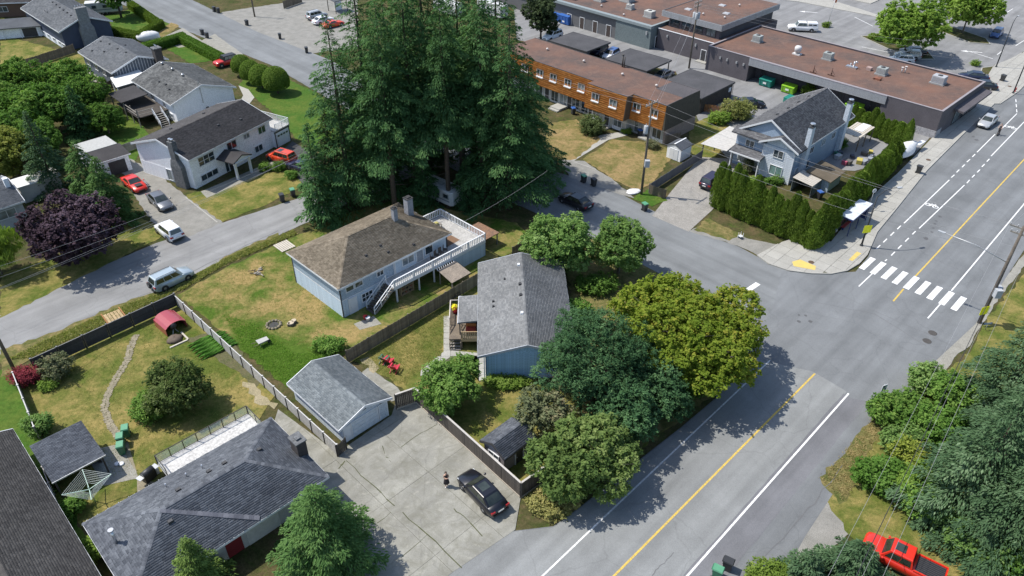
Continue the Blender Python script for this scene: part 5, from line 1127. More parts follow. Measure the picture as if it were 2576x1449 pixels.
L_LIME = leafmat('leaf_lime', (.085, .145, .024), (.135, .20, .040), (.18, .24, .06), .4)
L_PURPLE = leafmat('leaf_purple', (.026, .016, .022), (.050, .033, .044), (.095, .068, .088), .15)
L_RED = leafmat('leaf_red', (.10, .018, .026), (.17, .03, .04), (.23, .05, .06), .25)
L_CEDAR = leafmat('leaf_cedar', (.056, .090, .014), (.092, .138, .024), (.145, .19, .04), .3, .18)
L_HEDGE = leafmat('leaf_hedge', (.046, .092, .015), (.075, .132, .024), (.115, .18, .04), .3)
L_DULL = leafmat('leaf_dull', (.075, .090, .045), (.12, .135, .07), (.2, .17, .10), .25)
CORE = {}
def core_mat(lm): return lm

def leaves(c, d, size, aspect=.45, tone=None, upbias=.0, g=None, nrm=None, wob=.55):
    """rhombic leaf faces at points c along directions d"""
    g = g or rng; n = len(c); d = d/np.maximum(np.linalg.norm(d, axis=1, keepdims=True), 1e-6)
    r = g.normal(size=(n, 3)); r[:, 2] += upbias
    if nrm is not None: r = nrm+g.normal(size=(n, 3))*wob
    a = np.cross(d, r); a /= np.maximum(np.linalg.norm(a, axis=1, keepdims=True), 1e-6)
    nn = np.cross(a, d); s = np.asarray(size).reshape(-1, 1)*np.ones((n, 1))
    w = s*aspect
    p0 = c-d*s*.5; p2 = c+d*s*.5; mid = c-d*s*.05+nn*s*.10
    p1 = mid+a*w*.5; p3 = mid-a*w*.5
    V = np.stack([p0, p1, p2, p3], 1).reshape(-1, 3); Q = np.arange(4*n).reshape(-1, 4)
    T = tone if tone is not None else g.random(n)
    return V, Q, T
def merge(parts):
    V = []; Q = []; T = []; o = 0
    for v, q, t in parts: V.append(v); Q.append(q+o); T.append(t); o += len(v)
    return np.concatenate(V), np.concatenate(Q), np.concatenate(T)
def conifer_mesh(H, R, seed, z0=.12, nb=110, dens=1.0, droop=.35, leaf=.42, prof=.85, asp=.36, jag=.3):
    g = np.random.default_rng(seed); C_, D_, S_, T_ = [], [], [], []
    for k in range(nb):
        f = z0+(1-z0)*((k+g.random())/nb)**.92; z = H*f; rr = R*max(.04, (1-(f-z0)/(1-z0)))**prof*(1-jag+2*jag*g.random()); az = k*2.39996+g.normal()*.3
        d0 = np.array([math.cos(az), math.sin(az), 0]); side = np.array([-d0[1], d0[0], 0]); rise = g.uniform(.0, .25)
        n = int(dens*(14+60*rr/R*rr/1.2)) if rr > .3 else 12
        t = g.random(n)**.62; lat = g.normal(size=n)*(.30*(1.08-t)*rr+.10)
        dr = droop*g.uniform(.7, 1.3)
        z_ = z+rise*rr*t-dr*rr*t*t-np.abs(lat)*.22+g.normal(size=n)*.07
        c = d0*(rr*t)[:, None]+side*lat[:, None]; c[:, 2] = z_
        dd = d0[None]*.9+side[None]*(np.sign(lat)*g.uniform(.2, .9, n))[:, None]; dd[:, 2] = -.25-dr*t*.6+g.normal(size=n)*.22
        bt = g.uniform(.0, .45)
        C_.append(c); D_.append(dd); S_.append(leaf*g.uniform(.6, 1.35, n)*(.75+.25*rr/R)); T_.append(np.clip(bt+.15*t+g.normal(size=n)*.14+.1, 0, 1))
    c = np.concatenate(C_); return leaves(c, np.concatenate(D_), np.concatenate(S_), asp, np.concatenate(T_), 1.4, g, np.stack([c[:,0]/R*.5, c[:,1]/R*.5, np.ones(len(c))], 1), .45)
def conifer(name, lm, H, R, seed, **kw):
    v, q, t = conifer_mesh(H, R, seed, **kw); cm = withmat(npmesh('crown', v, q, t), lm)
    b = MB(); tr = max(.10, H*.013); b.tube([(0,0,-.3),(0,0,H*.3),(.05,0,H*.65),(0,0,H*.97)], [tr*1.25, tr, tr*.6, .03], 9)
    rr = random.Random(seed)
    for k in range(26):
        z = H*rr.uniform(.06, .7); a = rr.uniform(0, 2*PI); l_ = R*rr.uniform(.3, .6)*(1-z/H*.8); b.tube([(0,0,z),(math.cos(a)*l_, math.sin(a)*l_, z-l_*.12)], [.05, .015], 5, False)
    return cm, withmat(b.mesh('trunk'), BARK)
def broad_mesh(clumps, n, leaf, seed, asp=.55, shell=.55, flat=1.0, tspread=.25, hang=0.):
    """leaves through ellipsoid clumps (cx,cy,cz,rx,ry,rz): most sit near the surface, some inside"""
    g = np.random.default_rng(seed); vol = np.array([c[3]*c[4]*c[5] for c in clumps])**.72; P = []
    for k, c in enumerate(clumps):
        m = max(30, int(n*vol[k]/vol.sum())); u = g.normal(size=(m, 3)); u /= np.linalg.norm(u, axis=1, keepdims=True)
        # twigs: group leaves in small tufts so the outline stays ragged
        kt = max(6, m//14); tu = g.normal(size=(kt, 3)); tu /= np.linalg.norm(tu, axis=1, keepdims=True); tr = (shell+(1.10-shell)*g.random(kt)**.55)
        tp = tu*tr[:, None]; idx = g.integers(0, kt, m); r = np.array(c[3:6])
        p = (tp[idx]+g.normal(size=(m, 3))*.075/np.maximum(r, .5)*1.6)*r+np.array(c[:3])
        d = tu[idx]*.6+g.normal(size=(m, 3))*.6; d[:, 2] = d[:, 2]*.3*flat-.15-hang; nr = tu[idx]*.7; nr[:, 2] += .75
        tt = g.random(kt); ct = g.uniform(-.2, .3)
        P.append(leaves(p, d, leaf*g.uniform(.5, 1.45, m), asp, np.clip(.12+ct+tt[idx]*(.35+tspread)+g.normal(size=m)*.1, 0, 1), 1.2, g, nr, .5))
    return merge(P)
def limbs_mesh(clumps, H0, r0, seed, base=(0,0,-.2)):
    b = MB(); R = random.Random(seed); top = (0, 0, H0)
    b.tube([base, (0,0,H0*.5), top], [r0*1.25, r0, r0*.8], 9)
    for c in clumps:
        mx, my = c[0]*.45+R.uniform(-.3,.3), c[1]*.45+R.uniform(-.3,.3); mz = H0+(c[2]-H0)*.45
        b.tube([(0,0,H0*.85), (mx,my,mz), (c[0],c[1],c[2]+c[5]*.3)], [r0*.55, r0*.32, r0*.08], 6, False)
        for k in range(3):
            a = R.uniform(0, 2*PI); b.tube([(mx+(c[0]-mx)*.5,my+(c[1]-my)*.5,mz+(c[2]-mz)*.5), (c[0]+c[3]*.75*math.cos(a), c[1]+c[4]*.75*math.sin(a), c[2]+R.uniform(-.2,.6)*c[5])], [r0*.2, r0*.04], 5, False)
    return b.mesh('trunk')
def crown_clumps(R, z0, z1, k, seed, rc=.42, squash=.8):
    g = random.Random(seed); out = []; zc, hz = (z0+z1)/2, (z1-z0)/2
    for i in range(k):
        t = (i+.5)/k; ph = math.acos(1-2*t*.92); a = i*2.39996+g.uniform(-.4,.4); q = g.uniform(.45, .72)
        r = R*rc*g.uniform(.75, 1.25); out.append((R*q*math.sin(ph)*math.cos(a), R*q*math.sin(ph)*math.sin(a), zc+hz*q*1.05*math.cos(ph), r, r, r*squash))
    out.append((0, 0, zc, R*.55, R*.55, hz*.6)); return out
def broad(lm, R, z0, z1, n, leaf, seed, k=9, bark=None, rc=.42, tr=None, trunk_h=None, **kw):
    cl = crown_clumps(R, z0, z1, k, seed, rc, kw.pop('squash', .8)); v, q, t = broad_mesh(cl, n, leaf, seed, **kw)
    return withmat(npmesh('crown', v, q, t), lm), withmat(limbs_mesh(cl, trunk_h or max(.4, z0+.15*(z1-z0)), tr or R*.05, seed), bark or BARK_G)
def plant(kind, label, cat, p, me, rotz=0, s=1.0, sz=None, group=None, z=0.):
    cm, tm = me; o = thing(kind, label, cat, p, rotz, group, z); sc = (s, s, sz or s)
    a = share('crown', cm, o); b = share('trunk', tm, o); o.scale = sc; return o
def shrub_mesh(lm, rx, ry, rz, n, leaf, seed, k=5, **kw):
    g = random.Random(seed); cl = []
    for i in range(k):
        a = i*2.4; cl.append((rx*.5*math.cos(a)*g.uniform(.6,1), ry*.5*math.sin(a)*g.uniform(.6,1), rz*g.uniform(.4,.62), rx*.55, ry*.55, rz*.45))
    v, q, t = broad_mesh(cl, n, leaf, seed, shell=.3, **kw)
    b = MB()
    for i in range(6): a = i; b.tube([(0,0,-.05),(rx*.5*math.cos(a), ry*.5*math.sin(a), rz*.6)], [.04,.015], 5, False)
    return withmat(npmesh('crown', v, q, t), lm), withmat(b.mesh('trunk'), BARK)
def column_mesh(lm, H, R, seed, n=2600, leaf=.2, tip=.5):
    """columnar cedar: upright sprays over a tapering body"""
    g = np.random.default_rng(seed); f = g.random(n)**.9; z = .05+f*(H-.05)
    prof = np.minimum(1, (1-f)*2.2+.02)**tip*np.minimum(1, .7+f*2); a = g.random(n)*2*PI
    lob = 1+.13*np.sin(a*3+z*2.1+seed)+.08*np.sin(a*5-z*3.7); r = R*prof*lob*(.82+.25*g.random(n))
    c = np.stack([r*np.cos(a), r*np.sin(a), z], 1); d = np.stack([np.cos(a)*.35, np.sin(a)*.35, np.ones(n)], 1)+g.normal(size=(n,3))*.25
    V, Q, T = leaves(c, d, leaf*g.uniform(.7,1.4,n), .5, np.clip(g.normal(.45,.22,n), 0, 1), 0, g, np.stack([np.cos(a), np.sin(a), np.full(n,.45)], 1), .4)
    # orient faces outward by rebuilding width vector
    b = MB(); m = 9; ks = [.02,.2,.5,.8,.97]; b.lathe([(R*.72*min(1,(1-k)*2.2+.02)**tip, H*k) for k in ks], m)
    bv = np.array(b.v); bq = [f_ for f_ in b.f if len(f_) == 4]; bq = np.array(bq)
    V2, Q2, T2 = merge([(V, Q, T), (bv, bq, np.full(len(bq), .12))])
    tb = MB().cyl(0,0,-.1,H*.3,.07,6)
    return withmat(npmesh('crown', V2, Q2, T2), lm), withmat(tb.mesh('trunk'), BARK)
def hedge_run(name, label, pts, w, h, lm, seed, dens=120, leaf=.16, closed=False, round_=.25):
    """clipped hedge along a polyline: leafy skin over a solid body"""
    g = np.random.default_rng(seed); P = []; b = MB()
    for i in range(len(pts)-1):
        p = np.array(pts[i]); q = np.array(pts[i+1]); L_ = np.linalg.norm(q-p); d = (q-p)/L_; a = np.array([-d[1], d[0]])
        n = int(L_*(2*h+w)*dens); s = g.random(n)*(L_+w)-w/2; k = g.random(n)*(2*h+w); off = np.where(k < h, -w/2, np.where(k < 2*h, w/2, (k-2*h)-w/2)); z = np.where(k < h, k, np.where(k < 2*h, k-h, h))
        edge = np.maximum(0, np.abs(off)-(w/2-round_))*np.maximum(0, z-(h-round_)); off *= 1-.25*edge/max(round_*round_, .01); z -= edge*.5/max(round_, .01)*.6
        c2 = p[None]+d[None]*s[:, None]+a[None]*off[:, None]; c = np.stack([c2[:,0], c2[:,1], z], 1)+g.normal(size=(n,3))*.05
        dn = np.stack([a[0]*np.sign(off)*(k < 2*h), a[1]*np.sign(off)*(k < 2*h), np.where(k < 2*h, .4, 1)], 1)+g.normal(size=(n,3))*.5
        P.append(leaves(c, dn, leaf*g.uniform(.7,1.3,n), .6, np.clip(g.normal(.5,.22,n),0,1), .3, g, np.stack([a[0]*np.sign(off)*(k < 2*h), a[1]*np.sign(off)*(k < 2*h), np.where(k < 2*h, .3, 1)], 1), .4))
        e = .08; b.bar((*(p-d*(w/2-.1)), (h-e)/2), (*(q+d*(w/2-.1)), (h-e)/2), w-2*e, h-e)
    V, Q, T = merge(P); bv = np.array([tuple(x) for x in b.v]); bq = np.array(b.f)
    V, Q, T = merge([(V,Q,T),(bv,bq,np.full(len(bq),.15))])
    o = bpy.data.objects.new(name, withmat(npmesh(name, V, Q, T), lm)); C.objects.link(o); return tag(o, label, 'hedge')

# ---- the grove of tall firs
FIRS = [conifer('fir', L_FIR, 27, 5.7, 101+k, nb=170, z0=(.06,.30,.08,.38)[k], droop=.34, leaf=.42, dens=1.05, jag=.5, prof=.66) for k in range(4)]
grove = [((-20.35,83.43),22,.84,1.0,0),((-18.12,88.71),24,1.0,1.05,0),((-14.63,82.00),24,.8,1.0,1),((-12.26,85.56),25,.9,1.05,3),((-11.16,93.34),25,1,1.1,1),((-8.02,83.56),24,.75,1.0,3),((-6.58,89.38),25,.95,1.0,1),((-3.80,85.65),24,.9,1.0,3),((-2.13,92.26),25,1,1.0,2),((-0.45,83.13),23,.94,1.0,2),((-5.60,97.04),22,.9,1.0,2),((-15.95,94.48),24,1.0,1.0,0),((1.91,90.59),17,.78,.9,2)]
where = ['westernmost tall fir of the grove, leaning over the side street','second tall fir from the west in the grove','tall fir in the grove nearest the brown hip roof','tall fir in the middle front of the grove','tall fir at the back of the grove behind the trailer','slimmer fir in the middle of the grove','tall fir just right of the middle of the grove','tall fir at the right front of the grove','tall fir towards the east side of the grove','tall fir with bare lower trunk at the east front of the grove','shorter fir at the north-east back of the grove','tall fir at the north-west back of the grove','lowest fir at the east edge of the grove by the townhouses']
for k, ((p, H, s, sz, w_), lab) in enumerate(zip(grove, where)): plant('fir_tree', lab, 'fir tree', p, FIRS[w_], k*77, s*1.0, sz*H/25, 'grove of tall firs')
# ---- conifers elsewhere
SPR = [conifer('spruce', L_SPRUCE_G, 9, 2.7, 201+k, nb=95, z0=.04, droop=.28, leaf=.30, dens=1.5, prof=.8, jag=.22) for k in range(2)]
plant('spruce_tree', 'dense green spruce in front of the charcoal roof at the bottom', 'spruce', (-13.05,32.24), conifer('spruce', L_SPRUCE_G, 8.3, 4.1, 209, nb=120, z0=.04, droop=.2, leaf=.27, dens=2.0, prof=.62, jag=.22), 20, 1.0)
plant('spruce_tree', 'light green young spruce at the bottom edge before the charcoal roof', 'spruce', (-20.99,29.65), conifer('spruce', leafmat('needles_young', (.07,.115,.03),(.12,.18,.045),(.16,.23,.06),.2), 6.5, 2.1, 211, nb=90, z0=.05, droop=.1, leaf=.24, dens=2.0, prof=.75), 0, 1.0)
plant('fir_tree', 'dark bushy evergreen beside the side street left of the brown hip roof', 'fir tree', (-23.32,79.51), conifer('fir', L_FIR, 13, 2.7, 215, nb=90, z0=.06, droop=.3, leaf=.4, dens=1.0, prof=.6, jag=.3), 0, 1.0)
plant('fir_tree', 'brownish slim evergreen behind the power pole stub by the driveway', 'fir tree', (-22.11,83.42), conifer('fir', leafmat('needles_brownish', (.04,.05,.026),(.075,.08,.04),(.10,.10,.05),.15), 13, 2.2, 217, nb=80, z0=.08, droop=.3, leaf=.38, dens=1.0, prof=.6), 0, 1.0)
S1 = conifer('spruce', L_SPRUCE, 14, 5.4, 221, nb=140, z0=.03, droop=.32, leaf=.34, dens=1.5, prof=.75, jag=.3)
for p, r, s, sz, lab in (((34.37,36.58),0,1.0,.95,'large blue-grey spruce in the thicket at the right'),((40.62,40.87),80,1.0,1.0,'large blue-grey spruce at the right edge of the thicket'),((42.49,47.34),200,.9,.85,'blue-grey spruce at the right edge below the utility pole'),((35.47,33.11),120,.85,.9,'blue-grey spruce at the lower right above the red pickup')): plant('spruce_tree', lab, 'spruce', p, S1, r, s, sz, 'spruces in the right thicket')
plant('pine_tree', 'dark green bushy pine in front of the blue house gable', 'pine', (7.25,48.79), broad(L_PINE, 6.0, 1.0, 9.2, 46000, .26, 231, 30, BARK, .25, .22, 2.2, asp=.3, squash=.62, shell=.6), 30, 1.0)
plant('spruce_tree', 'tall green fir tree beside the purple tree on the left', 'fir tree', (-48.75,79.74), conifer('fir', L_SPRUCE_G, 8.5, 3.2, 233, nb=90, z0=.04, droop=.3, leaf=.36, dens=1.3, prof=.65), 0, 1.0)
plant('spruce_tree', 'green fir tree behind the purple tree near the red car', 'fir tree', (-53.87,85.14), conifer('fir', L_SPRUCE_G, 8, 2.9, 235, nb=80, z0=.04, droop=.3, leaf=.38, dens=1.2, prof=.65), 0, 1.0)
plant('spruce_tree', 'blue-grey spruce left of the small white garage', 'spruce', (-59.73,87.19), conifer('spruce', L_SPRUCE, 11, 3.0, 237, nb=90, z0=.04, droop=.3, leaf=.36, dens=1.2, prof=.75), 0, 1.0)
plant('spruce_tree', 'conical dark spruce in the middle of the left thicket', 'spruce', (-63.39,103.62), conifer('spruce', L_FIR, 8, 2.8, 239, nb=80, z0=.04, droop=.25, leaf=.42, dens=1.1, prof=.75), 0, 1.0)
# ---- broadleaf trees
plant('maple_tree', 'wide yellow-green maple overhanging the street corner', 'maple', (16.04,52.54), broad(L_MAPLE, 8.3, 2.0, 8.4, 84000, .25, 301, 40, BARK_G, .23, .26, 2.6, asp=.75, squash=.5, shell=.6), 10, 1.0)
plant('cherry_tree', 'green tree behind the blue house nearest the cross street, left one', 'tree', (5.43,68.83), broad(L_CHERRY, 4.4, 1.2, 7.0, 28000, .27, 303, 13, BARK_G, .36, .18, 1.8, squash=.8), 0, 1.0)
plant('cherry_tree', 'green tree behind the blue house overhanging the cross street, right one', 'tree', (11.80,69.04), broad(L_CHERRY, 3.7, 1.2, 6.4, 22000, .27, 305, 11, BARK_G, .36, .16, 1.8, squash=.8), 40, 1.0)
plant('apple_tree', 'loose green fruit tree over the verge beside the small grey shed', 'tree', (5.67,39.82), broad(leafmat('leaf_fruit', (.055,.09,.026),(.10,.145,.042),(.16,.2,.07),.35), 4.7, 1.0, 5.6, 28000, .26, 307, 13, BARK_G, .33, .14, 1.5, squash=.75, shell=.5), 0, 1.0)
plant('apple_tree', 'pale thin-leaved tree between the dark pine and the small grey shed', 'tree', (2.90,44.78), broad(L_DULL, 2.9, 1.2, 5.0, 9000, .24, 309, 8, BARK_G, .36, .1, 1.5), 0, 1.0)
plant('plum_tree', 'large purple-leaved tree beside the side street', 'purple tree', (-48.34,71.35), broad(L_PURPLE, 5.5, 1.0, 7.6, 34000, .30, 311, 16, BARK, .34, .2, 1.6, asp=.7), 0, 1.0)
plant('willow_tree', 'yellow-green drooping willow at the left edge', 'willow', (-56.30,68.18), broad(leafmat('leaf_willow', (.10,.15,.025),(.16,.22,.04),(.21,.27,.06),.4), 3.0, .3, 6.0, 14000, .45, 313, 8, BARK_G, .42, .12, asp=.16, hang=1.2), 0, 1.0)
T_BIG = broad(L_LEAF, 5.6, .8, 8.2, 28000, .33, 315, 13, BARK_G, .36, .2, 1.8)
for p, r, s, lab in (((-69.06,104.95),0,1.0,'large green tree in the left garden above the blue-grey spruce'),((-79.61,117.10),70,.9,'green tree at the left edge below the lawn with the fence'),((-66.45,111.64),150,.8,'green tree nearest the pergola in the left garden'),((-70.92,96.32),220,.95,'dark green tree at the left edge of the thicket')): plant('broadleaf_tree', lab, 'tree', p, T_BIG, r, s, None, 'broadleaf trees in the left gardens')
for k_, (p, r, s_, lab) in enumerate((((-72.29,118.03),30,.85,'green tree behind the vegetable plot near the top of the left thicket'),((-65.31,95.15),260,.8,'green tree between the spruces in the left thicket'),((-60.47,105.05),310,.6,'small green tree beside the pergola steps'),((-77.33,107.00),120,.9,'green tree at the left edge in the middle of the thicket'))): plant('broadleaf_tree', lab, 'tree', p, T_BIG, r, s_, None, 'broadleaf trees in the left gardens')
plant('broadleaf_tree', 'yellowish green tree at the left edge above the grey roof', 'tree', (-67.00,91.57), broad(leafmat('leaf_yellowish', (.09,.11,.022),(.14,.16,.035),(.2,.2,.06),.35), 3.8, .6, 6.6, 20000, .3, 317, 11, BARK_G, .36, .15, 1.4), 0, 1.0)
T_LOT = broad(L_LIME, 6.2, 1.8, 9.2, 30000, .42, 319, 12, BARK_G, .36, .16, 2.6)
plant('street_tree', 'bright green tree on the left in the shop parking lot', 'tree', (72.99,140.20), T_LOT, 0, 1.08, None, 'parking lot trees'); plant('street_tree', 'bright green tree on the right in the shop parking lot', 'tree', (91.10,154.67), T_LOT, 90, 1.0, None, 'parking lot trees')
plant('street_tree', 'tree with dark trunk inside the far clipped hedge', 'tree', (-82.85,162.59), broad(L_LEAF, 3.6, 2.4, 7.5, 9000, .45, 321, 8, BARK, .4, .22, 2.6), 0, 1.0)
plant('street_tree', 'dark tree behind the grove beside the blue containers', 'tree', (5.41,149.58), broad(leafmat('leaf_dark', (.03,.045,.022),(.05,.07,.032),None,.2), 4.0, 1.0, 9.5, 14000, .4, 323, 9, BARK, .4, .2, 1.6), 0, 1.0)
plant('street_tree', 'tree casting shade over the gravel lot at the top', 'tree', (-65.13,183.10), broad(L_LEAF, 3.6, 1.5, 6.5, 9000, .45, 325, 8, BARK, .4, .2, 1.8), 0, 1.0)
plant('apple_tree', 'round dark apple tree in the left garden', 'tree', (-29.24,47.98), broad(leafmat('leaf_apple', (.034,.055,.015),(.062,.088,.026),(.11,.13,.05),.3), 3.3, .5, 4.6, 18000, .22, 327, 12, BARK_G, .36, .13, 1.0, squash=.7), 0, 1.0)
plant('apple_tree', 'small bush beside the round apple tree in the left garden', 'bush', (-31.36,46.84), shrub_mesh(L_LEAF, 1.7, 1.7, 2.2, 7000, .2, 329), 0, 1.0)
plant('magnolia_tree', 'green bushy tree left of the blue house gable wall', 'tree', (-5.27,48.36), broad(leafmat('leaf_bushy', (.05,.10,.02),(.09,.155,.035),(.14,.21,.06),.35), 2.9, .4, 4.4, 16000, .24, 331, 10, BARK_G, .4, .1, 1.0), 0, 1.0)
# ---- shrubs
def shrub(label, p, lm, rx, ry, rz, n, leaf, seed, rot=0, cat='shrub', name='shrub', **kw): return plant(name, label, cat, p, shrub_mesh(lm, rx, ry, rz, n, leaf, seed, **kw), rot)
shrub('dark red dwarf maple at the end of the black fence', (-44.39,50.94), L_RED, 1.5, 1.3, 1.5, 5000, .16, 401)
shrub('variegated shrub beside the red dwarf maple', (-41.99,51.86), L_DULL, 1.5, 1.5, 2.0, 4500, .2, 403); shrub('low bright green plant below the variegated shrub', (-42.12,50.27), L_LIME, .9, .9, .8, 1600, .18, 405)
shrub('yellow-green shrub against the narrow left fence', (-40.12,44.90), L_CHERRY, 1.3, 1.0, 1.6, 3500, .2, 407)
shrub('round green bush in front of the townhouses', (11.81,105.90), leafmat('leaf_bush_grey', (.06,.085,.03),(.10,.13,.05),(.14,.17,.07),.25), 2.1, 2.1, 2.7, 9000, .2, 409)
shrub('bright green fern clump by the townhouse path', (17.10,105.97), L_LIME, .9, .7, .7, 1200, .2, 411); shrub('reddish shrub at the townhouse corner', (20.25,100.93), L_DULL, 1.1, 1.1, 1.2, 2200, .18, 413)
shrub('olive green shrub beside the yellow toy near the carport', (34.86,111.34), leafmat('leaf_olive', (.09,.10,.03),(.14,.15,.05),(.19,.18,.07),.3), 3.0, 2.6, 3.0, 9000, .24, 415); shrub('bright green shrub left of the olive one near the carport', (31.72,109.79), L_LIME, 1.9, 1.6, 1.7, 4500, .22, 417)
shrub('rhododendron in front of the white house, left one', (-33.93,93.33), L_HEDGE, 1.0, 1.0, 1.1, 2600, .17, 419); shrub('rhododendron in front of the white house, right one', (-32.07,93.35), L_HEDGE, 1.0, 1.0, 1.1, 2600, .17, 421); shrub('flowering shrub beside the dark parked car at the white house', (-29.72,91.05), L_LEAF, .9, .9, .9, 2000, .16, 423)
shrub('low green plants under the blue house gable', (-0.43,50.94), L_LIME, 2.4, .9, .8, 3500, .2, 425); shrub('dark green bush beside the garage roof and board fence', (-17.64,55.72), L_LEAF, 1.8, 1.2, 1.3, 4500, .18, 427)
shrub('broad-leaved green thicket at the right roadside', (33.76,46.57), L_LEAF, 3.2, 2.6, 2.6, 12000, .26, 429); shrub('bright green fern-like bush at the right roadside', (29.23,39.79), leafmat('leaf_fern', (.036,.082,.014),(.062,.122,.022),(.10,.17,.04),.35), 2.2, 1.9, 2.0, 8000, .24, 431)
shrub('golden green shrub between the right roadside bushes', (32.72,41.65), leafmat('leaf_gold', (.12,.15,.025),(.18,.21,.04),(.24,.25,.07),.35), 2.0, 1.8, 2.2, 6000, .22, 433); shrub('mid green shrub above the red pickup', (31.94,36.93), L_LEAF, 2.4, 2.2, 2.8, 8000, .25, 435)
shrub('light green shrub at the top of the right thicket', (38.08,50.84), L_CHERRY, 2.0, 2.2, 2.2, 7000, .24, 437); shrub('leafy shrub in the lower right corner beside the pickup', (36.08,31.81), L_LEAF, 2.6, 2.4, 3.0, 8000, .25, 439); shrub('green shrub between spruce and pickup at the right', (33.24,35.14), L_CHERRY, 2.2, 2.0, 2.6, 7000, .25, 441)
plant('spruce_tree', 'low blue-grey spruce at the bottom edge beside the red pickup', 'spruce', (23.74,31.05), conifer('spruce', L_SPRUCE, 4.2, 2.9, 443, nb=70, z0=.03, droop=.2, leaf=.3, dens=1.6, prof=.55), 0, 1.0)
plant('spruce_tree', 'small blue-grey conifer left of the low spruce at the bottom edge', 'spruce', (20.43,30.79), conifer('spruce', L_SPRUCE, 3.6, 2.0, 445, nb=60, z0=.03, droop=.2, leaf=.28, dens=1.6, prof=.6), 0, 1.0)
shrub('olive juniper at the bottom edge beside the wheelie bins', (18.57,30.62), L_CEDAR, 2.4, 2.0, 1.5, 9000, .2, 447)
shrub('dark shrub beside the bus shelter bench', (47.40,100.84), L_LEAF, 1.3, 1.2, 1.8, 3500, .18, 449); shrub('flowering shrub before the blue corner house door', (32.30,93.57), L_DULL, .9, .9, 2.2, 2600, .18, 451); shrub('yellow-green shrub before the porch of the corner house', (32.07,89.45), L_LIME, 1.2, .9, 1.2, 2600, .18, 453); shrub('green shrub under the corner house window', (34.91,90.15), L_LEAF, 1.4, .8, 1.0, 2400, .17, 455)
shrub('cedar shrub beside the lime green bin', (49.02,120.80), L_CEDAR, 1.2, 1.2, 2.2, 2600, .2, 457)
shrub('weedy grass clump at the verge corner below the fence end', (3.23,37.50), leafmat('leaf_weed', (.12,.12,.04),(.19,.18,.065),(.26,.22,.1),.3), 2.0, 1.6, .9, 6000, .22, 459); shrub('green weeds beside the fence end at the verge', (3.74,38.65), L_LIME, 1.3, 1.1, .9, 3500, .2, 461)
for k, (p, lab) in enumerate((((72.71,151.36),'round bush at the left end of the far parking island'),((71.34,151.09),'small round bush beside the white pickup'),((64.76,158.69),'round bush by the flag pole in the lot'),((84.54,136.10),'round yellow-green bush at the lot corner'),((88.45,155.91),'low dark hedge bush under the right lot tree'))): shrub(lab, p, L_CEDAR if k != 3 else L_LIME, .9, .9, 1.0, 1500, .2, 470+k)
for k, p in enumerate(((72.49,149.40),(73.98,148.22),(75.35,145.88),(76.88,144.05))): shrub(ORD[k]+' low bush from the left in the parking island under the left tree', p, L_LEAF, 1.2, .9, .8, 1400, .2, 480+k)
plant('hawthorn_tree', 'dark tree at the road edge between the pine and the fruit tree', 'tree', (9.12,44.18), broad(L_PINE, 3.4, .4, 6.0, 14000, .25, 601, 10, BARK, .36, .12, .8), 0, 1.0)
plant('hawthorn_tree', 'dark tree at the road edge between the pine and the maple', 'tree', (12.46,46.77), broad(L_PINE, 3.4, .4, 6.2, 14000, .25, 603, 10, BARK, .36, .12, .8), 60, 1.0)
shrub('dark evergreen understorey at the road edge below the maple, right one', (16.69,50.69), L_LEAF, 2.2, 2.0, 2.2, 6000, .24, 605)
shrub('dark undergrowth between the pine and the fruit tree', (8.49,43.65), L_PINE, 2.4, 2.0, 2.6, 6000, .24, 607)
shrub('undergrowth between the blue house corner and the trees', (6.62,60.89), L_LEAF, 1.8, 1.8, 2.0, 5000, .22, 609)
shrub('shady undergrowth behind the blue house at the cherry trees', (9.08,65.75), L_LEAF, 2.6, 1.8, 1.8, 6000, .22, 611)
shrub('leafy mound in the middle of the right thicket', (35.85,44.27), L_LEAF, 2.6, 2.4, 3.0, 9000, .26, 613)
shrub('light green leafy shrub beside the fern-like bush', (32.61,43.37), L_CHERRY, 2.0, 1.8, 2.0, 6000, .24, 615)
shrub('bright leafy shrub below the spruces at the right', (31.75,38.63), L_LIME, 2.0, 1.8, 2.4, 7000, .24, 617)
shrub('tall leafy shrub behind the roadside thicket', (39.32,48.05), L_LEAF, 2.6, 2.4, 3.4, 9000, .26, 619)
shrub('green shrub over the pickup bed at the lower right', (33.73,33.10), L_CHERRY, 2.4, 2.2, 3.0, 8000, .25, 621)
shrub('dark shrub in the far right corner of the thicket', (38.22,35.52), L_PINE, 2.8, 2.4, 3.6, 8000, .26, 623)
for k, (p, lm, lab) in enumerate((((-76.02,128.83),L_RED,'dark red flower shrub nearest the striped gable bungalow'),((-73.34,126.01),L_DULL,'grey-green plant on the flower patio'),((-70.72,122.93),L_RED,'dark red flower shrub at the lower end of the patio'),((-70.48,126.05),L_LEAF,'green shrub beside the bungalow wall'),((-68.52,119.79),L_LIME,'lime green plant at the end of the flower patio'))): shrub(lab, p, lm, .9, .9, .8, 900, .2, 640+k)
shrub('weedy green bush between the dark roof and the pale fence', (-33.30,36.54), L_LEAF, .9, 1.2, 1.3, 2600, .18, 651); shrub('bright green bush at the charcoal roof corner by the fence', (-30.29,32.90), L_LIME, 1.1, 1.3, 1.4, 3200, .18, 653); shrub('dark creeper in the narrow passage beside the dark roof', (-36.48,38.02), L_LEAF, .8, 1.6, 1.0, 2600, .18, 655)
plant('fir_tree', 'young fir in front of the travel trailer', 'fir tree', (-11.19,84.03), conifer('fir', L_FIR, 7.5, 2.6, 661, nb=70, z0=.04, droop=.3, leaf=.38, dens=1.1, prof=.7), 0, 1.0)
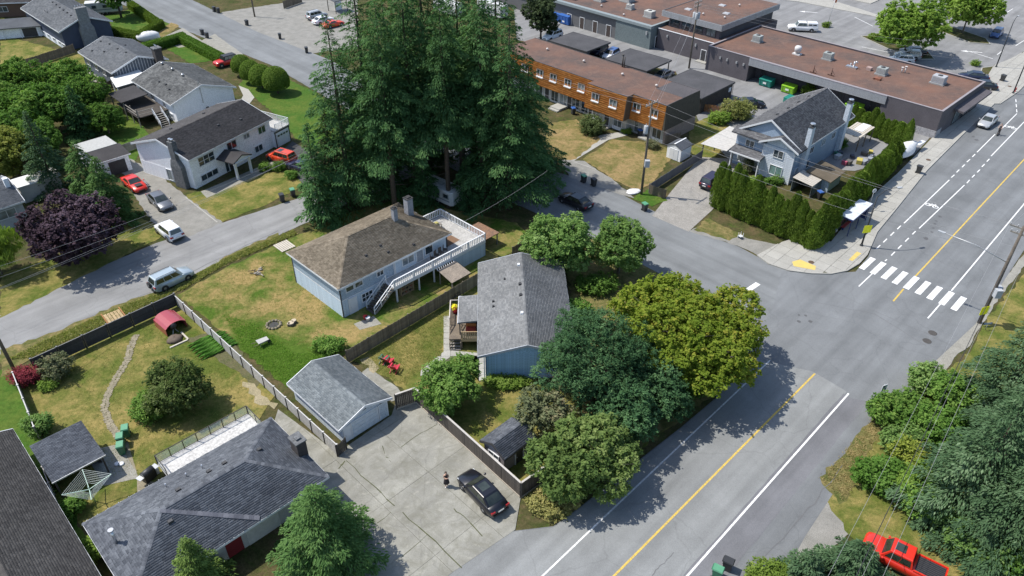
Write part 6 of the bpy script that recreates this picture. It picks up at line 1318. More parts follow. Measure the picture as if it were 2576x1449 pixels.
plant('fir_tree', 'low bushy fir at the right end of the travel trailer', 'fir tree', (-5.75,83.58), conifer('fir', L_FIR, 6.5, 2.4, 663, nb=60, z0=.04, droop=.3, leaf=.38, dens=1.1, prof=.6), 0, 1.0)
# red flower bed plants, vegetable rows
for k in range(5): shrub('leafy '+ORD[k]+' vegetable row from the shed in the left garden', ((-30.06,57.12)[0]+k*.42, (-30.06,57.12)[1]-k*.42), leafmat('leaf_veg', (.03,.085,.012),(.05,.125,.02),(.08,.16,.03),.3), .35, .35, .3, 900, .14, 490, name='vegetable_row').scale = (5, 1.1, 1)
for o in [o for o in C.objects if o.name.startswith('vegetable_row')]: o.rotation_euler.z = rad(42)
# ---- clipped hedges and topiary
hedge_run('hedge', 'clipped green hedge round the lawn of the striped gable house', [(-68.84,141.90),(-64.50,147.16),(-53.05,135.52)], 1.7, 1.6, L_HEDGE, 501, 130, .2)
hedge_run('hedge', 'older clipped hedge round the tree lawn by the navy house', [(-79.84,151.28),(-73.06,148.15),(-72.10,155.83),(-83.31,169.33)], 1.5, 1.5, L_CEDAR, 503, 110, .22)
TOP = []
g0 = np.random.default_rng(511); n = 6500; u = g0.normal(size=(n,3)); u /= np.linalg.norm(u, axis=1, keepdims=True); u = u[u[:,2] > -.62]
c = u*np.array([1.75,1.75,1.9])*(.97+.05*g0.random((len(u),1))); c[:,2] = np.maximum(c[:,2], -.75)+1.75
V,Q,T = leaves(c, g0.normal(size=u.shape), .17*g0.uniform(.7,1.3,len(u)), .6, np.clip(g0.normal(.5,.2,len(u)),0,1), .2, g0, u, .4)
b = MB().blob((0,0,1.75), (1.62,1.62,1.75), 18, 10); bv = np.array(b.v); bv[:,2] = np.maximum(bv[:,2], 1.05); V,Q,T = merge([(V,Q,T),(bv,np.array(b.f),np.full(len(b.f),.2))])
tm = (withmat(npmesh('crown', V,Q,T), leafmat('leaf_topiary', (.052,.088,.015),(.085,.132,.024),(.12,.17,.036),.3)), withmat(MB().cyl(0,0,-.1,1.3,.12,8).mesh('trunk'), BARK))
for k, (p, s) in enumerate((((-47.42,129.22),1.0),((-44.79,125.84),1.06),((-42.33,123.31),1.12),((-39.20,121.04),1.24))): plant('topiary', ORD[k]+' round clipped topiary ball from the red off-roader', 'topiary', p, tm, k*50, s, None, 'row of topiary balls')
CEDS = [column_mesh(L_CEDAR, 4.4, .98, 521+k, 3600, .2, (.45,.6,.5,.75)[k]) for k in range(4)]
pa, pb, pc = (25.84,83.89), (35.00,74.49), (53.85,97.08)
def cedar_row(p, q, n, txt, grp, sc, off, h0, h1):
    for k in range(n):
        t = k/(n-1); w_ = random.Random(k+off).uniform; o = plant('cedar', ORD[k]+txt, 'cedar', (p[0]+(q[0]-p[0])*t+w_(-.12,.12), p[1]+(q[1]-p[1])*t+w_(-.12,.12)), CEDS[(k*3+off) % 4], w_(0,360), sc*w_(.82,1.22), (h0+(h1-h0)*t)/4.4*w_(.80,1.12), grp)
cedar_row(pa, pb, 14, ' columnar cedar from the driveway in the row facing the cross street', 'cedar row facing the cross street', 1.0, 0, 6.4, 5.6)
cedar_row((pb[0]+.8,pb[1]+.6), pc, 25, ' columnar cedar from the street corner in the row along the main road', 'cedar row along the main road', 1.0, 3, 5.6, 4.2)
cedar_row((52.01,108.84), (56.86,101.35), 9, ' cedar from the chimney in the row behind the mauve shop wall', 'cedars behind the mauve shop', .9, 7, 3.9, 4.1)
# ---- long grass and weeds along the verges: uncounted blades
def tufts(name, label, polys, n, size, lm, seed):
    g = np.random.default_rng(seed); P = []
    for poly in polys:
        xs = [p[0] for p in poly]; ys = [p[1] for p in poly]; k = 0
        while k < n//len(polys):
            p = (g.uniform(min(xs), max(xs)), g.uniform(min(ys), max(ys)))
            if not inside(p, poly): continue
            k += 1; m = 5; c = np.array([[p[0], p[1], size*.4]])+g.normal(size=(m,3))*np.array([.12,.12,.03]); d = g.normal(size=(m,3))*.9; d[:,2] = .7
            P.append(leaves(c, d, size*g.uniform(.6,1.4,m), .26, np.clip(g.normal(.45,.25)+g.normal(size=m)*.1,0,1), 1.2, g))
    V,Q,T = merge(P); o = bpy.data.objects.new(name, withmat(npmesh(name,V,Q,T), lm)); C.objects.link(o); tag(o, label, 'grass', kind='stuff')
tufts('long_grass', 'long weedy grass along the side street ditch', [[(-47.97,54.04),(-45.19,57.62),(-39.95,63.08),(-36.25,65.52),(-36.27,64.65),(-46.05,54.34)], [(-36.41,65.95),(-32.22,71.96),(-26.29,77.63),(-25.84,76.73),(-32.55,70.10),(-35.64,65.02)]], 3600, .22, leafmat('leaf_verge', (.10,.125,.03),(.18,.19,.06),(.3,.25,.11),.35), 601)
tufts('long_grass', 'dry brown grass on the right roadside verge', [[(24.90,40.17),(28.57,43.69),(33.42,48.76),(33.71,47.28),(29.45,42.48),(26.06,38.02)]], 420, .17, leafmat('leaf_dryverge', (.17,.14,.06),(.26,.21,.1),(.34,.27,.14),.35), 603)
tufts('long_grass', 'unmown green grass in the lower part of the deck house yard', [[(-29.79,61.26),(-25.58,59.34),(-20.96,55.11),(-17.14,55.14),(-20.57,50.68),(-25.55,55.08)]], 2600, .13, leafmat('leaf_lush', (.08,.16,.02),(.12,.22,.035),(.16,.24,.05),.4), 605)
tufts('short_grass', 'uneven short grass on the three middle lawns', [[(-35.38,64.30),(-26.06,75.67),(-17.40,60.70),(-17.14,55.14),(-25.28,56.86)], [(-43.78,53.23),(-35.59,62.56),(-23.70,51.19),(-24.63,44.78),(-30.92,38.82)], [(-15.08,54.29),(-6.61,63.49),(-6.80,55.22),(-10.09,50.76)]], 9000, .10, leafmat('leaf_short', (.09,.13,.03),(.17,.17,.055),(.27,.22,.1),.4), 607)

# ------------------------------------------------------------------ vehicles
TYRE = M('tyre_rubber', (.018,.018,.019), (.03,.03,.03), 6, .85); RIM = M('rim_alloy', (.45,.46,.48), (.3,.3,.32), 5, .35, .8)
CGL = glass('car_glass', (.012,.016,.012), .04, 1.0); LAMP = plain('headlight_lens', (.75,.78,.8), .15); TAIL = plain('tail_light', (.30,.012,.012), .2); PLATE = plain('number_plate', (.75,.75,.72)); BLACKP = plain('black_plastic', (.022,.022,.024), .5)
#        L     W     H    belt  hood  trunk nose cab(rb,rr,fr,fb)           wheel_r wheelbase
CT = {'sedan': (4.8,1.84,1.44,.92,.90,.98,.62,(-2.0,-1.15,.30,1.15),.33,2.78),
 'suv':   (4.6,1.84,1.70,1.02,1.02,1.02,.72,(-2.22,-1.95,.45,1.12),.36,2.66),
 'hatch': (4.4,1.80,1.55,.96,.94,.96,.66,(-2.12,-1.70,.40,1.20),.34,2.62),
 'sport': (4.7,1.90,1.34,.90,.90,.94,.60,(-1.75,-.85,.05,.85),.35,2.72),
 'pickup':(5.8,1.98,1.86,1.10,1.14,1.08,.74,(-.75,-.55,1.00,1.55),.40,3.55),
 'offroad':(4.2,1.86,1.84,1.15,1.12,1.15,.85,(-1.95,-1.85,.42,.72),.42,2.45)}
WHEEL = {}
def car(kind, label, cat, body, p, hd, z=.02, name='car', roofmat=None, sunroof=False, rails=False, canopy=None, spare=False, open_bed=True, stripe=None, group=None):
    L,W_,H,ZB,ZH,ZT,ZN,(rb,rr,fr,fb),wr,wb = CT[kind]; hw = W_/2; o = thing(name, label, cat, p, hd, group, z)
    xs = [(-L/2,.42,ZT-.22,.84),(-L/2+.10,.30,ZT-.05,.93),(-L/2+.5,.24,ZT,.985),(rb*.9,.2,max(ZT,ZB),1.0),(0,.18,ZB,1.0),(fb*.92,.18,ZB,1.0),(fb+.12,.18,ZH+.03,.995),(L/2-.75,.2,ZH-.06,.97),(L/2-.28,.24,ZH-.16,.90),(L/2-.06,.3,ZN+.02,.80),(L/2,.36,ZN-.12,.68)]
    if kind in ('pickup','offroad'): xs = [(-L/2,.42,ZT-.04,.95),(-L/2+.06,.35,ZT,.98),(rb,.3,ZT,1.0),(0,.3,ZB,1.0),(fb,.3,ZB,1.0),(fb+.15,.3,ZH,1.0),(L/2-.5,.32,ZH-.04,.97),(L/2-.14,.36,ZH-.12,.93),(L/2,.42,ZN,.86)]
    vs = []; 
    for x, zb_, zt, k in xs:
        w = hw*k; zm = zb_+(zt-zb_)*.55
        vs += [(x,-w*.86,zb_),(x,-w*.98,zb_+.1),(x,-w,zm),(x,-w*.95,zt-.07),(x,-w*.86,zt),(x,w*.86,zt),(x,w*.95,zt-.07),(x,w,zm),(x,w*.98,zb_+.1),(x,w*.86,zb_)]
    n = 10; b = MB(); fs = [(i*n+k, (i+1)*n+k, (i+1)*n+(k+1)%n, i*n+(k+1)%n) for i in range(len(xs)-1) for k in range(n)]
    b.add(vs, [f[::-1] for f in fs], True); b.add(vs[:n], [tuple(range(n))[::-1]]); b.add(vs[-n:], [tuple(range(n))])
    b.build('body', body, o)
    wb_, wt = hw*.90, hw*.74; zb0 = ZB-.03; hz = H-.03
    cb = MB(); B0 = [(rb,-wb_,zb0),(fb,-wb_,zb0),(fb,wb_,zb0),(rb,wb_,zb0)]; T0 = [(rr,-wt,hz),(fr,-wt,hz),(fr,wt,hz),(rr,wt,hz)]
    cb.hexa(B0, T0); cb.hexa([(x,y,hz) for x,y,_ in T0], [(x*.97+.02,y*.9,H) for x,y,_ in T0]); cab = cb.build('cabin', roofmat or body, o, .03)
    def lerp(a, c, t): return tuple(a[i]+(c[i]-a[i])*t for i in range(3))
    def pane(nm, q, off):
        q = [Vector(x) for x in q]; nn = (q[1]-q[0]).cross(q[3]-q[0]).normalized(); cc = sum(q, Vector())/4
        if nn.dot(cc-Vector((0,0,.9))) < 0: nn = -nn
        MB().add([x+nn*off for x in q], [(0,1,2,3)]).build(nm, CGL, o)
    def face(a, b2, c, d, u0, u1, v0, v1): return [lerp(lerp(a,b2,u0),lerp(d,c,u0),v0), lerp(lerp(a,b2,u1),lerp(d,c,u1),v0), lerp(lerp(a,b2,u1),lerp(d,c,u1),v1), lerp(lerp(a,b2,u0),lerp(d,c,u0),v1)]
    pane('windscreen', face(B0[1],B0[2],T0[2],T0[1],.06,.94,.12,.93), .02); pane('rear_window', face(B0[3],B0[0],T0[0],T0[3],.1,.9,.2,.9), .02)
    for (s0, s1, t0, t1) in ((B0[0],B0[1],T0[0],T0[1]), (B0[3],B0[2],T0[3],T0[2])):
        cuts = (.05,.36,.66,.93) if kind in ('suv','hatch','offroad') else ((.08,.5,.93) if kind != 'pickup' else (.06,.46,.93))
        for c0, c1 in zip(cuts[:-1], cuts[1:]): pane('side_window', face(s0,s1,t1,t0,c0+.012,c1-.012,.2,.88), .02)
    if wr not in WHEEL:
        WHEEL[wr] = (withmat(MB().lathe([(wr*.62,-.11),(wr*.94,-.11),(wr,-.07),(wr,.07),(wr*.94,.11),(wr*.62,.11)], 18, axis='y').mesh('wheel'), TYRE), withmat(MB().lathe([(.02,-.115),(wr*.25,-.118),(wr*.62,-.10),(wr*.62,.10),(wr*.25,.118),(.02,.115)], 14, axis='y').mesh('rim'), RIM))
    for sx in (-1, 1):
        for sy in (-1, 1):
            wx = sx*wb/2+(.06 if kind != 'pickup' else .12); w = share('wheel', WHEEL[wr][0], o, (wx, sy*(hw-.10), wr)); share('rim', WHEEL[wr][1], w)
            MB().lathe([(wr*1.12,-.012),(wr*1.12,.012)], 18, axis='y').build('wheel_arch', BLACKP, o).location = (wx, sy*(hw-.012), wr+.01)
    for sy in (-1, 1):
        MB().hexa([(L/2-.34,sy*hw*.52,ZN-.02),(L/2-.07,sy*hw*.52,ZN-.06),(L/2-.2,sy*hw*.86,ZN-.02),(L/2-.42,sy*hw*.86,ZN-.0)], [(L/2-.40,sy*hw*.52,ZN+.12),(L/2-.14,sy*hw*.52,ZN+.06),(L/2-.24,sy*hw*.86,ZN+.08),(L/2-.46,sy*hw*.86,ZN+.11)]).build('headlight', LAMP, o)
        part(o, 'tail_light', TAIL, (-L/2-.012,sy*hw*.55,ZT-.28,-L/2+.14,sy*hw*.93,ZT-.10)); m_ = part(o, 'mirror', body if kind != 'offroad' else BLACKP, (fb-.28,sy*(hw+.02),ZB-.02,fb-.12,sy*(hw+.2),ZB+.13), bevel=.03)
    part(o, 'grille', BLACKP, (L/2-.06,-hw*.42,ZN-.26,L/2+.012,hw*.42,ZN-.1)); part(o, 'bumper', BLACKP if kind in ('pickup','offroad','suv') else body, (-L/2-.05,-hw*.8,.38,-L/2+.1,hw*.8,.55)); part(o, 'number_plate', PLATE, (-L/2-.065,-.26,.60 if kind != 'sedan' else .66,-L/2-.045,.26,.75 if kind != 'sedan' else .8))
    part(o, 'underbody', BLACKP, (-L/2+.3,-hw*.85,.16,L/2-.3,hw*.85,.3))
    if sunroof: part(o, 'sunroof', CGL, (fr-.95,-wt*.55,H+.002,fr-.2,wt*.55,H+.012))
    if rails:
        for sy in (-1, 1): MB().tube([(rr+.15,sy*wt*.86,H),(rr+.3,sy*wt*.86,H+.07),(fr-.3,sy*wt*.86,H+.07),(fr-.1,sy*wt*.86,H)], .025, 6).build('roof_rail', BLACKP, o)
    if kind == 'pickup':
        if canopy: c_ = MB().hexa([(-L/2+.05,-hw*.9,ZT-.02),(rb-.04,-hw*.9,ZT-.02),(rb-.04,hw*.9,ZT-.02),(-L/2+.05,hw*.9,ZT-.02)], [(-L/2+.2,-hw*.76,H-.03),(rb-.1,-hw*.76,H-.03),(rb-.1,hw*.76,H-.03),(-L/2+.2,hw*.76,H-.03)]).build('canopy', canopy, o, .04); [part(o, 'side_window', CGL, (x,sy*hw*.83-.02,ZT+.18,x+.75,sy*hw*.83+.02,ZT+.5)) for sy in (-1,1) for x in (-2.5,-1.6)]
        else:
            part(o, 'cargo_bed', BLACKP, (-L/2+.12,-hw*.78,ZT+.002,rb-.12,hw*.78,ZT+.012)); 
            for k in range(9): part(o, 'bed_rib', plain('bed_liner', (.06,.06,.065), .5), (-L/2+.15,-hw*.72+k*hw*.178,ZT+.012,rb-.15,-hw*.72+k*hw*.178+.05,ZT+.03))
            for sy in (-1, 1): part(o, 'bed_rail', body, (-L/2+.02,sy*hw*.80,ZT-.02,rb-.05,sy*hw*.93,ZT+.09))
            part(o, 'tailgate', body, (-L/2,-hw*.8,ZT-.02,-L/2+.09,hw*.8,ZT+.09))
    if spare: w = share('spare_wheel', WHEEL[wr][0], o, (-L/2-.1, .1, .95), (0,0,PI/2)); share('rim', WHEEL[wr][1], w)
    if stripe: part(o, 'hood_stripe', stripe, (fb+.2,-.42,ZH+.0,L/2-.5,.42,ZH+.035))
    return o
RED = paint('paint_red', (.55,.025,.02)); RED2 = paint('paint_bright_red', (.62,.03,.015)); ORED = paint('paint_orange_red', (.68,.06,.015)); WHT = paint('paint_white', (.78,.79,.8)); SIL = paint('paint_silver', (.48,.49,.5), .3); SILB = paint('paint_silver_blue', (.42,.49,.53), .3); BLK = paint('paint_black', (.006,.0065,.011)); GRY = paint('paint_grey', (.16,.17,.19), .3); NVY = paint('paint_navy', (.015,.02,.05)); BLU2 = paint('paint_blue', (.06,.12,.3)); PUR = paint('paint_plum', (.03,.02,.045), .2)
car('sedan', 'black sedan parked on the concrete yard beside the fence', 'car', BLK, (-2.27,38.28), 129, .035, sunroof=True)
car('suv', 'silver-blue off-road estate with spare wheel driving on the side street', 'car', SILB, (-36.88,66.68), 49, .01, spare=True, rails=True)
car('suv', 'white estate car parked at the mouth of the gravel driveway', 'car', WHT, (-40.82,76.47), 137, .015, sunroof=False)
car('sedan', 'grey sedan parked nose-out on the gravel driveway', 'car', GRY, (-44.59,83.68), -47, .015)
car('sport', 'red coupe with black bonnet stripe behind the grey sedan', 'car', RED2, (-49.73,88.28), -45, .015, stripe=BLACKP)
car('suv', 'red estate car parked at the garage of the white house', 'car', ORED, (-32.35,96.14), 151, .015, rails=True, sunroof=True)
car('sedan', 'dark sedan behind the red estate car by the white house', 'car', NVY, (-28.98,93.43), 151, .015)
car('offroad', 'red off-roader with black hard top near the topiary', 'car', RED, (-51.94,134.30), 225, .015, roofmat=BLACKP)
car('suv', 'silver estate car, leftmost of the three on the gravel lot', 'car', SIL, (-41.51,162.91), 45, .005, rails=True); car('sedan', 'white sedan between two cars on the gravel lot', 'car', WHT, (-39.55,159.81), 45, .005); car('sport', 'orange-red coupe, rightmost of the three on the gravel lot', 'car', ORED, (-37.02,157.40), 45, .005)
car('suv', 'dark plum estate car on the paved driveway of the corner house', 'car', PUR, (26.71,89.81), 47, .022)
car('suv', 'white estate car behind the leftmost carport', 'car', WHT, (7.76,150.14), 225, .005, rails=True); car('hatch', 'blue and white car beside the middle carport', 'car', WHT, (18.21,139.47), 235, .005, roofmat=BLU2)
car('sedan', 'dark grey car under the middle carport edge', 'car', GRY, (26.20,128.73), 225, .005); car('sedan', 'dark car parked behind the olive shrub near the right carport', 'car', BLK, (38.37,116.39), 0, .005); car('suv', 'dark blue car under the left carport', 'car', NVY, (16.18,141.67), 235, .005)
car('pickup', 'white pickup with canopy parked in front of the shops', 'pickup', WHT, (59.01,156.01), 172, .005, 'pickup_truck', canopy=WHT)
car('sedan', 'silver sedan driving on the main road towards the crosswalk', 'car', SIL, (73.38,109.74), 226, .016)
car('hatch', 'white car in front of the shops nearest the flat roof', 'car', WHT, (71.52,137.57), 168, .005); car('suv', 'silver car between two others in front of the shops', 'car', SIL, (73.56,139.70), 168, .005); car('sedan', 'dark car under the lot tree in front of the shops', 'car', BLK, (75.63,142.18), 168, .005)
car('hatch', 'blue car parked alone in the far right lot', 'car', BLU2, (97.12,153.13), 230, .005); car('sedan', 'dark navy sedan at the corner of the shop building', 'car', NVY, (80.69,129.10), 160, .005); car('sedan', 'black sedan beside the shop corner, nearest the pavement', 'car', BLK, (80.01,124.94), 160, .005)
car('pickup', 'red pickup truck with black bed at the bottom right', 'pickup', RED2, (28.03,32.32), 144, .01, 'pickup_truck', sunroof=True).scale = (.95,.95,.95)
car('sedan', 'black car half hidden by the tree on the cross street', 'car', BLK, (7.97,84.21), 135, .012)
# trailer homes
def trailer(label, p, hd, L=6.5, H=2.6, z=0.01):
    o = thing('travel_trailer', label, 'trailer', p, hd, None, z); wmat = M('trailer_white', (.62,.62,.6), (.5,.5,.49), 1, .5)
    MB().prism([(-L/2,-1.15),(L/2-.3,-1.15),(L/2,-.8),(L/2,.8),(L/2-.3,1.15),(-L/2,1.15)], .5, H).build('body', wmat, o, .08); part(o, 'stripe', M('trailer_stripe', (.25,.27,.3)), (-L/2+.1,-1.165,1.0,L/2-.4,-1.152,1.2), (-L/2+.1,1.152,1.0,L/2-.4,1.165,1.2))
    for x in (-1.8,.3,1.8): window(o, x, -1.15, 1.75, -90, .8, .55, 1, 1, fr=METAL)
    for x in (-.4,.4):
        for y in (-1.0,1.0): w = share('wheel', WHEEL[.36][0], o, (x,y,.36)); share('rim', WHEEL[.36][1], w)
    part(o, 'roof_vent', METAL, (-.4,-.3,H,.3,.3,H+.18)); MB().bar((L/2,0,.55),(L/2+1.1,0,.5),.12).build('hitch', BLACKP, o); return o
trailer('white travel trailer parked in the shade of the fir grove', (-8.98,85.16), -40, 5.6, 2.4); trailer('white travel trailer beside the navy house at the top', (-87.54,165.76), 20, 7)
trailer('white motorhome behind the fir tops at the top', (-4.36,165.14), -45, 7.5, 2.9); trailer('pale trailer left of the motorhome behind the firs', (-13.78,166.45), -45, 8, 2.8)

# ------------------------------------------------------------------ fences
def fence_boards(label, pts, h, mat, bw=.14, gap=.012, post=2.4, pmat=None, cap=None, rnd=.04, base=None, name='fence'):
    o = thing(name, label, 'fence', pts[0]); ox, oy = pts[0]; me = withmat(MB().box(-bw/2,-.012,0,bw/2,.012,1).mesh('board'), mat); pm = pmat or mat; R = random.Random(int(ox*7))
    for i in range(len(pts)-1):
        p = Vector((pts[i][0]-ox, pts[i][1]-oy, 0)); q = Vector((pts[i+1][0]-ox, pts[i+1][1]-oy, 0)); d = q-p; n = int(d.length/(bw+gap)); a = math.atan2(d.y, d.x); nrm = Vector((-d.y, d.x, 0)).normalized()
        for k in range(n):
            c = p+d*((k+.5)/n); share('board', me, o, (c.x, c.y, .04), (0,0,a+R.uniform(-.02,.02)), (1,1,h+R.uniform(-rnd,rnd)))
        for z in (.35, h-.3): MB().bar(p+nrm*.05+Vector((0,0,z)), q+nrm*.05+Vector((0,0,z)), .05, .09).build('rail', pm, o)
        m = max(1, int(d.length/post))
        for k in range(m+1): c = p+d*(k/m); part(o, 'post', pm, (c.x-.06+nrm.x*.05,c.y-.06+nrm.y*.05,0,c.x+.06+nrm.x*.05,c.y+.06+nrm.y*.05,h+.08))
        if cap: MB().bar(p+Vector((0,0,h+.07)), q+Vector((0,0,h+.07)), .16, .045).build('cap_rail', cap, o)
        if base: MB().bar(p-nrm*.03+Vector((0,0,.08)), q-nrm*.03+Vector((0,0,.08)), .05, .16).build('base_board', base, o)
    return o
W_OLIVE = M('wood_fence_olive', (.21,.175,.12), (.14,.115,.08), 1.5, .9, 0, .3, fine=16, rnd=.25)
fence_boards('weathered brown board fence between the deck house and the blue house', [(-15.52,53.77),(-3.47,66.82)], 1.55, W_OLIVE)
fence_boards('board fence continuing behind the blue house towards the trees', [(0.07,71.84),(3.61,76.12)], 1.5, W_OLIVE)
fence_boards('dark stained fence with pale cap along the concrete yard', [(-10.14,47.71),(-8.51,48.56),(0.77,38.13),(3.01,40.11)], 1.75, M('wood_stained', (.10,.085,.07),(.065,.055,.047),1.5,.9,0,.3,fine=14,rnd=.2), .15, .01, 2.3, None, M('cap_pale', (.5,.47,.43)), 0.0, M('base_pale', (.45,.4,.33)))
fence_boards('short dark fence piece between garage and pale panel fence', [(-14.28,42.24),(-13.70,43.06)], 1.3, WOOD_D)
fence_boards('brown board fence across the lawn at the top left', [(-86.86,132.23),(-82.24,140.57)], 1.6, WOOD)
fence_boards('low fence behind the striped gable house patio', [(-68.80,121.18),(-66.88,123.70)], 1.4, WOOD_D)
fence_boards('red cedar picket fence beside the right carport', [(30.05,114.41),(33.33,112.87)], 1.3, CEDAR, .14, .08)
fence_boards('dark board fence between the townhouse lawn and the paved driveway', [(17.89,87.35),(26.78,97.40)], 1.35, M('wood_blue_grey', (.15,.15,.16),(.1,.1,.11),1.5,.9,fine=14,rnd=.12)); fence_boards('short board fence facing the cross street beside the power pole', [(17.86,87.13),(19.69,85.88)], 1.3, WOOD)
fence_boards('brown fence at the townhouse end wall', [(22.32,102.29),(24.71,103.27)], 1.3, WOOD); fence_boards('low weathered fence beside the white house driveway', [(-56.18,97.11),(-54.00,100.09)], 1.3, WOOD_G)
fence_boards('grey fence at the far top of the gravel lot', [(-50.25,169.85),(-47.47,174.85)], 1.6, WOOD)
def panel_fence(label, pts, h, mat, pmat, step=2.0, slats=0, capm=None):
    o = thing('fence', label, 'fence', pts[0]); ox, oy = pts[0]
    for i in range(len(pts)-1):
        p = Vector((pts[i][0]-ox, pts[i][1]-oy, 0)); q = Vector((pts[i+1][0]-ox, pts[i+1][1]-oy, 0)); d = q-p; n = max(1, round(d.length/step))
        for k in range(n+1):
            c = p+d*(k/n); t = part(o, 'post', pmat, (c.x-.06,c.y-.06,0,c.x+.06,c.y+.06,h+.06)); part(t, 'post_cap', capm or pmat, (c.x-.08,c.y-.08,h+.06,c.x+.08,c.y+.08,h+.10))
        for k in range(n):
            a = p+d*((k+.04)/n); e = p+d*((k+.96)/n); up = Vector((0,0,1))
            if slats:
                hh = (h-.1)/slats
                for j in range(slats): MB().bar(a+up*(.1+hh*(j+.5)), e+up*(.1+hh*(j+.5)), .03, hh-.012).build('slat', mat, o)
            else:
                pn = MB(); pn.bar(a+up*(h/2+.03), e+up*(h/2+.03), .04, h-.1); pn.build('panel', mat, o)
            MB().bar(a+up*(h+.01), e+up*(h+.01), .08, .04).build('top_rail', capm or pmat, o)
    return o
panel_fence('pale grey panel fence with dark posts beside the deck house lawn', [(-34.88,62.57),(-14.25,42.28)], 1.4, M('panel_pale', (.46,.45,.43),(.37,.36,.34),1,.85,fine=8,rnd=.1), WOOD_D, 1.9, 0, M('panel_cap', (.55,.54,.52)))
panel_fence('black horizontal slat fence along the side street', [(-34.88,62.57),(-44.37,52.34)], 1.6, M('slat_black', (.035,.035,.038),(.05,.05,.053),2,.7,fine=10,rnd=.2), DARKTRIM, 2.3, 9, M('slat_cap', (.2,.2,.2)))
panel_fence('narrow pale fence at the far left between two yards', [(-45.22,50.72),(-39.88,44.09)], 1.4, M('panel_pale', (.46,.45,.43)), WOOD_G, 2.0, 0, M('panel_cap', (.55,.54,.52)))
panel_fence('pale fence beside the garden shed running to the bottom edge', [(-36.99,39.78),(-29.42,30.36)], 1.4, M('panel_pale', (.46,.45,.43)), WOOD_G, 2.0, 0, M('panel_cap', (.55,.54,.52)))

# ------------------------------------------------------------------ poles and wires
POLEW = M('pole_wood', (.15,.125,.10),(.10,.085,.07),2,.9,0,.4,fine=10); POLED = M('pole_dark', (.035,.04,.045)); INS = M('insulator', (.5,.5,.5), None, 4, .3); XF = M('transformer_grey', (.42,.44,.46))
def utility_pole(label, p, H, arms=(), xf=(), lamp=None, lean=(0,0), r=.17):
    o = thing('utility_pole', label, 'utility pole', p); MB().tube([(0,0,-.3),(lean[0]*.5,lean[1]*.5,H*.5),(lean[0],lean[1],H)], [r, r*.85, r*.65], 10).build('pole', POLEW, o)
    for z, ang, ln in arms:
        a = (math.cos(rad(ang))*ln/2, math.sin(rad(ang))*ln/2); t = MB().bar((lean[0]*z/H-a[0],lean[1]*z/H-a[1],z),(lean[0]*z/H+a[0],lean[1]*z/H+a[1],z),.11,.13).build('crossarm', WOOD_G, o)
        for k in (-.92,-.4,.4,.92): MB().lathe([(.04,0),(.06,.08),(.04,.16),(.05,.22)], 8, (lean[0]*z/H+a[0]*k,lean[1]*z/H+a[1]*k,z+.06)).build('insulator', INS, t)
    for z, ang, kind in xf:
        x, y = math.cos(rad(ang))*.42, math.sin(rad(ang))*.42
        if kind == 'can': t = MB().lathe([(.27,0),(.28,.1),(.28,1.0),(.22,1.06)], 14, (x,y,z)).build('transformer', XF, o); MB().cyl(x,y,z+1.06,z+1.3,.04,6).build('bushing', INS, t)
        else: t = part(o, 'cabinet', XF, (x-.3,y-.3,z,x+.3,y+.3,z+.9))
    if lamp:
        z, ang, ln = lamp; d = (math.cos(rad(ang)), math.sin(rad(ang))); MB().tube([(0,0,z),(d[0]*ln*.5,d[1]*ln*.5,z+.75),(d[0]*ln,d[1]*ln,z+.95)], .045, 8).build('lamp_arm', METAL, o)
        MB().bar((d[0]*(ln-.1),d[1]*(ln-.1),z+.94),(d[0]*(ln+.6),d[1]*(ln+.6),z+.96),.26,.14).build('lamp_head', XF, o)
    return o
PC, PR, PT = (16.81,87.02), (47.70,60.44), (31.78,133.91)
utility_pole('utility pole with grey transformer beside the townhouse lawn', PC, 12.7, ((12.4,45,2.4),), ((8.6,200,'can'),(4.2,-60,'box')))
utility_pole('utility pole with street lamp arm at the right beside the crosswalk', PR, 11.5, ((11.2,-45,2.4),(10.6,-45,1.8)), ((3.6,20,'box'),(3.6,-70,'box')), (7.4,140,6.0), r=.2)
utility_pole('tall utility pole with three transformers behind the townhouses', PT, 11.8, ((11.6,45,2.2),(10.9,45,2.0)), ((8.8,20,'can'),(8.8,140,'can'),(8.8,260,'can')))
PL = (-46.40,52.38); utility_pole('wooden utility pole at the left edge by the black fence', PL, 10.5, ((10.2,-45,2.2),))
PS = (-25.89,88.63); utility_pole('short service pole beside the white house driveway', PS, 5.6, (), r=.14)
PX = (-55.05,163.90); utility_pole('wooden pole by the gravel lot at the top', PX, 10, ((9.7,45,2.2),))
WIRE = plain('wire_alloy', (.30,.30,.31), .6); WIRE_D = plain('wire_dark', (.03,.03,.032), .6)
def wire(label, p, q, sag=.6, r=.011, mat=None):
    p = Vector(p); q = Vector(q); pts = [p+(q-p)*t-Vector((0,0,sag*4*t*(1-t))) for t in [i/14 for i in range(15)]]; o = MB().tube(pts, r, 5, False).build('power_line', mat or WIRE); tag(o, label, 'wire', 'overhead wires'); return o
for k, (dx, dy, z, z2) in enumerate(((-.7,-.7,12.5,11.4),(.7,.7,12.5,11.4),(0,0,9.6,9.2),(.1,.1,8.0,8.2))): wire(('lowest','second lowest','third','topmost')[3-k]+' overhead wire from the townhouse pole across to the crosswalk pole', (PC[0]+dx,PC[1]+dy,z), (PR[0]+dx,PR[1]-dy,z2), .9)
for k, (dx, z) in enumerate(((-.7,12.5),(.7,12.5),(0,9.8))): wire(('left','right','lower middle')[k]+' overhead wire between the townhouse pole and the transformer pole', (PC[0]+dx,PC[1]+dx,z), (PT[0]+dx,PT[1]+dx,11.6-k*.6), .5)
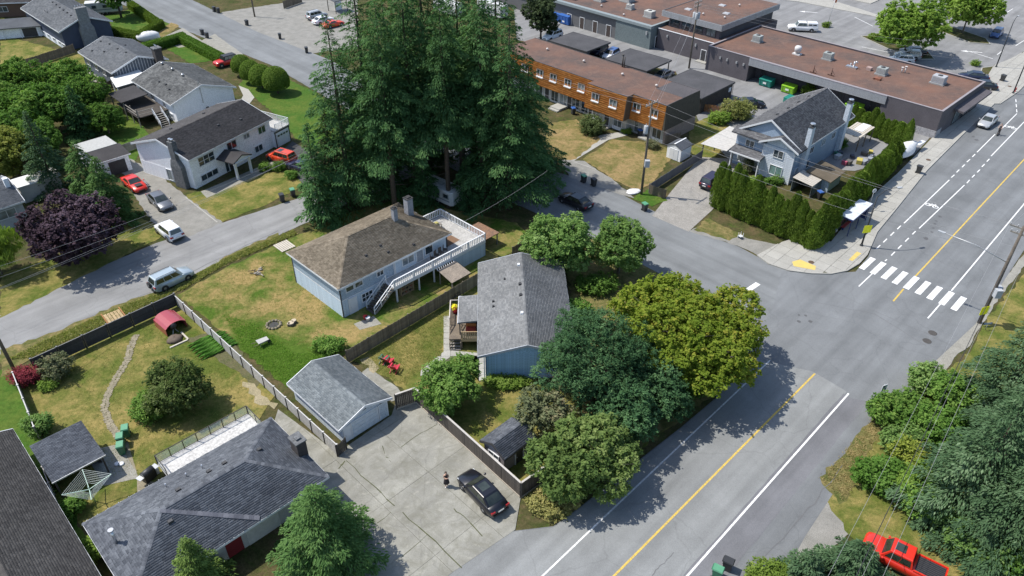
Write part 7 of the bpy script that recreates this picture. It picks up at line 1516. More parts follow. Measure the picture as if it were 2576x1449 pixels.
for k, (dx, z, zz) in enumerate(((-.8,11.3,9.2),(.8,11.3,9.2),(.2,8.6,7.4),(.0,6.6,5.6))): wire(('left high','right high','middle','low dark')[k]+' overhead wire running along the right roadside to the bottom edge', (PR[0]+dx,PR[1]-dx,z), (12.5+dx*1.2+3.0,16+4.0-dx,zz), .8, .010 if k < 3 else .028, WIRE if k < 3 else WIRE_D)
for k, (dx, z) in enumerate(((-.7,11.3),(.7,11.3))): wire(('left','right')[k]+' overhead wire leading from the crosswalk pole up the main road', (PR[0]+dx,PR[1]-dx,z), (PR[0]+60,PR[1]+58,11), .9)
for k, (dx, z) in enumerate(((-.7,12.5),(.7,12.5),(0,9.0))): wire(('far','near','low')[k]+' overhead wire leading from the townhouse pole into the grove', (PC[0]+dx,PC[1]+dx,z), (-6+dx,112+dx,10.5-k), .6)
for k, (dx, z) in enumerate(((-.7,10.3),(0,8.6),(.7,10.3))): wire(('back','middle','front')[k]+' overhead wire along the side street from the left edge pole', (PL[0]+dx,PL[1]-dx,z), (PS[0]+dx*.4,PS[1]-dx*.3,5.5), .7, .012, WIRE)
wire('service wire over the front lawn of the white house', (PS[0],PS[1],5.4), (-52,58,4.2), .5, .012); wire('service wire from the trees to the deck of the hip roof house', (-6.2,73.6,3.4), (4,78,8), .3, .012)
for k in range(3): wire(('left','middle','right')[k]+' wire over the shop roof from the transformer pole', (PT[0]+k*.4,PT[1],11.4-k*.5), (75+k*2,120-k*3,9-k*.6), 1.2)
def lamp_post(label, p, H, ang, ln, sign=False, mat=POLED):
    o = thing('street_lamp', label, 'street lamp', p, 0, None, .1); d = (math.cos(rad(ang)), math.sin(rad(ang))); MB().tube([(0,0,0),(0,0,H)], [.11,.07], 10).build('pole', mat, o); MB().lathe([(.2,0),(.2,.12),(.13,.25)], 10).build('base', mat, o)
    MB().tube([(0,0,H-.1),(d[0]*ln*.3,d[1]*ln*.3,H+.55),(d[0]*ln*.7,d[1]*ln*.7,H+.8),(d[0]*ln,d[1]*ln,H+.75)], .045, 8).build('lamp_arm', mat, o); MB().bar((d[0]*(ln-.1),d[1]*(ln-.1),H+.75),(d[0]*(ln+.55),d[1]*(ln+.55),H+.72),.28,.12).build('lamp_head', XF, o)
    return o
lamp_post('black street lamp beside the bus shelter', (40.95,74.72), 6.6, 15, 2.4)
lamp_post('dark lamp post at the lot entrance on the right', (87.89,135.11), 8.0, 45, 1.6); lamp_post('dark pole beside the red hydrant at the right edge', (84.26,122.48), 8.5, 200, 1.2)
# signs
YEL = M('sign_fluorescent', (.88,.86,.02), (.82,.82,.02), 3, .5)
def ped_sign(label, p, z, facing, post=0):
    o = thing('pedestrian_sign', label, 'sign', p, facing, None, 0); s = .5
    if post: MB().cyl(0,0,0,z+.3,.03,8).build('post', METAL, o)
    part(o, 'plate', YEL, (-s,-.14,z-s,s,-.12,z+s), bevel=.0); f = MB(); y = -.122
    def sg(x0,z0,x1,z1,w): f.bar((x0,y-.004,z0),(x1,y-.004,z1),w,.006,up=(0,1,0))
    f.blob((0,y-.004,z+.21), (.055,.004,.055), 10, 6); sg(0,z+.16,-.01,z-.03,.10); sg(-.01,z-.03,.10,z-.26,.055); sg(-.01,z-.03,-.12,z-.25,.055); sg(0,z+.13,.14,z+.0,.04); sg(0,z+.13,-.13,z+.02,.04)
    f.build('walking_figure', BLACKP, o); return o
ped_sign('yellow pedestrian crossing sign on the black street lamp', (40.95,74.72), 2.45, 10); ped_sign('yellow pedestrian crossing sign on the right utility pole', (PR[0]-.32,PR[1]-.25), 1.85, 15)
o = thing('bus_stop_sign', 'small blue and white bus stop sign plate at the right roadside', 'sign', (32.61,48.50), 25); MB().cyl(0,0,0,2.6,.035,8).build('post', METAL, o); part(o, 'plate', plain('sign_white', (.75,.76,.78)), (-.3,-.07,1.85,.3,-.04,2.55)); MB().lathe([(.13,-.075),(.13,-.085)], 14, (-.08,0,2.38), 'y').build('bus_symbol', BLACKP, o); part(o, 'print_line', BLACKP, (-.22,-.078,2.0,-.02,-.071,2.06), (.05,-.078,2.0,.22,-.071,2.06), (-.22,-.078,2.12,.2,-.071,2.15))
o = thing('street_sign', 'blue street name sign lying low beside the right utility pole', 'sign', (47.73,59.28), 10); MB().cyl(0,0,0,.9,.03,8).build('post', METAL, o); part(o, 'plate', plain('sign_blue', (.1,.17,.3)), (-.45,-.03,.7,.45,-.01,.95)); part(o, 'print_line', PLATE, (-.35,-.036,.79,.35,-.031,.86))

# ------------------------------------------------------------------ wheelie bins and containers
def bin_proto(body, lid):
    o = thing('wheelie_bin', 'x', 'bin', (0,0), 0, 'wheelie bins'); MB().hexa([(-.22,-.26,.06),(.22,-.26,.06),(.22,.26,.06),(-.22,.26,.06)], [(-.29,-.34,1.0),(.29,-.34,1.0),(.29,.36,1.0),(-.29,.36,1.0)]).build('body', body, o); l_ = MB().hexa([(-.31,-.38,1.0),(.31,-.38,1.0),(.31,.40,1.0),(-.31,.40,1.0)], [(-.27,-.33,1.09),(.27,-.33,1.09),(.27,.36,1.11),(-.27,.36,1.11)]).build('lid', lid, o); MB().bar((-.25,.42,1.0),(.25,.42,1.0),.05).build('handle', body, o)
    for x in (-.24,.24): MB().lathe([(.12,-.03),(.12,.03)], 12, (x,.28,.12), 'x').build('wheel', BLACKP, o)
    return o
B_DK = plain('bin_dark', (.035,.036,.038), .5); B_GR = plain('bin_green', (.03,.16,.08), .45); B_BL = plain('bin_blue', (.04,.12,.38), .45); B_LG = plain('bin_lid_green', (.10,.30,.17), .45)
protos = {}
def wbin(label, p, rot, col='dk', z=.015):
    if col not in protos:
        protos[col] = bin_proto(*{'dk':(B_DK,B_DK),'gr':(B_DK,B_LG),'gg':(B_GR,B_LG),'bl':(B_DK,B_BL)}[col]); r = protos[col]; r.location = (p[0],p[1],z); r.rotation_euler.z = rad(rot); r['label'] = label; return r
    return dup(protos[col], label, p, rot, z)
for lab, p, rot, col in (('black bin standing alone at the road edge of the gravel lot',(-45.96,149.27),20,'dk'),('black bin at the corner of the gravel lot nearest the firs',(-38.91,141.21),20,'dk'),('left black bin of the pair opposite the gravel lot',(-61.99,151.50),45,'dk'),('right black bin of the pair opposite the gravel lot',(-60.39,149.54),45,'dk'),('black bin beside the wooden pole at the top',(-54.92,157.83),45,'dk'),('left black bin under the tree at the top',(-64.66,167.22),45,'dk'),('right black bin under the tree at the top',(-63.53,166.36),45,'dk'),
  ('black bin with grey lid on the verge before the white house lawn',(-29.42,84.66),30,'dk'),('green-lidded bin beside the evergreen on the side street',(-28.37,86.03),30,'gr'),('left black bin by the gravel verge of the townhouses, first pair',(5.05,94.83),30,'dk'),('right black bin by the gravel verge of the townhouses, first pair',(5.69,94.23),30,'dk'),('green-lidded bin by the gravel verge of the townhouses',(9.52,90.22),30,'gr'),('black bin right of the green-lidded one at the townhouses',(10.77,89.23),30,'dk'),
  ('green-lidded bin at the mouth of the paved driveway',(16.64,82.80),30,'gr'),('black bin with open lid on the main road pavement',(55.61,93.23),50,'dk'),('topmost of the three green bins in the left garden',(-32.55,44.41),20,'gg'),('middle of the three green bins in the left garden',(-32.59,43.47),20,'gg'),('lowest of the three green bins in the left garden',(-32.16,42.51),20,'gg'),('black bin at the bottom edge beside the juniper',(15.47,31.95),60,'dk'),('green bin at the bottom edge beside the juniper',(14.59,31.31),60,'gg'),
  ('blue-lidded bin on the townhouse steps',(9.56,113.04),20,'bl'),('blue-lidded bin right of the round townhouse bush',(13.04,106.20),20,'bl'),('blue-lidded bin at the townhouse pole',(18.99,104.86),20,'bl'),('blue-lidded bin beside the greenhouse',(39.70,86.09),20,'bl'),('black bin on the pavement near the shop corner',(85.35,128.16),30,'dk')):
    wbin(lab, p, rot, col, .13 if 'pavement' in lab else .015)
def dumpster(label, p, rot, mat, w=1.9, d=1.3, h=1.3, lid=None):
    o = thing('dumpster', label, 'dumpster', p, rot); MB().hexa([(-w/2,-d/2*.8,.12),(w/2,-d/2*.8,.12),(w/2,d/2,.12),(-w/2,d/2,.12)], [(-w/2,-d/2,h*.85),(w/2,-d/2,h*.85),(w/2,d/2,h),(-w/2,d/2,h)]).build('body', mat, o)
    for k in range(4): part(o, 'rib', mat, (-w/2+.15+k*(w-.36)/3,-d/2-.03,.3,-w/2+.22+k*(w-.36)/3,-d/2+.02,h*.8))
    for s in (-1,1): MB().slab([(s*.02,-d/2-.04,h*.86),(s*(w/2+.03),-d/2-.04,h*.86),(s*(w/2+.03),d/2+.02,h+.03),(s*.02,d/2+.02,h+.03)] if s > 0 else [(s*(w/2+.03),-d/2-.04,h*.86),(s*.02,-d/2-.04,h*.86),(s*.02,d/2+.02,h+.03),(s*(w/2+.03),d/2+.02,h+.03)], .04).build('lid', lid or mat, o)
    part(o, 'label_plate', PLATE, (-.3,-d/2-.035,.55,.3,-d/2-.022,.85))
    for x in (-w/2+.1, w/2-.1): part(o, 'foot', BLACKP, (x-.08,-d/2*.7,0,x+.08,d/2*.9,.12))
    return o
LIME = plain('dumpster_lime', (.24,.50,.03), .5); TEALD = plain('dumpster_teal', (.02,.22,.17), .5)
P3 = lambda x, y: (34.6+x*math.cos(rad(-45.6))-y*math.sin(rad(-45.6)), 133.5+x*math.sin(rad(-45.6))+y*math.cos(rad(-45.6)))
dumpster('teal dumpster under the shop fascia', P3(11.9,.75), -45, TEALD, 2.2, 1.5, 1.4); dumpster('lime green dumpster near the teal one', P3(16.1,.75), -45, LIME, 2.2, 1.4, 1.4); dumpster('lime green dumpster behind the corner house chimney', P3(27.4,.9), -45, LIME, 2.6, 1.4, 1.4); dumpster('black dumpster at the shop back doors', (18.43,154.29), -45, B_DK, 1.8, 1.2, 1.2); dumpster('teal skip behind the corner house roof', (45.28,118.19), 45, TEALD, 2.0, 1.3, 1.0)
BLUEC = plain('container_blue', (.03,.12,.40), .5); dumpster('large blue container at the end of the shop lane, right one', (11.01,159.98), -45, BLUEC, 2.6, 1.8, 2.1); dumpster('large blue container at the end of the shop lane, left one', (9.28,162.15), -45, BLUEC, 2.4, 1.6, 2.0)

# ------------------------------------------------------------------ bus shelter and street things
o = thing('bus_shelter', 'blue glazed bus shelter with flat white roof by the hedge', 'bus shelter', (41.59,78.55), 46, None, .12)
BLS = plain('shelter_blue', (.03,.05,.16), .4); part(o, 'roof', M('shelter_roof', (.66,.7,.75), None, 2, .4), (-2.6,-.3,2.25,2.9,1.35,2.4)); part(o, 'roof_edge', BLS, (-2.62,-.33,2.2,2.92,-.3,2.38), (-2.62,-.3,2.2,-2.6,1.35,2.38))
for x in (-2.4,0,2.7):
    for y in (-.1,1.25): part(o, 'post', BLS, (x-.04,y-.04,0,x+.04,y+.04,2.25))
for k in range(3): part(o, 'glass_panel', CGL, (-2.3+k*1.7,1.22,.2,-.75+k*1.7,1.25,2.1))
part(o, 'end_panel', BLS, (2.66,.0,.2,2.7,1.2,2.0)); part(o, 'bench', plain('bench_red', (.35,.05,.05), .5), (-1.6,.75,.42,1.4,1.15,.5)); part(o, 'bench_leg', BLS, (-1.4,.85,0,-1.3,1.05,.42), (1.1,.85,0,1.2,1.05,.42))
o = thing('round_sign', 'round white sign behind the bus shelter roof', 'sign', (44.90,83.08), 20, None, .12); MB().cyl(0,0,0,2.7,.035,8).build('post', METAL, o); MB().lathe([(.3,-.02),(.3,.02)], 18, (0,-.06,2.75), 'y').build('disc', WHITE, o); MB().lathe([(.13,-.03),(.13,-.025)], 14, (0,-.06,2.75), 'y').build('symbol', METAL, o)
o = thing('mobility_scooter', 'dark parked bicycle with child seat near the bus shelter', 'bicycle', (37.80,76.17), 40, None, .12)
for x in (-.55,.55): MB().lathe([(.33,-.02),(.36,0),(.33,.02)], 18, (x,0,.36), 'y').build('wheel', TYRE, o)
MB().tube([(-.55,0,.36),(-.1,0,.36),(.4,0,.85),(-.2,0,.85),(-.1,0,.36)], .025, 6).build('frame', BLACKP, o); MB().tube([(.55,0,.36),(.4,0,1.0),(.4,-.25,1.05)], .02, 6).build('handlebar', METAL, o); part(o, 'seat', BLACKP, (-.4,-.1,.9,-.1,.1,.97)); part(o, 'basket', METAL, (.45,-.2,.85,.8,.2,1.1))
o = thing('fire_hydrant', 'red fire hydrant beside the dark pole at the right edge', 'hydrant', (84.91,123.20), 0, None, .12); HR = plain('hydrant_red', (.5,.03,.03), .4); MB().lathe([(.16,0),(.16,.05),(.11,.08),(.11,.5),(.14,.52),(.12,.62),(.04,.7)], 12).build('barrel', HR, o); MB().bar((-.2,0,.42),(.2,0,.42),.12).build('nozzle', HR, o)
o = thing('garden_chair', 'white plastic chair lying upside down on the gravel verge', 'chair', (27.15,76.34), 30, None, .02); part(o, 'seat', WHITE, (-.22,-.22,.32,.22,.22,.36)); part(o, 'backrest', WHITE, (-.22,.22,0,.22,.26,.34)); [part(o, 'leg', WHITE, (x-.02,y-.02,.36,x+.02,y+.02,.78)) for x in (-.19,.19) for y in (-.19,.19)]
o = thing('garden_shed', 'small white barn-door shed with grey roof at the townhouse fence', 'shed', (23.49,96.37), 46); part(o, 'wall', WHITE_W, (0,0,0,2.6,2.3,1.8)); MB().hexa([(-.1,-.15,1.8),(2.7,-.15,1.8),(2.7,1.15,2.35),(-.1,1.15,2.35)], [(-.1,-.15,1.87),(2.7,-.15,1.87),(2.7,1.15,2.42),(-.1,1.15,2.42)]).hexa([(-.1,1.15,2.35),(2.7,1.15,2.35),(2.7,2.45,1.8),(-.1,2.45,1.8)], [(-.1,1.15,2.42),(2.7,1.15,2.42),(2.7,2.45,1.87),(-.1,2.45,1.87)]).build('roof', SH_CHAR, o); MB().add([(-.01,0,1.8),(-.01,2.3,1.8),(-.01,1.15,2.33)], [(0,2,1)]).build('gable', WHITE_W, o); part(o, 'ridge_cap', WHITE, (-.12,1.05,2.41,2.72,1.25,2.45)); part(o, 'door', WHITE, (-.05,.45,.05,-.005,1.12,1.65), (-.05,1.16,.05,-.005,1.85,1.65))
o = thing('toy_car', 'yellow plastic ride-on toy on the dry lawn by the townhouses', 'toy', (31.53,109.49), 30, None, .02); YT = plain('toy_yellow', (.75,.55,.02), .4); MB().box(-.6,-.35,.2,.6,.35,.5).box(-.35,-.35,.5,.3,.35,.95).build('body', YT, o, .08); part(o, 'slide', plain('toy_peach', (.65,.42,.28)), (.4,-.2,.5,.75,.2,1.15)); [MB().lathe([(.18,-.06),(.18,.06)], 10, (x,y,.18), 'y').build('wheel', BLACKP, o) for x in (-.4,.4) for y in (-.36,.36)]
o = thing('boat', 'white tarpaulin covered boat on a trailer at the end of the hedge', 'boat', (55.66,98.73), 40, None, .02); TP = M('tarp_white', (.72,.72,.72)); tb = MB(); n_ = 9
for i in range(n_):
    x = -3+6*i/(n_-1); w = 1.1*math.sin(PI*(.12+.8*i/(n_-1)))+.15; hz = 1.9-.12*abs(i-4)+.12*(i % 2)
    tb.v += [(x,-w,.55),(x,-w*.9,1.2+.1*(i % 3)),(x,0,hz),(x,w*.9,1.2+.1*((i+1) % 3)),(x,w,.55)]
for i in range(n_-1):
    for k in range(4): tb.f.append((i*5+k,(i+1)*5+k,(i+1)*5+k+1,i*5+k+1)); tb.smooth.append(True)
tb.build('tarpaulin', TP, o); part(o, 'trailer_frame', METAL, (-2.8,-.7,.4,3.6,-.6,.5), (-2.8,.6,.4,3.6,.7,.5)); [share('wheel', WHEEL[.33][0], o, (-.6,y,.33)) for y in (-.9,.9)]
part(o, 'plank', WHITE, (2.6,-.9,1.1,4.6,-.3,1.2))
JUNK = [plain('junk_'+str(i), c, .6) for i, c in enumerate(((.05,.2,.13),(.06,.07,.1),(.45,.1,.16),(.3,.32,.36),(.12,.11,.1),(.5,.5,.5),(.5,.42,.1)))]; R_ = random.Random(21)
names = ['green crate','dark toolbox','pink tub','grey bucket','brown box','white sack','yellow tub']
for k in range(14):
    p = ((48.55,97.64)[0]+R_.uniform(-3.2,3.4), (48.55,97.64)[1]+R_.uniform(-1.8,2.2)); s = R_.uniform(.25,.5); i = k % 7; o = MB().hexa([(-s,-s*.7,0),(s,-s*.7,0),(s,s*.7,0),(-s,s*.7,0)], [(-s*1.1,-s*.8,s*1.3),(s*1.1,-s*.8,s*1.3),(s*1.1,s*.8,s*1.3),(-s*1.1,s*.8,s*1.3)]).build('storage_box', JUNK[i], None, .03); o.location = (*p, .01); o.rotation_euler.z = R_.uniform(0,3); tag(o, ('first ' if k < 7 else 'second ')+names[i]+' in the cluttered yard behind the corner house', 'box', 'clutter behind the corner house')
o = thing('tarp_heap', 'white tarpaulin heap beside the clipped hedge at the top left', 'tarpaulin', (-71.49,148.39), 30); MB().blob((0,0,.6),(2.2,1.2,1.0),16,8,.10,3).build('cover', TP, o); part(o, 'rope', WOOD, (-.05,-1.24,.3,.05,1.24,.36))

o = thing('sandbox', 'blue plastic sandbox lid on the top left lawn', 'sandbox', (-81.94,133.52), 20, None, .02); MB().hexa([(-.8,-.5,0),(.8,-.5,0),(.8,.5,0),(-.8,.5,0)], [(-.6,-.35,.3),(.6,-.35,.3),(.6,.35,.3),(-.6,.35,.3)]).build('lid', plain('sandbox_blue', (.10,.15,.19)), o, .05); part(o, 'rim', plain('sandbox_blue', (.10,.15,.19)), (-.85,-.55,0,.85,.55,.06))
# ------------------------------------------------------------------ garden things
ADR = plain('adirondack_red', (.55,.03,.06), .5); ADG = plain('adirondack_green', (.05,.14,.08), .5)
def adirondack(label, p, rot, mat):
    o = thing('garden_chair', label, 'chair', p, rot, None, .01)
    for k in range(5): MB().bar((-.24+k*.12,.15,.28),(-.26+k*.13,.55,.98),.1,.025,up=(0,1,0)).build('back_slat', mat, o)
    for k in range(5): MB().bar((-.28,-.35+k*.11,.36-k*.02),(.28,-.35+k*.11,.36-k*.02),.09,.025).build('seat_slat', mat, o)
    for s in (-1,1): part(o, 'arm', mat, (s*.3,-.4,.52,s*.44,.35,.55)); part(o, 'leg', mat, (s*.29,-.4,0,s*.34,-.32,.52)); MB().bar((s*.29,-.3,.3),(s*.29,.55,.03),.04,.12).build('leg', mat, o)
    return o
adirondack('upper red garden chair on the lawn beside a green one', (-11.67,53.80), 150, ADR); adirondack('lower red garden chair on the lawn of the blue house', (-10.97,52.80), 165, ADR); adirondack('dark green garden chair beside the upper red one', (-12.12,54.03), 160, ADG)
o = thing('fire_pit', 'ring of stones round a dark fire pit on the lawn', 'fire pit', (-24.05,59.48), 0, None, .01); MB().cyl(0,0,-.02,.03,.5,14).build('ash', M('ash', (.05,.05,.05)), o)
for k in range(13): a = k*2*PI/13; MB().blob((.68*math.cos(a),.68*math.sin(a),.08),(.17,.15,.13),8,5,.15,k).build('stone', STONE, o)
for k, p in enumerate(((-22.28,59.50), (-22.09,59.88), (-22.49,59.37))): o = thing('tree_stump', ('largest','rear','smallest')[k]+' cut log seat beside the fire pit', 'log', p, 0, None, .0); r = (.32,.26,.16)[k]; MB().lathe([(r*1.05,0),(r,.2),(r,.35)], 12).build('bark', BARK_G, o); MB().cyl(0,0,.35,.357,r*.95,12).build('cut_face', M('cut_wood', (.5,.42,.3)), o)
o = thing('wheelbarrow', 'grey wheelbarrow standing on the lawn', 'wheelbarrow', (-24.30,56.38), 40, None, .01); MB().hexa([(-.3,-.22,.35),(.35,-.18,.35),(.35,.18,.35),(-.3,.22,.35)], [(-.5,-.36,.62),(.6,-.3,.6),(.6,.3,.6),(-.5,.36,.62)]).build('tray', M('barrow_grey', (.42,.42,.4)), o); MB().lathe([(.18,-.05),(.18,.05)], 12, (.65,0,.18), 'y').build('wheel', TYRE, o); [MB().bar((.6,s*.05,.25),(-1.0,s*.3,.5),.04).build('handle', WOOD, o) for s in (-1,1)]; [MB().bar((-.3,s*.25,.4),(-.35,s*.25,0),.04).build('leg', METAL, o) for s in (-1,1)]
o = thing('log_pile', 'heap of pale branches and stones on the deck house lawn', 'log pile', (-28.17,68.81), 0, None, .0); R_ = random.Random(9)
for k in range(14): a = R_.uniform(0,6.28); x, y = R_.uniform(-.6,.6), R_.uniform(-.6,.6); MB().tube([(x,y,.05+.03*k*.4),(x+math.cos(a)*R_.uniform(.3,.8),y+math.sin(a)*.6,.1+.03*k*.4)], R_.uniform(.04,.09), 6).build('branch', M('branch_pale', (.4,.36,.3)) if k % 3 else BARK, o)
o = thing('garden_shelter', 'red curved metal shelter over garden machinery by the black fence', 'shelter', (-34.25,59.15), 48, None, .0); rv = []; 
for i in range(9): t = -1+2*i/8; rv.append((t*1.05, 1.25-.42*t*t*abs(t)**.5))
q = MB()
for i in range(8): (x0,z0),(x1,z1) = rv[i], rv[i+1]; q.hexa([(x0,-1.2,z0-.03),(x1,-1.2,z1-.03),(x1,1.3,z1-.03),(x0,1.3,z0-.03)], [(x0,-1.2,z0),(x1,-1.2,z1),(x1,1.3,z1),(x0,1.3,z0)])
q.build('roof', paint('shelter_red', (.36,.06,.07)), o); part(o, 'side_panel', paint('shelter_red', (.36,.06,.07)), (-1.07,-1.2,0,-1.03,1.3,.85), (1.03,-1.2,0,1.07,1.3,.85)); part(o, 'back_panel', WOOD_D, (-1.0,1.26,0,1.0,1.3,1.0))
o = thing('cement_mixer', 'black garden machine standing before the red shelter', 'machine', (-33.61,58.27), 48, None, .0); MB().lathe([(.2,.5),(.34,.7),(.36,.95),(.2,1.2)], 14).build('drum', BLACKP, o); MB().bar((-.3,-.2,0),(0,0,.6),.05).bar((.3,-.2,0),(0,0,.6),.05).bar((0,.35,0),(0,0,.6),.05).build('frame', METAL, o)
o = thing('raised_bed', 'round soil heap edged with pale planks below the red shelter', 'planter', (-33.18,57.10), 45, None, .0); MB().blob((0,0,.1),(.8,.7,.3),12,6,.15,4).build('soil', M('soil', (.12,.09,.065)), o); [MB().bar(a,b,.16,.12).build('plank', M('plank_pale', (.55,.5,.42)), o) for a, b in (((-.9,-.9,.06),(.9,-.95,.06)),((.95,-.9,.06),(.95,.6,.06)))]
o = thing('bench', 'low unpainted wooden plank bridge across the ditch by the black fence', 'bridge', (-40.60,60.52), -48, None, .0); [part(o, 'plank', TANW, (-1.0,-.75+k*.32,.12,1.0,-.48+k*.32,.17)) for k in range(5)]; [part(o, 'beam', CEDAR, (-1.3,y,.0,1.3,y+.12,.2)) for y in (-.9,.85)]
o = thing('clothes_airer', 'green rotary clothes airer with fanned lines in the left garden', 'clothes airer', (-32.25,37.59), 0, None, .0); GRN = plain('airer_green', (.42,.56,.47), .4); MB().tube([(0,0,0),(0,0,1.75)], .035, 8).build('post', GRN, o); arms = []
for k in range(4): a = rad(35+90*k); e = Vector((math.cos(a)*1.75, math.sin(a)*1.75, 2.05)); MB().bar((0,0,1.45), e, .05).build('arm', GRN, o); arms.append(e)
for j in range(1, 9):
    t = .25+.75*j/8; pts = [Vector((0,0,1.45)).lerp(e, t) for e in arms]; MB().tube(pts+[pts[0]], .014, 4, False).build('line', plain('airer_line', (.6,.66,.62), .5), o)
o = thing('barbecue', 'black barbecue grill beside the rear deck steps', 'barbecue', (-28.87,39.83), 60, None, .0); part(o, 'cabinet', BLACKP, (-.5,-.3,.1,.5,.3,.8)); MB().lathe([(.3,-.5),(.3,.5)], 12, (0,0,.82), 'x').build('hood', B_DK, o); part(o, 'side_shelf', METAL, (.52,-.28,.78,.9,.28,.82), (-.9,-.28,.78,-.52,.28,.82)); part(o, 'gas_bottle', WHITE, (.6,-.15,.0,.85,.1,.5))
for k, p in enumerate(((-32.14,41.32), (-31.79,41.32))): o = MB().lathe([(.1,.0),(.22,0),(.22,.10),(.1,.10)], 14).build('hose_reel', WHITE); o.location = (*p, .02); tag(o, ('left','right')[k]+' white ring lying on the garden patio', 'ring')
for k, (x, y) in enumerate(((13.0,-.4),(12.3,-.5),(13.7,-.3),(11.6,-.6))):
    a = rad(45.5); p = (-17.2+x*math.cos(a)-y*math.sin(a), 60.3+x*math.sin(a)+y*math.cos(a)); o = thing('deck_chair', ORD[k]+' folding chair from the stairs on the long deck', 'chair', p, 45+k*20, 'chairs on the long deck', 2.055)
    part(o, 'seat', WOOD_D, (-.22,-.22,.4,.22,.22,.44)); part(o, 'backrest', WOOD_D, (-.22,.2,.44,.22,.24,.95)); [part(o, 'leg', WOOD_D, (sx-.02,sy-.02,0,sx+.02,sy+.02,.4)) for sx in (-.2,.2) for sy in (-.2,.2)]
a = rad(45.5); o = thing('patio_table', 'small grey table with plants on the wide end of the deck', 'table', (-17.2+16.3*math.cos(a)-4.2*math.sin(a), 60.3+16.3*math.sin(a)+4.2*math.cos(a)), 40, None, 2.055); part(o, 'table_top', WOOD_G, (-.6,-.35,.5,.6,.35,.55)); [part(o, 'leg', WOOD_G, (x,y,0,x+.06,y+.06,.5)) for x in (-.55,.5) for y in (-.3,.25)]; part(o, 'planter', M('planter_yellow', (.4,.36,.12)), (-.3,-.2,.55,.2,.2,.85))
o = thing('shelving_rack', 'wooden rack of pots stored under the long deck', 'rack', (-17.2+7.6*math.cos(a)+.9*math.sin(a), 60.3+7.6*math.sin(a)-.9*math.cos(a)), 45); [part(o, 'shelf', TANW, (-.8,-.2,.1+k*.45,.8,.2,.14+k*.45)) for k in range(4)]; [part(o, 'upright', TANW, (x,-.2,0,x+.05,.2,1.55)) for x in (-.82,.78)]; [MB().lathe([(.08,.15+(k % 3)*.45),(.12,.35+(k % 3)*.45)], 8, (-.6+k*.17,0,0)).build('pot', M('terracotta', (.35,.14,.07)) if k % 2 else BLACKP, o) for k in range(8)]
for lab, p, mt in (('red pot at the foot of the deck stairs', (-14.93,60.52), HR), ('white tub beside the red pot at the deck stairs', (-14.66,60.33), WHITE)): o = thing('plant_pot', lab, 'pot', p, 0, None, .02); MB().lathe([(.16,0),(.24,.35),(.26,.4),(.2,.4)], 12).build('pot', mt, o); MB().cyl(0,0,.36,.39,.2,10).build('soil', M('soil', (.12,.09,.065)), o)
a = rad(-88); bx = lambda x, y: (-3.6+x*math.cos(a)-y*math.sin(a), 66.4+x*math.sin(a)+y*math.cos(a))
o = thing('plant_pot', 'red pot with yellow flowers on the blue house porch', 'plant pot', bx(6.3,-2.35), 0, None, 1.27); MB().lathe([(.2,0),(.3,.5)], 12).build('pot', HR, o); v, q_, t_ = broad_mesh([(0,0,.7,.24,.24,.28)], 260, .12, 5); share('flowers', withmat(npmesh('flowers', v, q_, t_), leafmat('leaf_yellowflower', (.3,.3,.03),(.5,.45,.04),None,.3)), o)
o = thing('sofa', 'red and orange cushioned seat on the blue house porch', 'sofa', bx(9.4,-.7), 0, None, 1.27); part(o, 'seat', plain('cushion_red', (.4,.06,.04)), (-.5,-.4,.1,.5,.4,.45), bevel=.05); part(o, 'backrest', plain('cushion_orange', (.55,.2,.05)), (-.5,.3,.45,.5,.45,.8), bevel=.05)
o = thing('plant_rack', 'dark wire rack leaning at the board fence beside the blue house', 'rack', (-5.92,63.85), 30, None, .0); [MB().bar((-.6+k*.3,0,0),(-.6+k*.3,.25,.9),.04).build('upright', WOOD_D, o) for k in range(5)]; [MB().bar((-.65,.07*k*2,.15+k*.22),(.65,.07*k*2,.15+k*.22),.04).build('rung', WOOD_D, o) for k in range(4)]
o = thing('rope_pile', 'heap of grey poles and ropes in front of the red coupe', 'wood pile', (-49.19,88.39), -45, None, .02)
for k in range(14): y = -.9+k*.13; MB().tube([(-.9,y,.35+.1*math.sin(k)),(0,y+.1*math.sin(k*2),.55),(.9,y+.1,.3)], .045, 6).build('pole', WOOD_G, o)
part(o, 'trailer_bed', METAL, (-.9,-1.0,.15,1.0,1.0,.22)); part(o, 'wheel_guard', BLACKP, (-.3,-1.15,.0,.3,-1.02,.35))
o = thing('stair_platform', 'pale slatted plank bridge over the ditch beside the hip roof house', 'bridge', (-26.57,74.10), -45, None, .02); [part(o, 'plank', M('plank_pale', (.55,.5,.42)), (-1.0,-.9+k*.26,.05,1.0,-.7+k*.26,.1)) for k in range(7)]; part(o, 'beam', WOOD_G, (-.8,-.9,0,-.7,.9,.05), (.7,-.9,0,.8,.9,.05))
o = thing('cloth_sheet', 'white sheet lying beside the power pole at the townhouse fence', 'sheet', (15.90,87.65), 20, None, .02); MB().blob((0,0,.05),(1.1,.7,.18),14,6,.15,8).build('cloth', TP, o)
o = thing('flag_pole', 'thin pole with orange pennant in the shop parking lot', 'flag pole', (65.46,159.78), 0, None, .0); MB().tube([(0,0,0),(.4,0,5.5)], .04, 6).build('pole', METAL, o); part(o, 'pennant', plain('pennant_orange', (.6,.16,.05)), (.35,-.02,4.6,.75,.02,5.4))
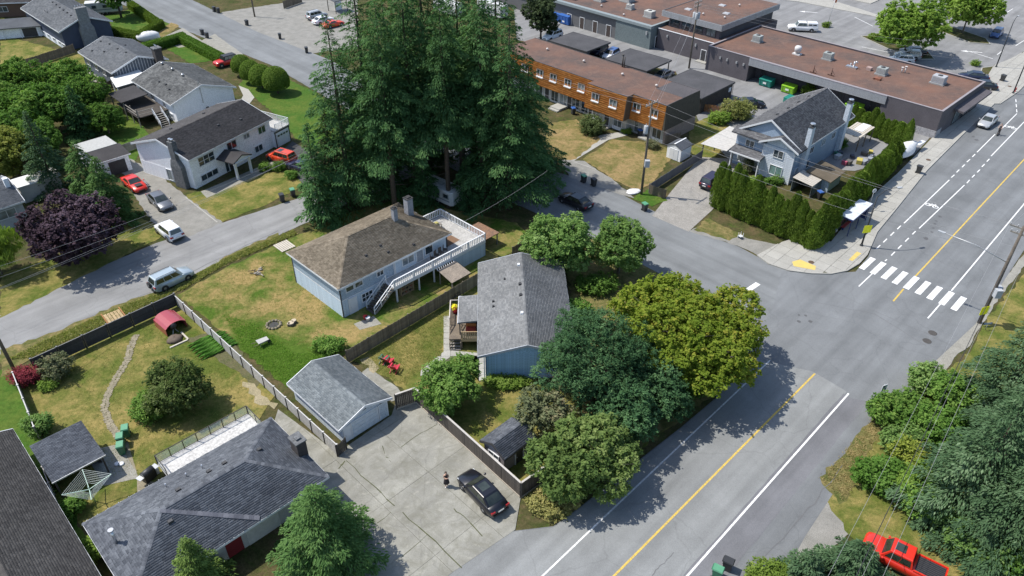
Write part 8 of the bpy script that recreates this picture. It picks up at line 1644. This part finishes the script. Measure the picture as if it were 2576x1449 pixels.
# lot arrows and lines
for p, q in (((73.35,165.76),(74.84,159.39)),((67.63,146.23),(71.76,143.07)),((72.28,143.99),(73.95,145.86)),((87.40,143.76),(89.78,139.79)),((89.93,135.14),(94.93,140.52)),((91.67,142.02),(94.32,144.77)),((73.26,152.36),(74.76,151.14)),((104.61,170.10),(108.58,174.75)),((107.08,168.66),(111.02,172.63)),((98.10,147.39),(101.46,150.57))): line('lot_line', p, q, .14, .012, PAINT_W)
for p, ang in (((64.42,169.41), 165), ((87.55,143.76), 165)):
    c_, s_ = math.cos(rad(ang)), math.sin(rad(ang)); tr = lambda x, y: (p[0]+x*c_-y*s_, p[1]+x*s_+y*c_); sheet('lot_arrow', [tr(-2,-.12),tr(.6,-.12),tr(.6,-.5),tr(1.8,0),tr(.6,.5),tr(.6,.12),tr(-2,.12)], .014, PAINT_W)
# pavilion at the top
o = thing('pavilion', 'small open shelter with grey roof behind the three parked cars', 'shelter', (-38.18,168.26), 45); MB().slab([(-1.6,-1.6,2.6),(1.8,-1.6,2.6),(1.8,1.8,2.9),(-1.6,1.8,2.9)], .12).build('roof', SH_MID, o); [part(o, 'post', WOOD_D, (x,y,0,x+.12,y+.12,2.6)) for x in (-1.4,1.5) for y in (-1.4,1.5)]; part(o, 'screen', WHITE_W, (-.2,.6,0,1.5,.7,2.2))

# ------------------------------------------------------------------ people
SKIN = M('skin', (.52,.33,.24), (.46,.28,.2), 6, .55); HAIR = M('hair_dark', (.035,.022,.016)); DRESS = M('dress_black', (.016,.014,.016), (.03,.02,.022), 8, .8); GREYC = M('cloth_grey', (.09,.09,.1))
def skin_body(name, nodes_, edges, mat, parent):
    me = bpy.data.meshes.new(name); me.from_pydata([n[0] for n in nodes_], edges, []); o = bpy.data.objects.new(name, me); C.objects.link(o); o.parent = parent; me.materials.append(mat)
    m = o.modifiers.new('skin', 'SKIN'); m.use_smooth_shade = True
    lay = me.skin_vertices[0].data if me.skin_vertices else None
    if lay is None:
        bm = bmesh.new(); bm.from_mesh(me); bm.verts.layers.skin.verify(); bm.to_mesh(me); bm.free(); lay = me.skin_vertices[0].data
    for i, n in enumerate(nodes_): lay[i].radius = (n[1], n[1] if len(n) < 3 else n[2]); lay[i].use_root = (i == 0)
    o.modifiers.new('sub', 'SUBSURF').levels = 1; o.modifiers['sub'].render_levels = 2; return o
def person(label, p, rot, pose, top, bottom, hair, z=.03, skirt=True):
    o = thing('person', label, 'person', p, rot, None, z)
    # facing -Y; standing height about 1.66
    N = [((0,0,.92),.13,.10),((0,0,1.08),.115,.085),((0,-.01,1.25),.14,.10),((0,0,1.38),.12,.08),((0,0,1.46),.05),((0,-.01,1.53),.055),((0,-.02,1.58),.085,.095),((0,-.015,1.66),.07,.08)]; E_ = [(i,i+1) for i in range(7)]
    for s in (-1,1):
        b0 = len(N)
        if pose == 'crossed': J = [((s*.16,0,1.37),.05),((s*.21,-.02,1.12),.042),((s*-.02,-.20,1.10),.034),((s*-.10,-.20,1.13),.025)]
        else: J = [((s*.16,0,1.37),.05),((s*.24,-.15,1.15),.042),((s*.20,-.40,1.05),.034),((s*.18,-.48,1.05),.025)]
        N += J; E_ += [(3,b0)]+[(b0+i,b0+i+1) for i in range(3)]; hand = J[-1][0]; h0 = len(N)-1
        for f in range(5): 
            N.append(((hand[0]-s*(.035+.012*(f % 3)), hand[1]-.012+.0*f, hand[2]+.03-.016*f), .009)); E_.append((h0, len(N)-1))
        l0 = len(N); st = .10 if pose != 'crossed' else .03
        N += [((s*.085,0,.86),.085),((s*.09,-s*st*.5,.48),.06),((s*.09,s*st,.09),.038),((s*.10,s*st-.12,.03),.03)]; E_ += [(0,l0),(l0,l0+1),(l0+1,l0+2),(l0+2,l0+3)]
    body = skin_body('body', N, E_, SKIN, o)
    hd = MB().blob((0,-.02,1.575),(.078,.095,.115),14,9).build('head', SKIN, o)
    fc = MB().blob((0,-.118,1.56),(.014,.02,.022),8,5); fc.build('nose', SKIN, o)
    for s in (-1,1): MB().blob((s*.03,-.106,1.585),(.012,.008,.007),8,5).build('eye', BLACKP, o); MB().blob((s*.078,-.01,1.57),(.012,.022,.03),8,5).build('ear', SKIN, o)
    MB().blob((0,-.105,1.51),(.025,.008,.006),8,5).build('mouth', plain('lips', (.4,.12,.1)), o)
    hb = MB().blob((0,.015,1.61),(.092,.105,.10),14,8); 
    if hair == 'long': hb.hexa([(-.09,.03,1.25),(.09,.03,1.25),(.08,.12,1.25),(-.08,.12,1.25)], [(-.09,-.02,1.62),(.09,-.02,1.62),(.08,.11,1.62),(-.08,.11,1.62)])
    hb.build('hair', HAIR if hair == 'long' else BLACKP, o)
    MB().lathe([(.15,.88),(.125,1.06),(.16,1.24),(.165,1.36),(.09,1.42)], 16).build('top', top, o).scale = (1,.78,1)
    if skirt: MB().lathe([(.25,.42),(.22,.62),(.175,.86),(.14,.98)], 16).build('skirt', bottom, o).scale = (1,.85,1)
    else: 
        for s in (-1,1): MB().tube([(s*.085,0,.94),(s*.09,-s*.05,.48),(s*.09,s*.1,.08)], [.11,.08,.06], 10).build('trouser_leg', bottom, o)
    for s in (-1,1): MB().blob((s*.10,-.05+(s*.1 if not skirt else s*.03),.035),(.045,.12,.04),8,5).build('shoe', WHITE if skirt else BLACKP, o)
    return o
person('woman in a black dress with crossed arms standing on the concrete yard', (-5.10,39.22), 15, 'crossed', DRESS, DRESS, 'long', .035)
pr_ = person('person in dark clothes standing on an electric scooter in the cycle lane', (73.14,105.92), -45, 'ride', GREYC, DRESS, 'short', .17, False)
o = thing('kick_scooter', 'dark electric kick scooter under the rider in the cycle lane', 'scooter', (73.14,105.92), -45, None, .02); part(o, 'deck', BLACKP, (-.12,-.45,.10,.12,.5,.15)); MB().tube([(0,-.45,.12),(0,-.5,1.08)], .025, 8).tube([(-.24,-.5,1.08),(.24,-.5,1.08)], .02, 8).build('handlebar', BLACKP, o); [MB().lathe([(.1,-.03),(.1,.03)], 12, (0,y,.1), 'x').build('wheel', TYRE, o) for y in (-.5,.5)]
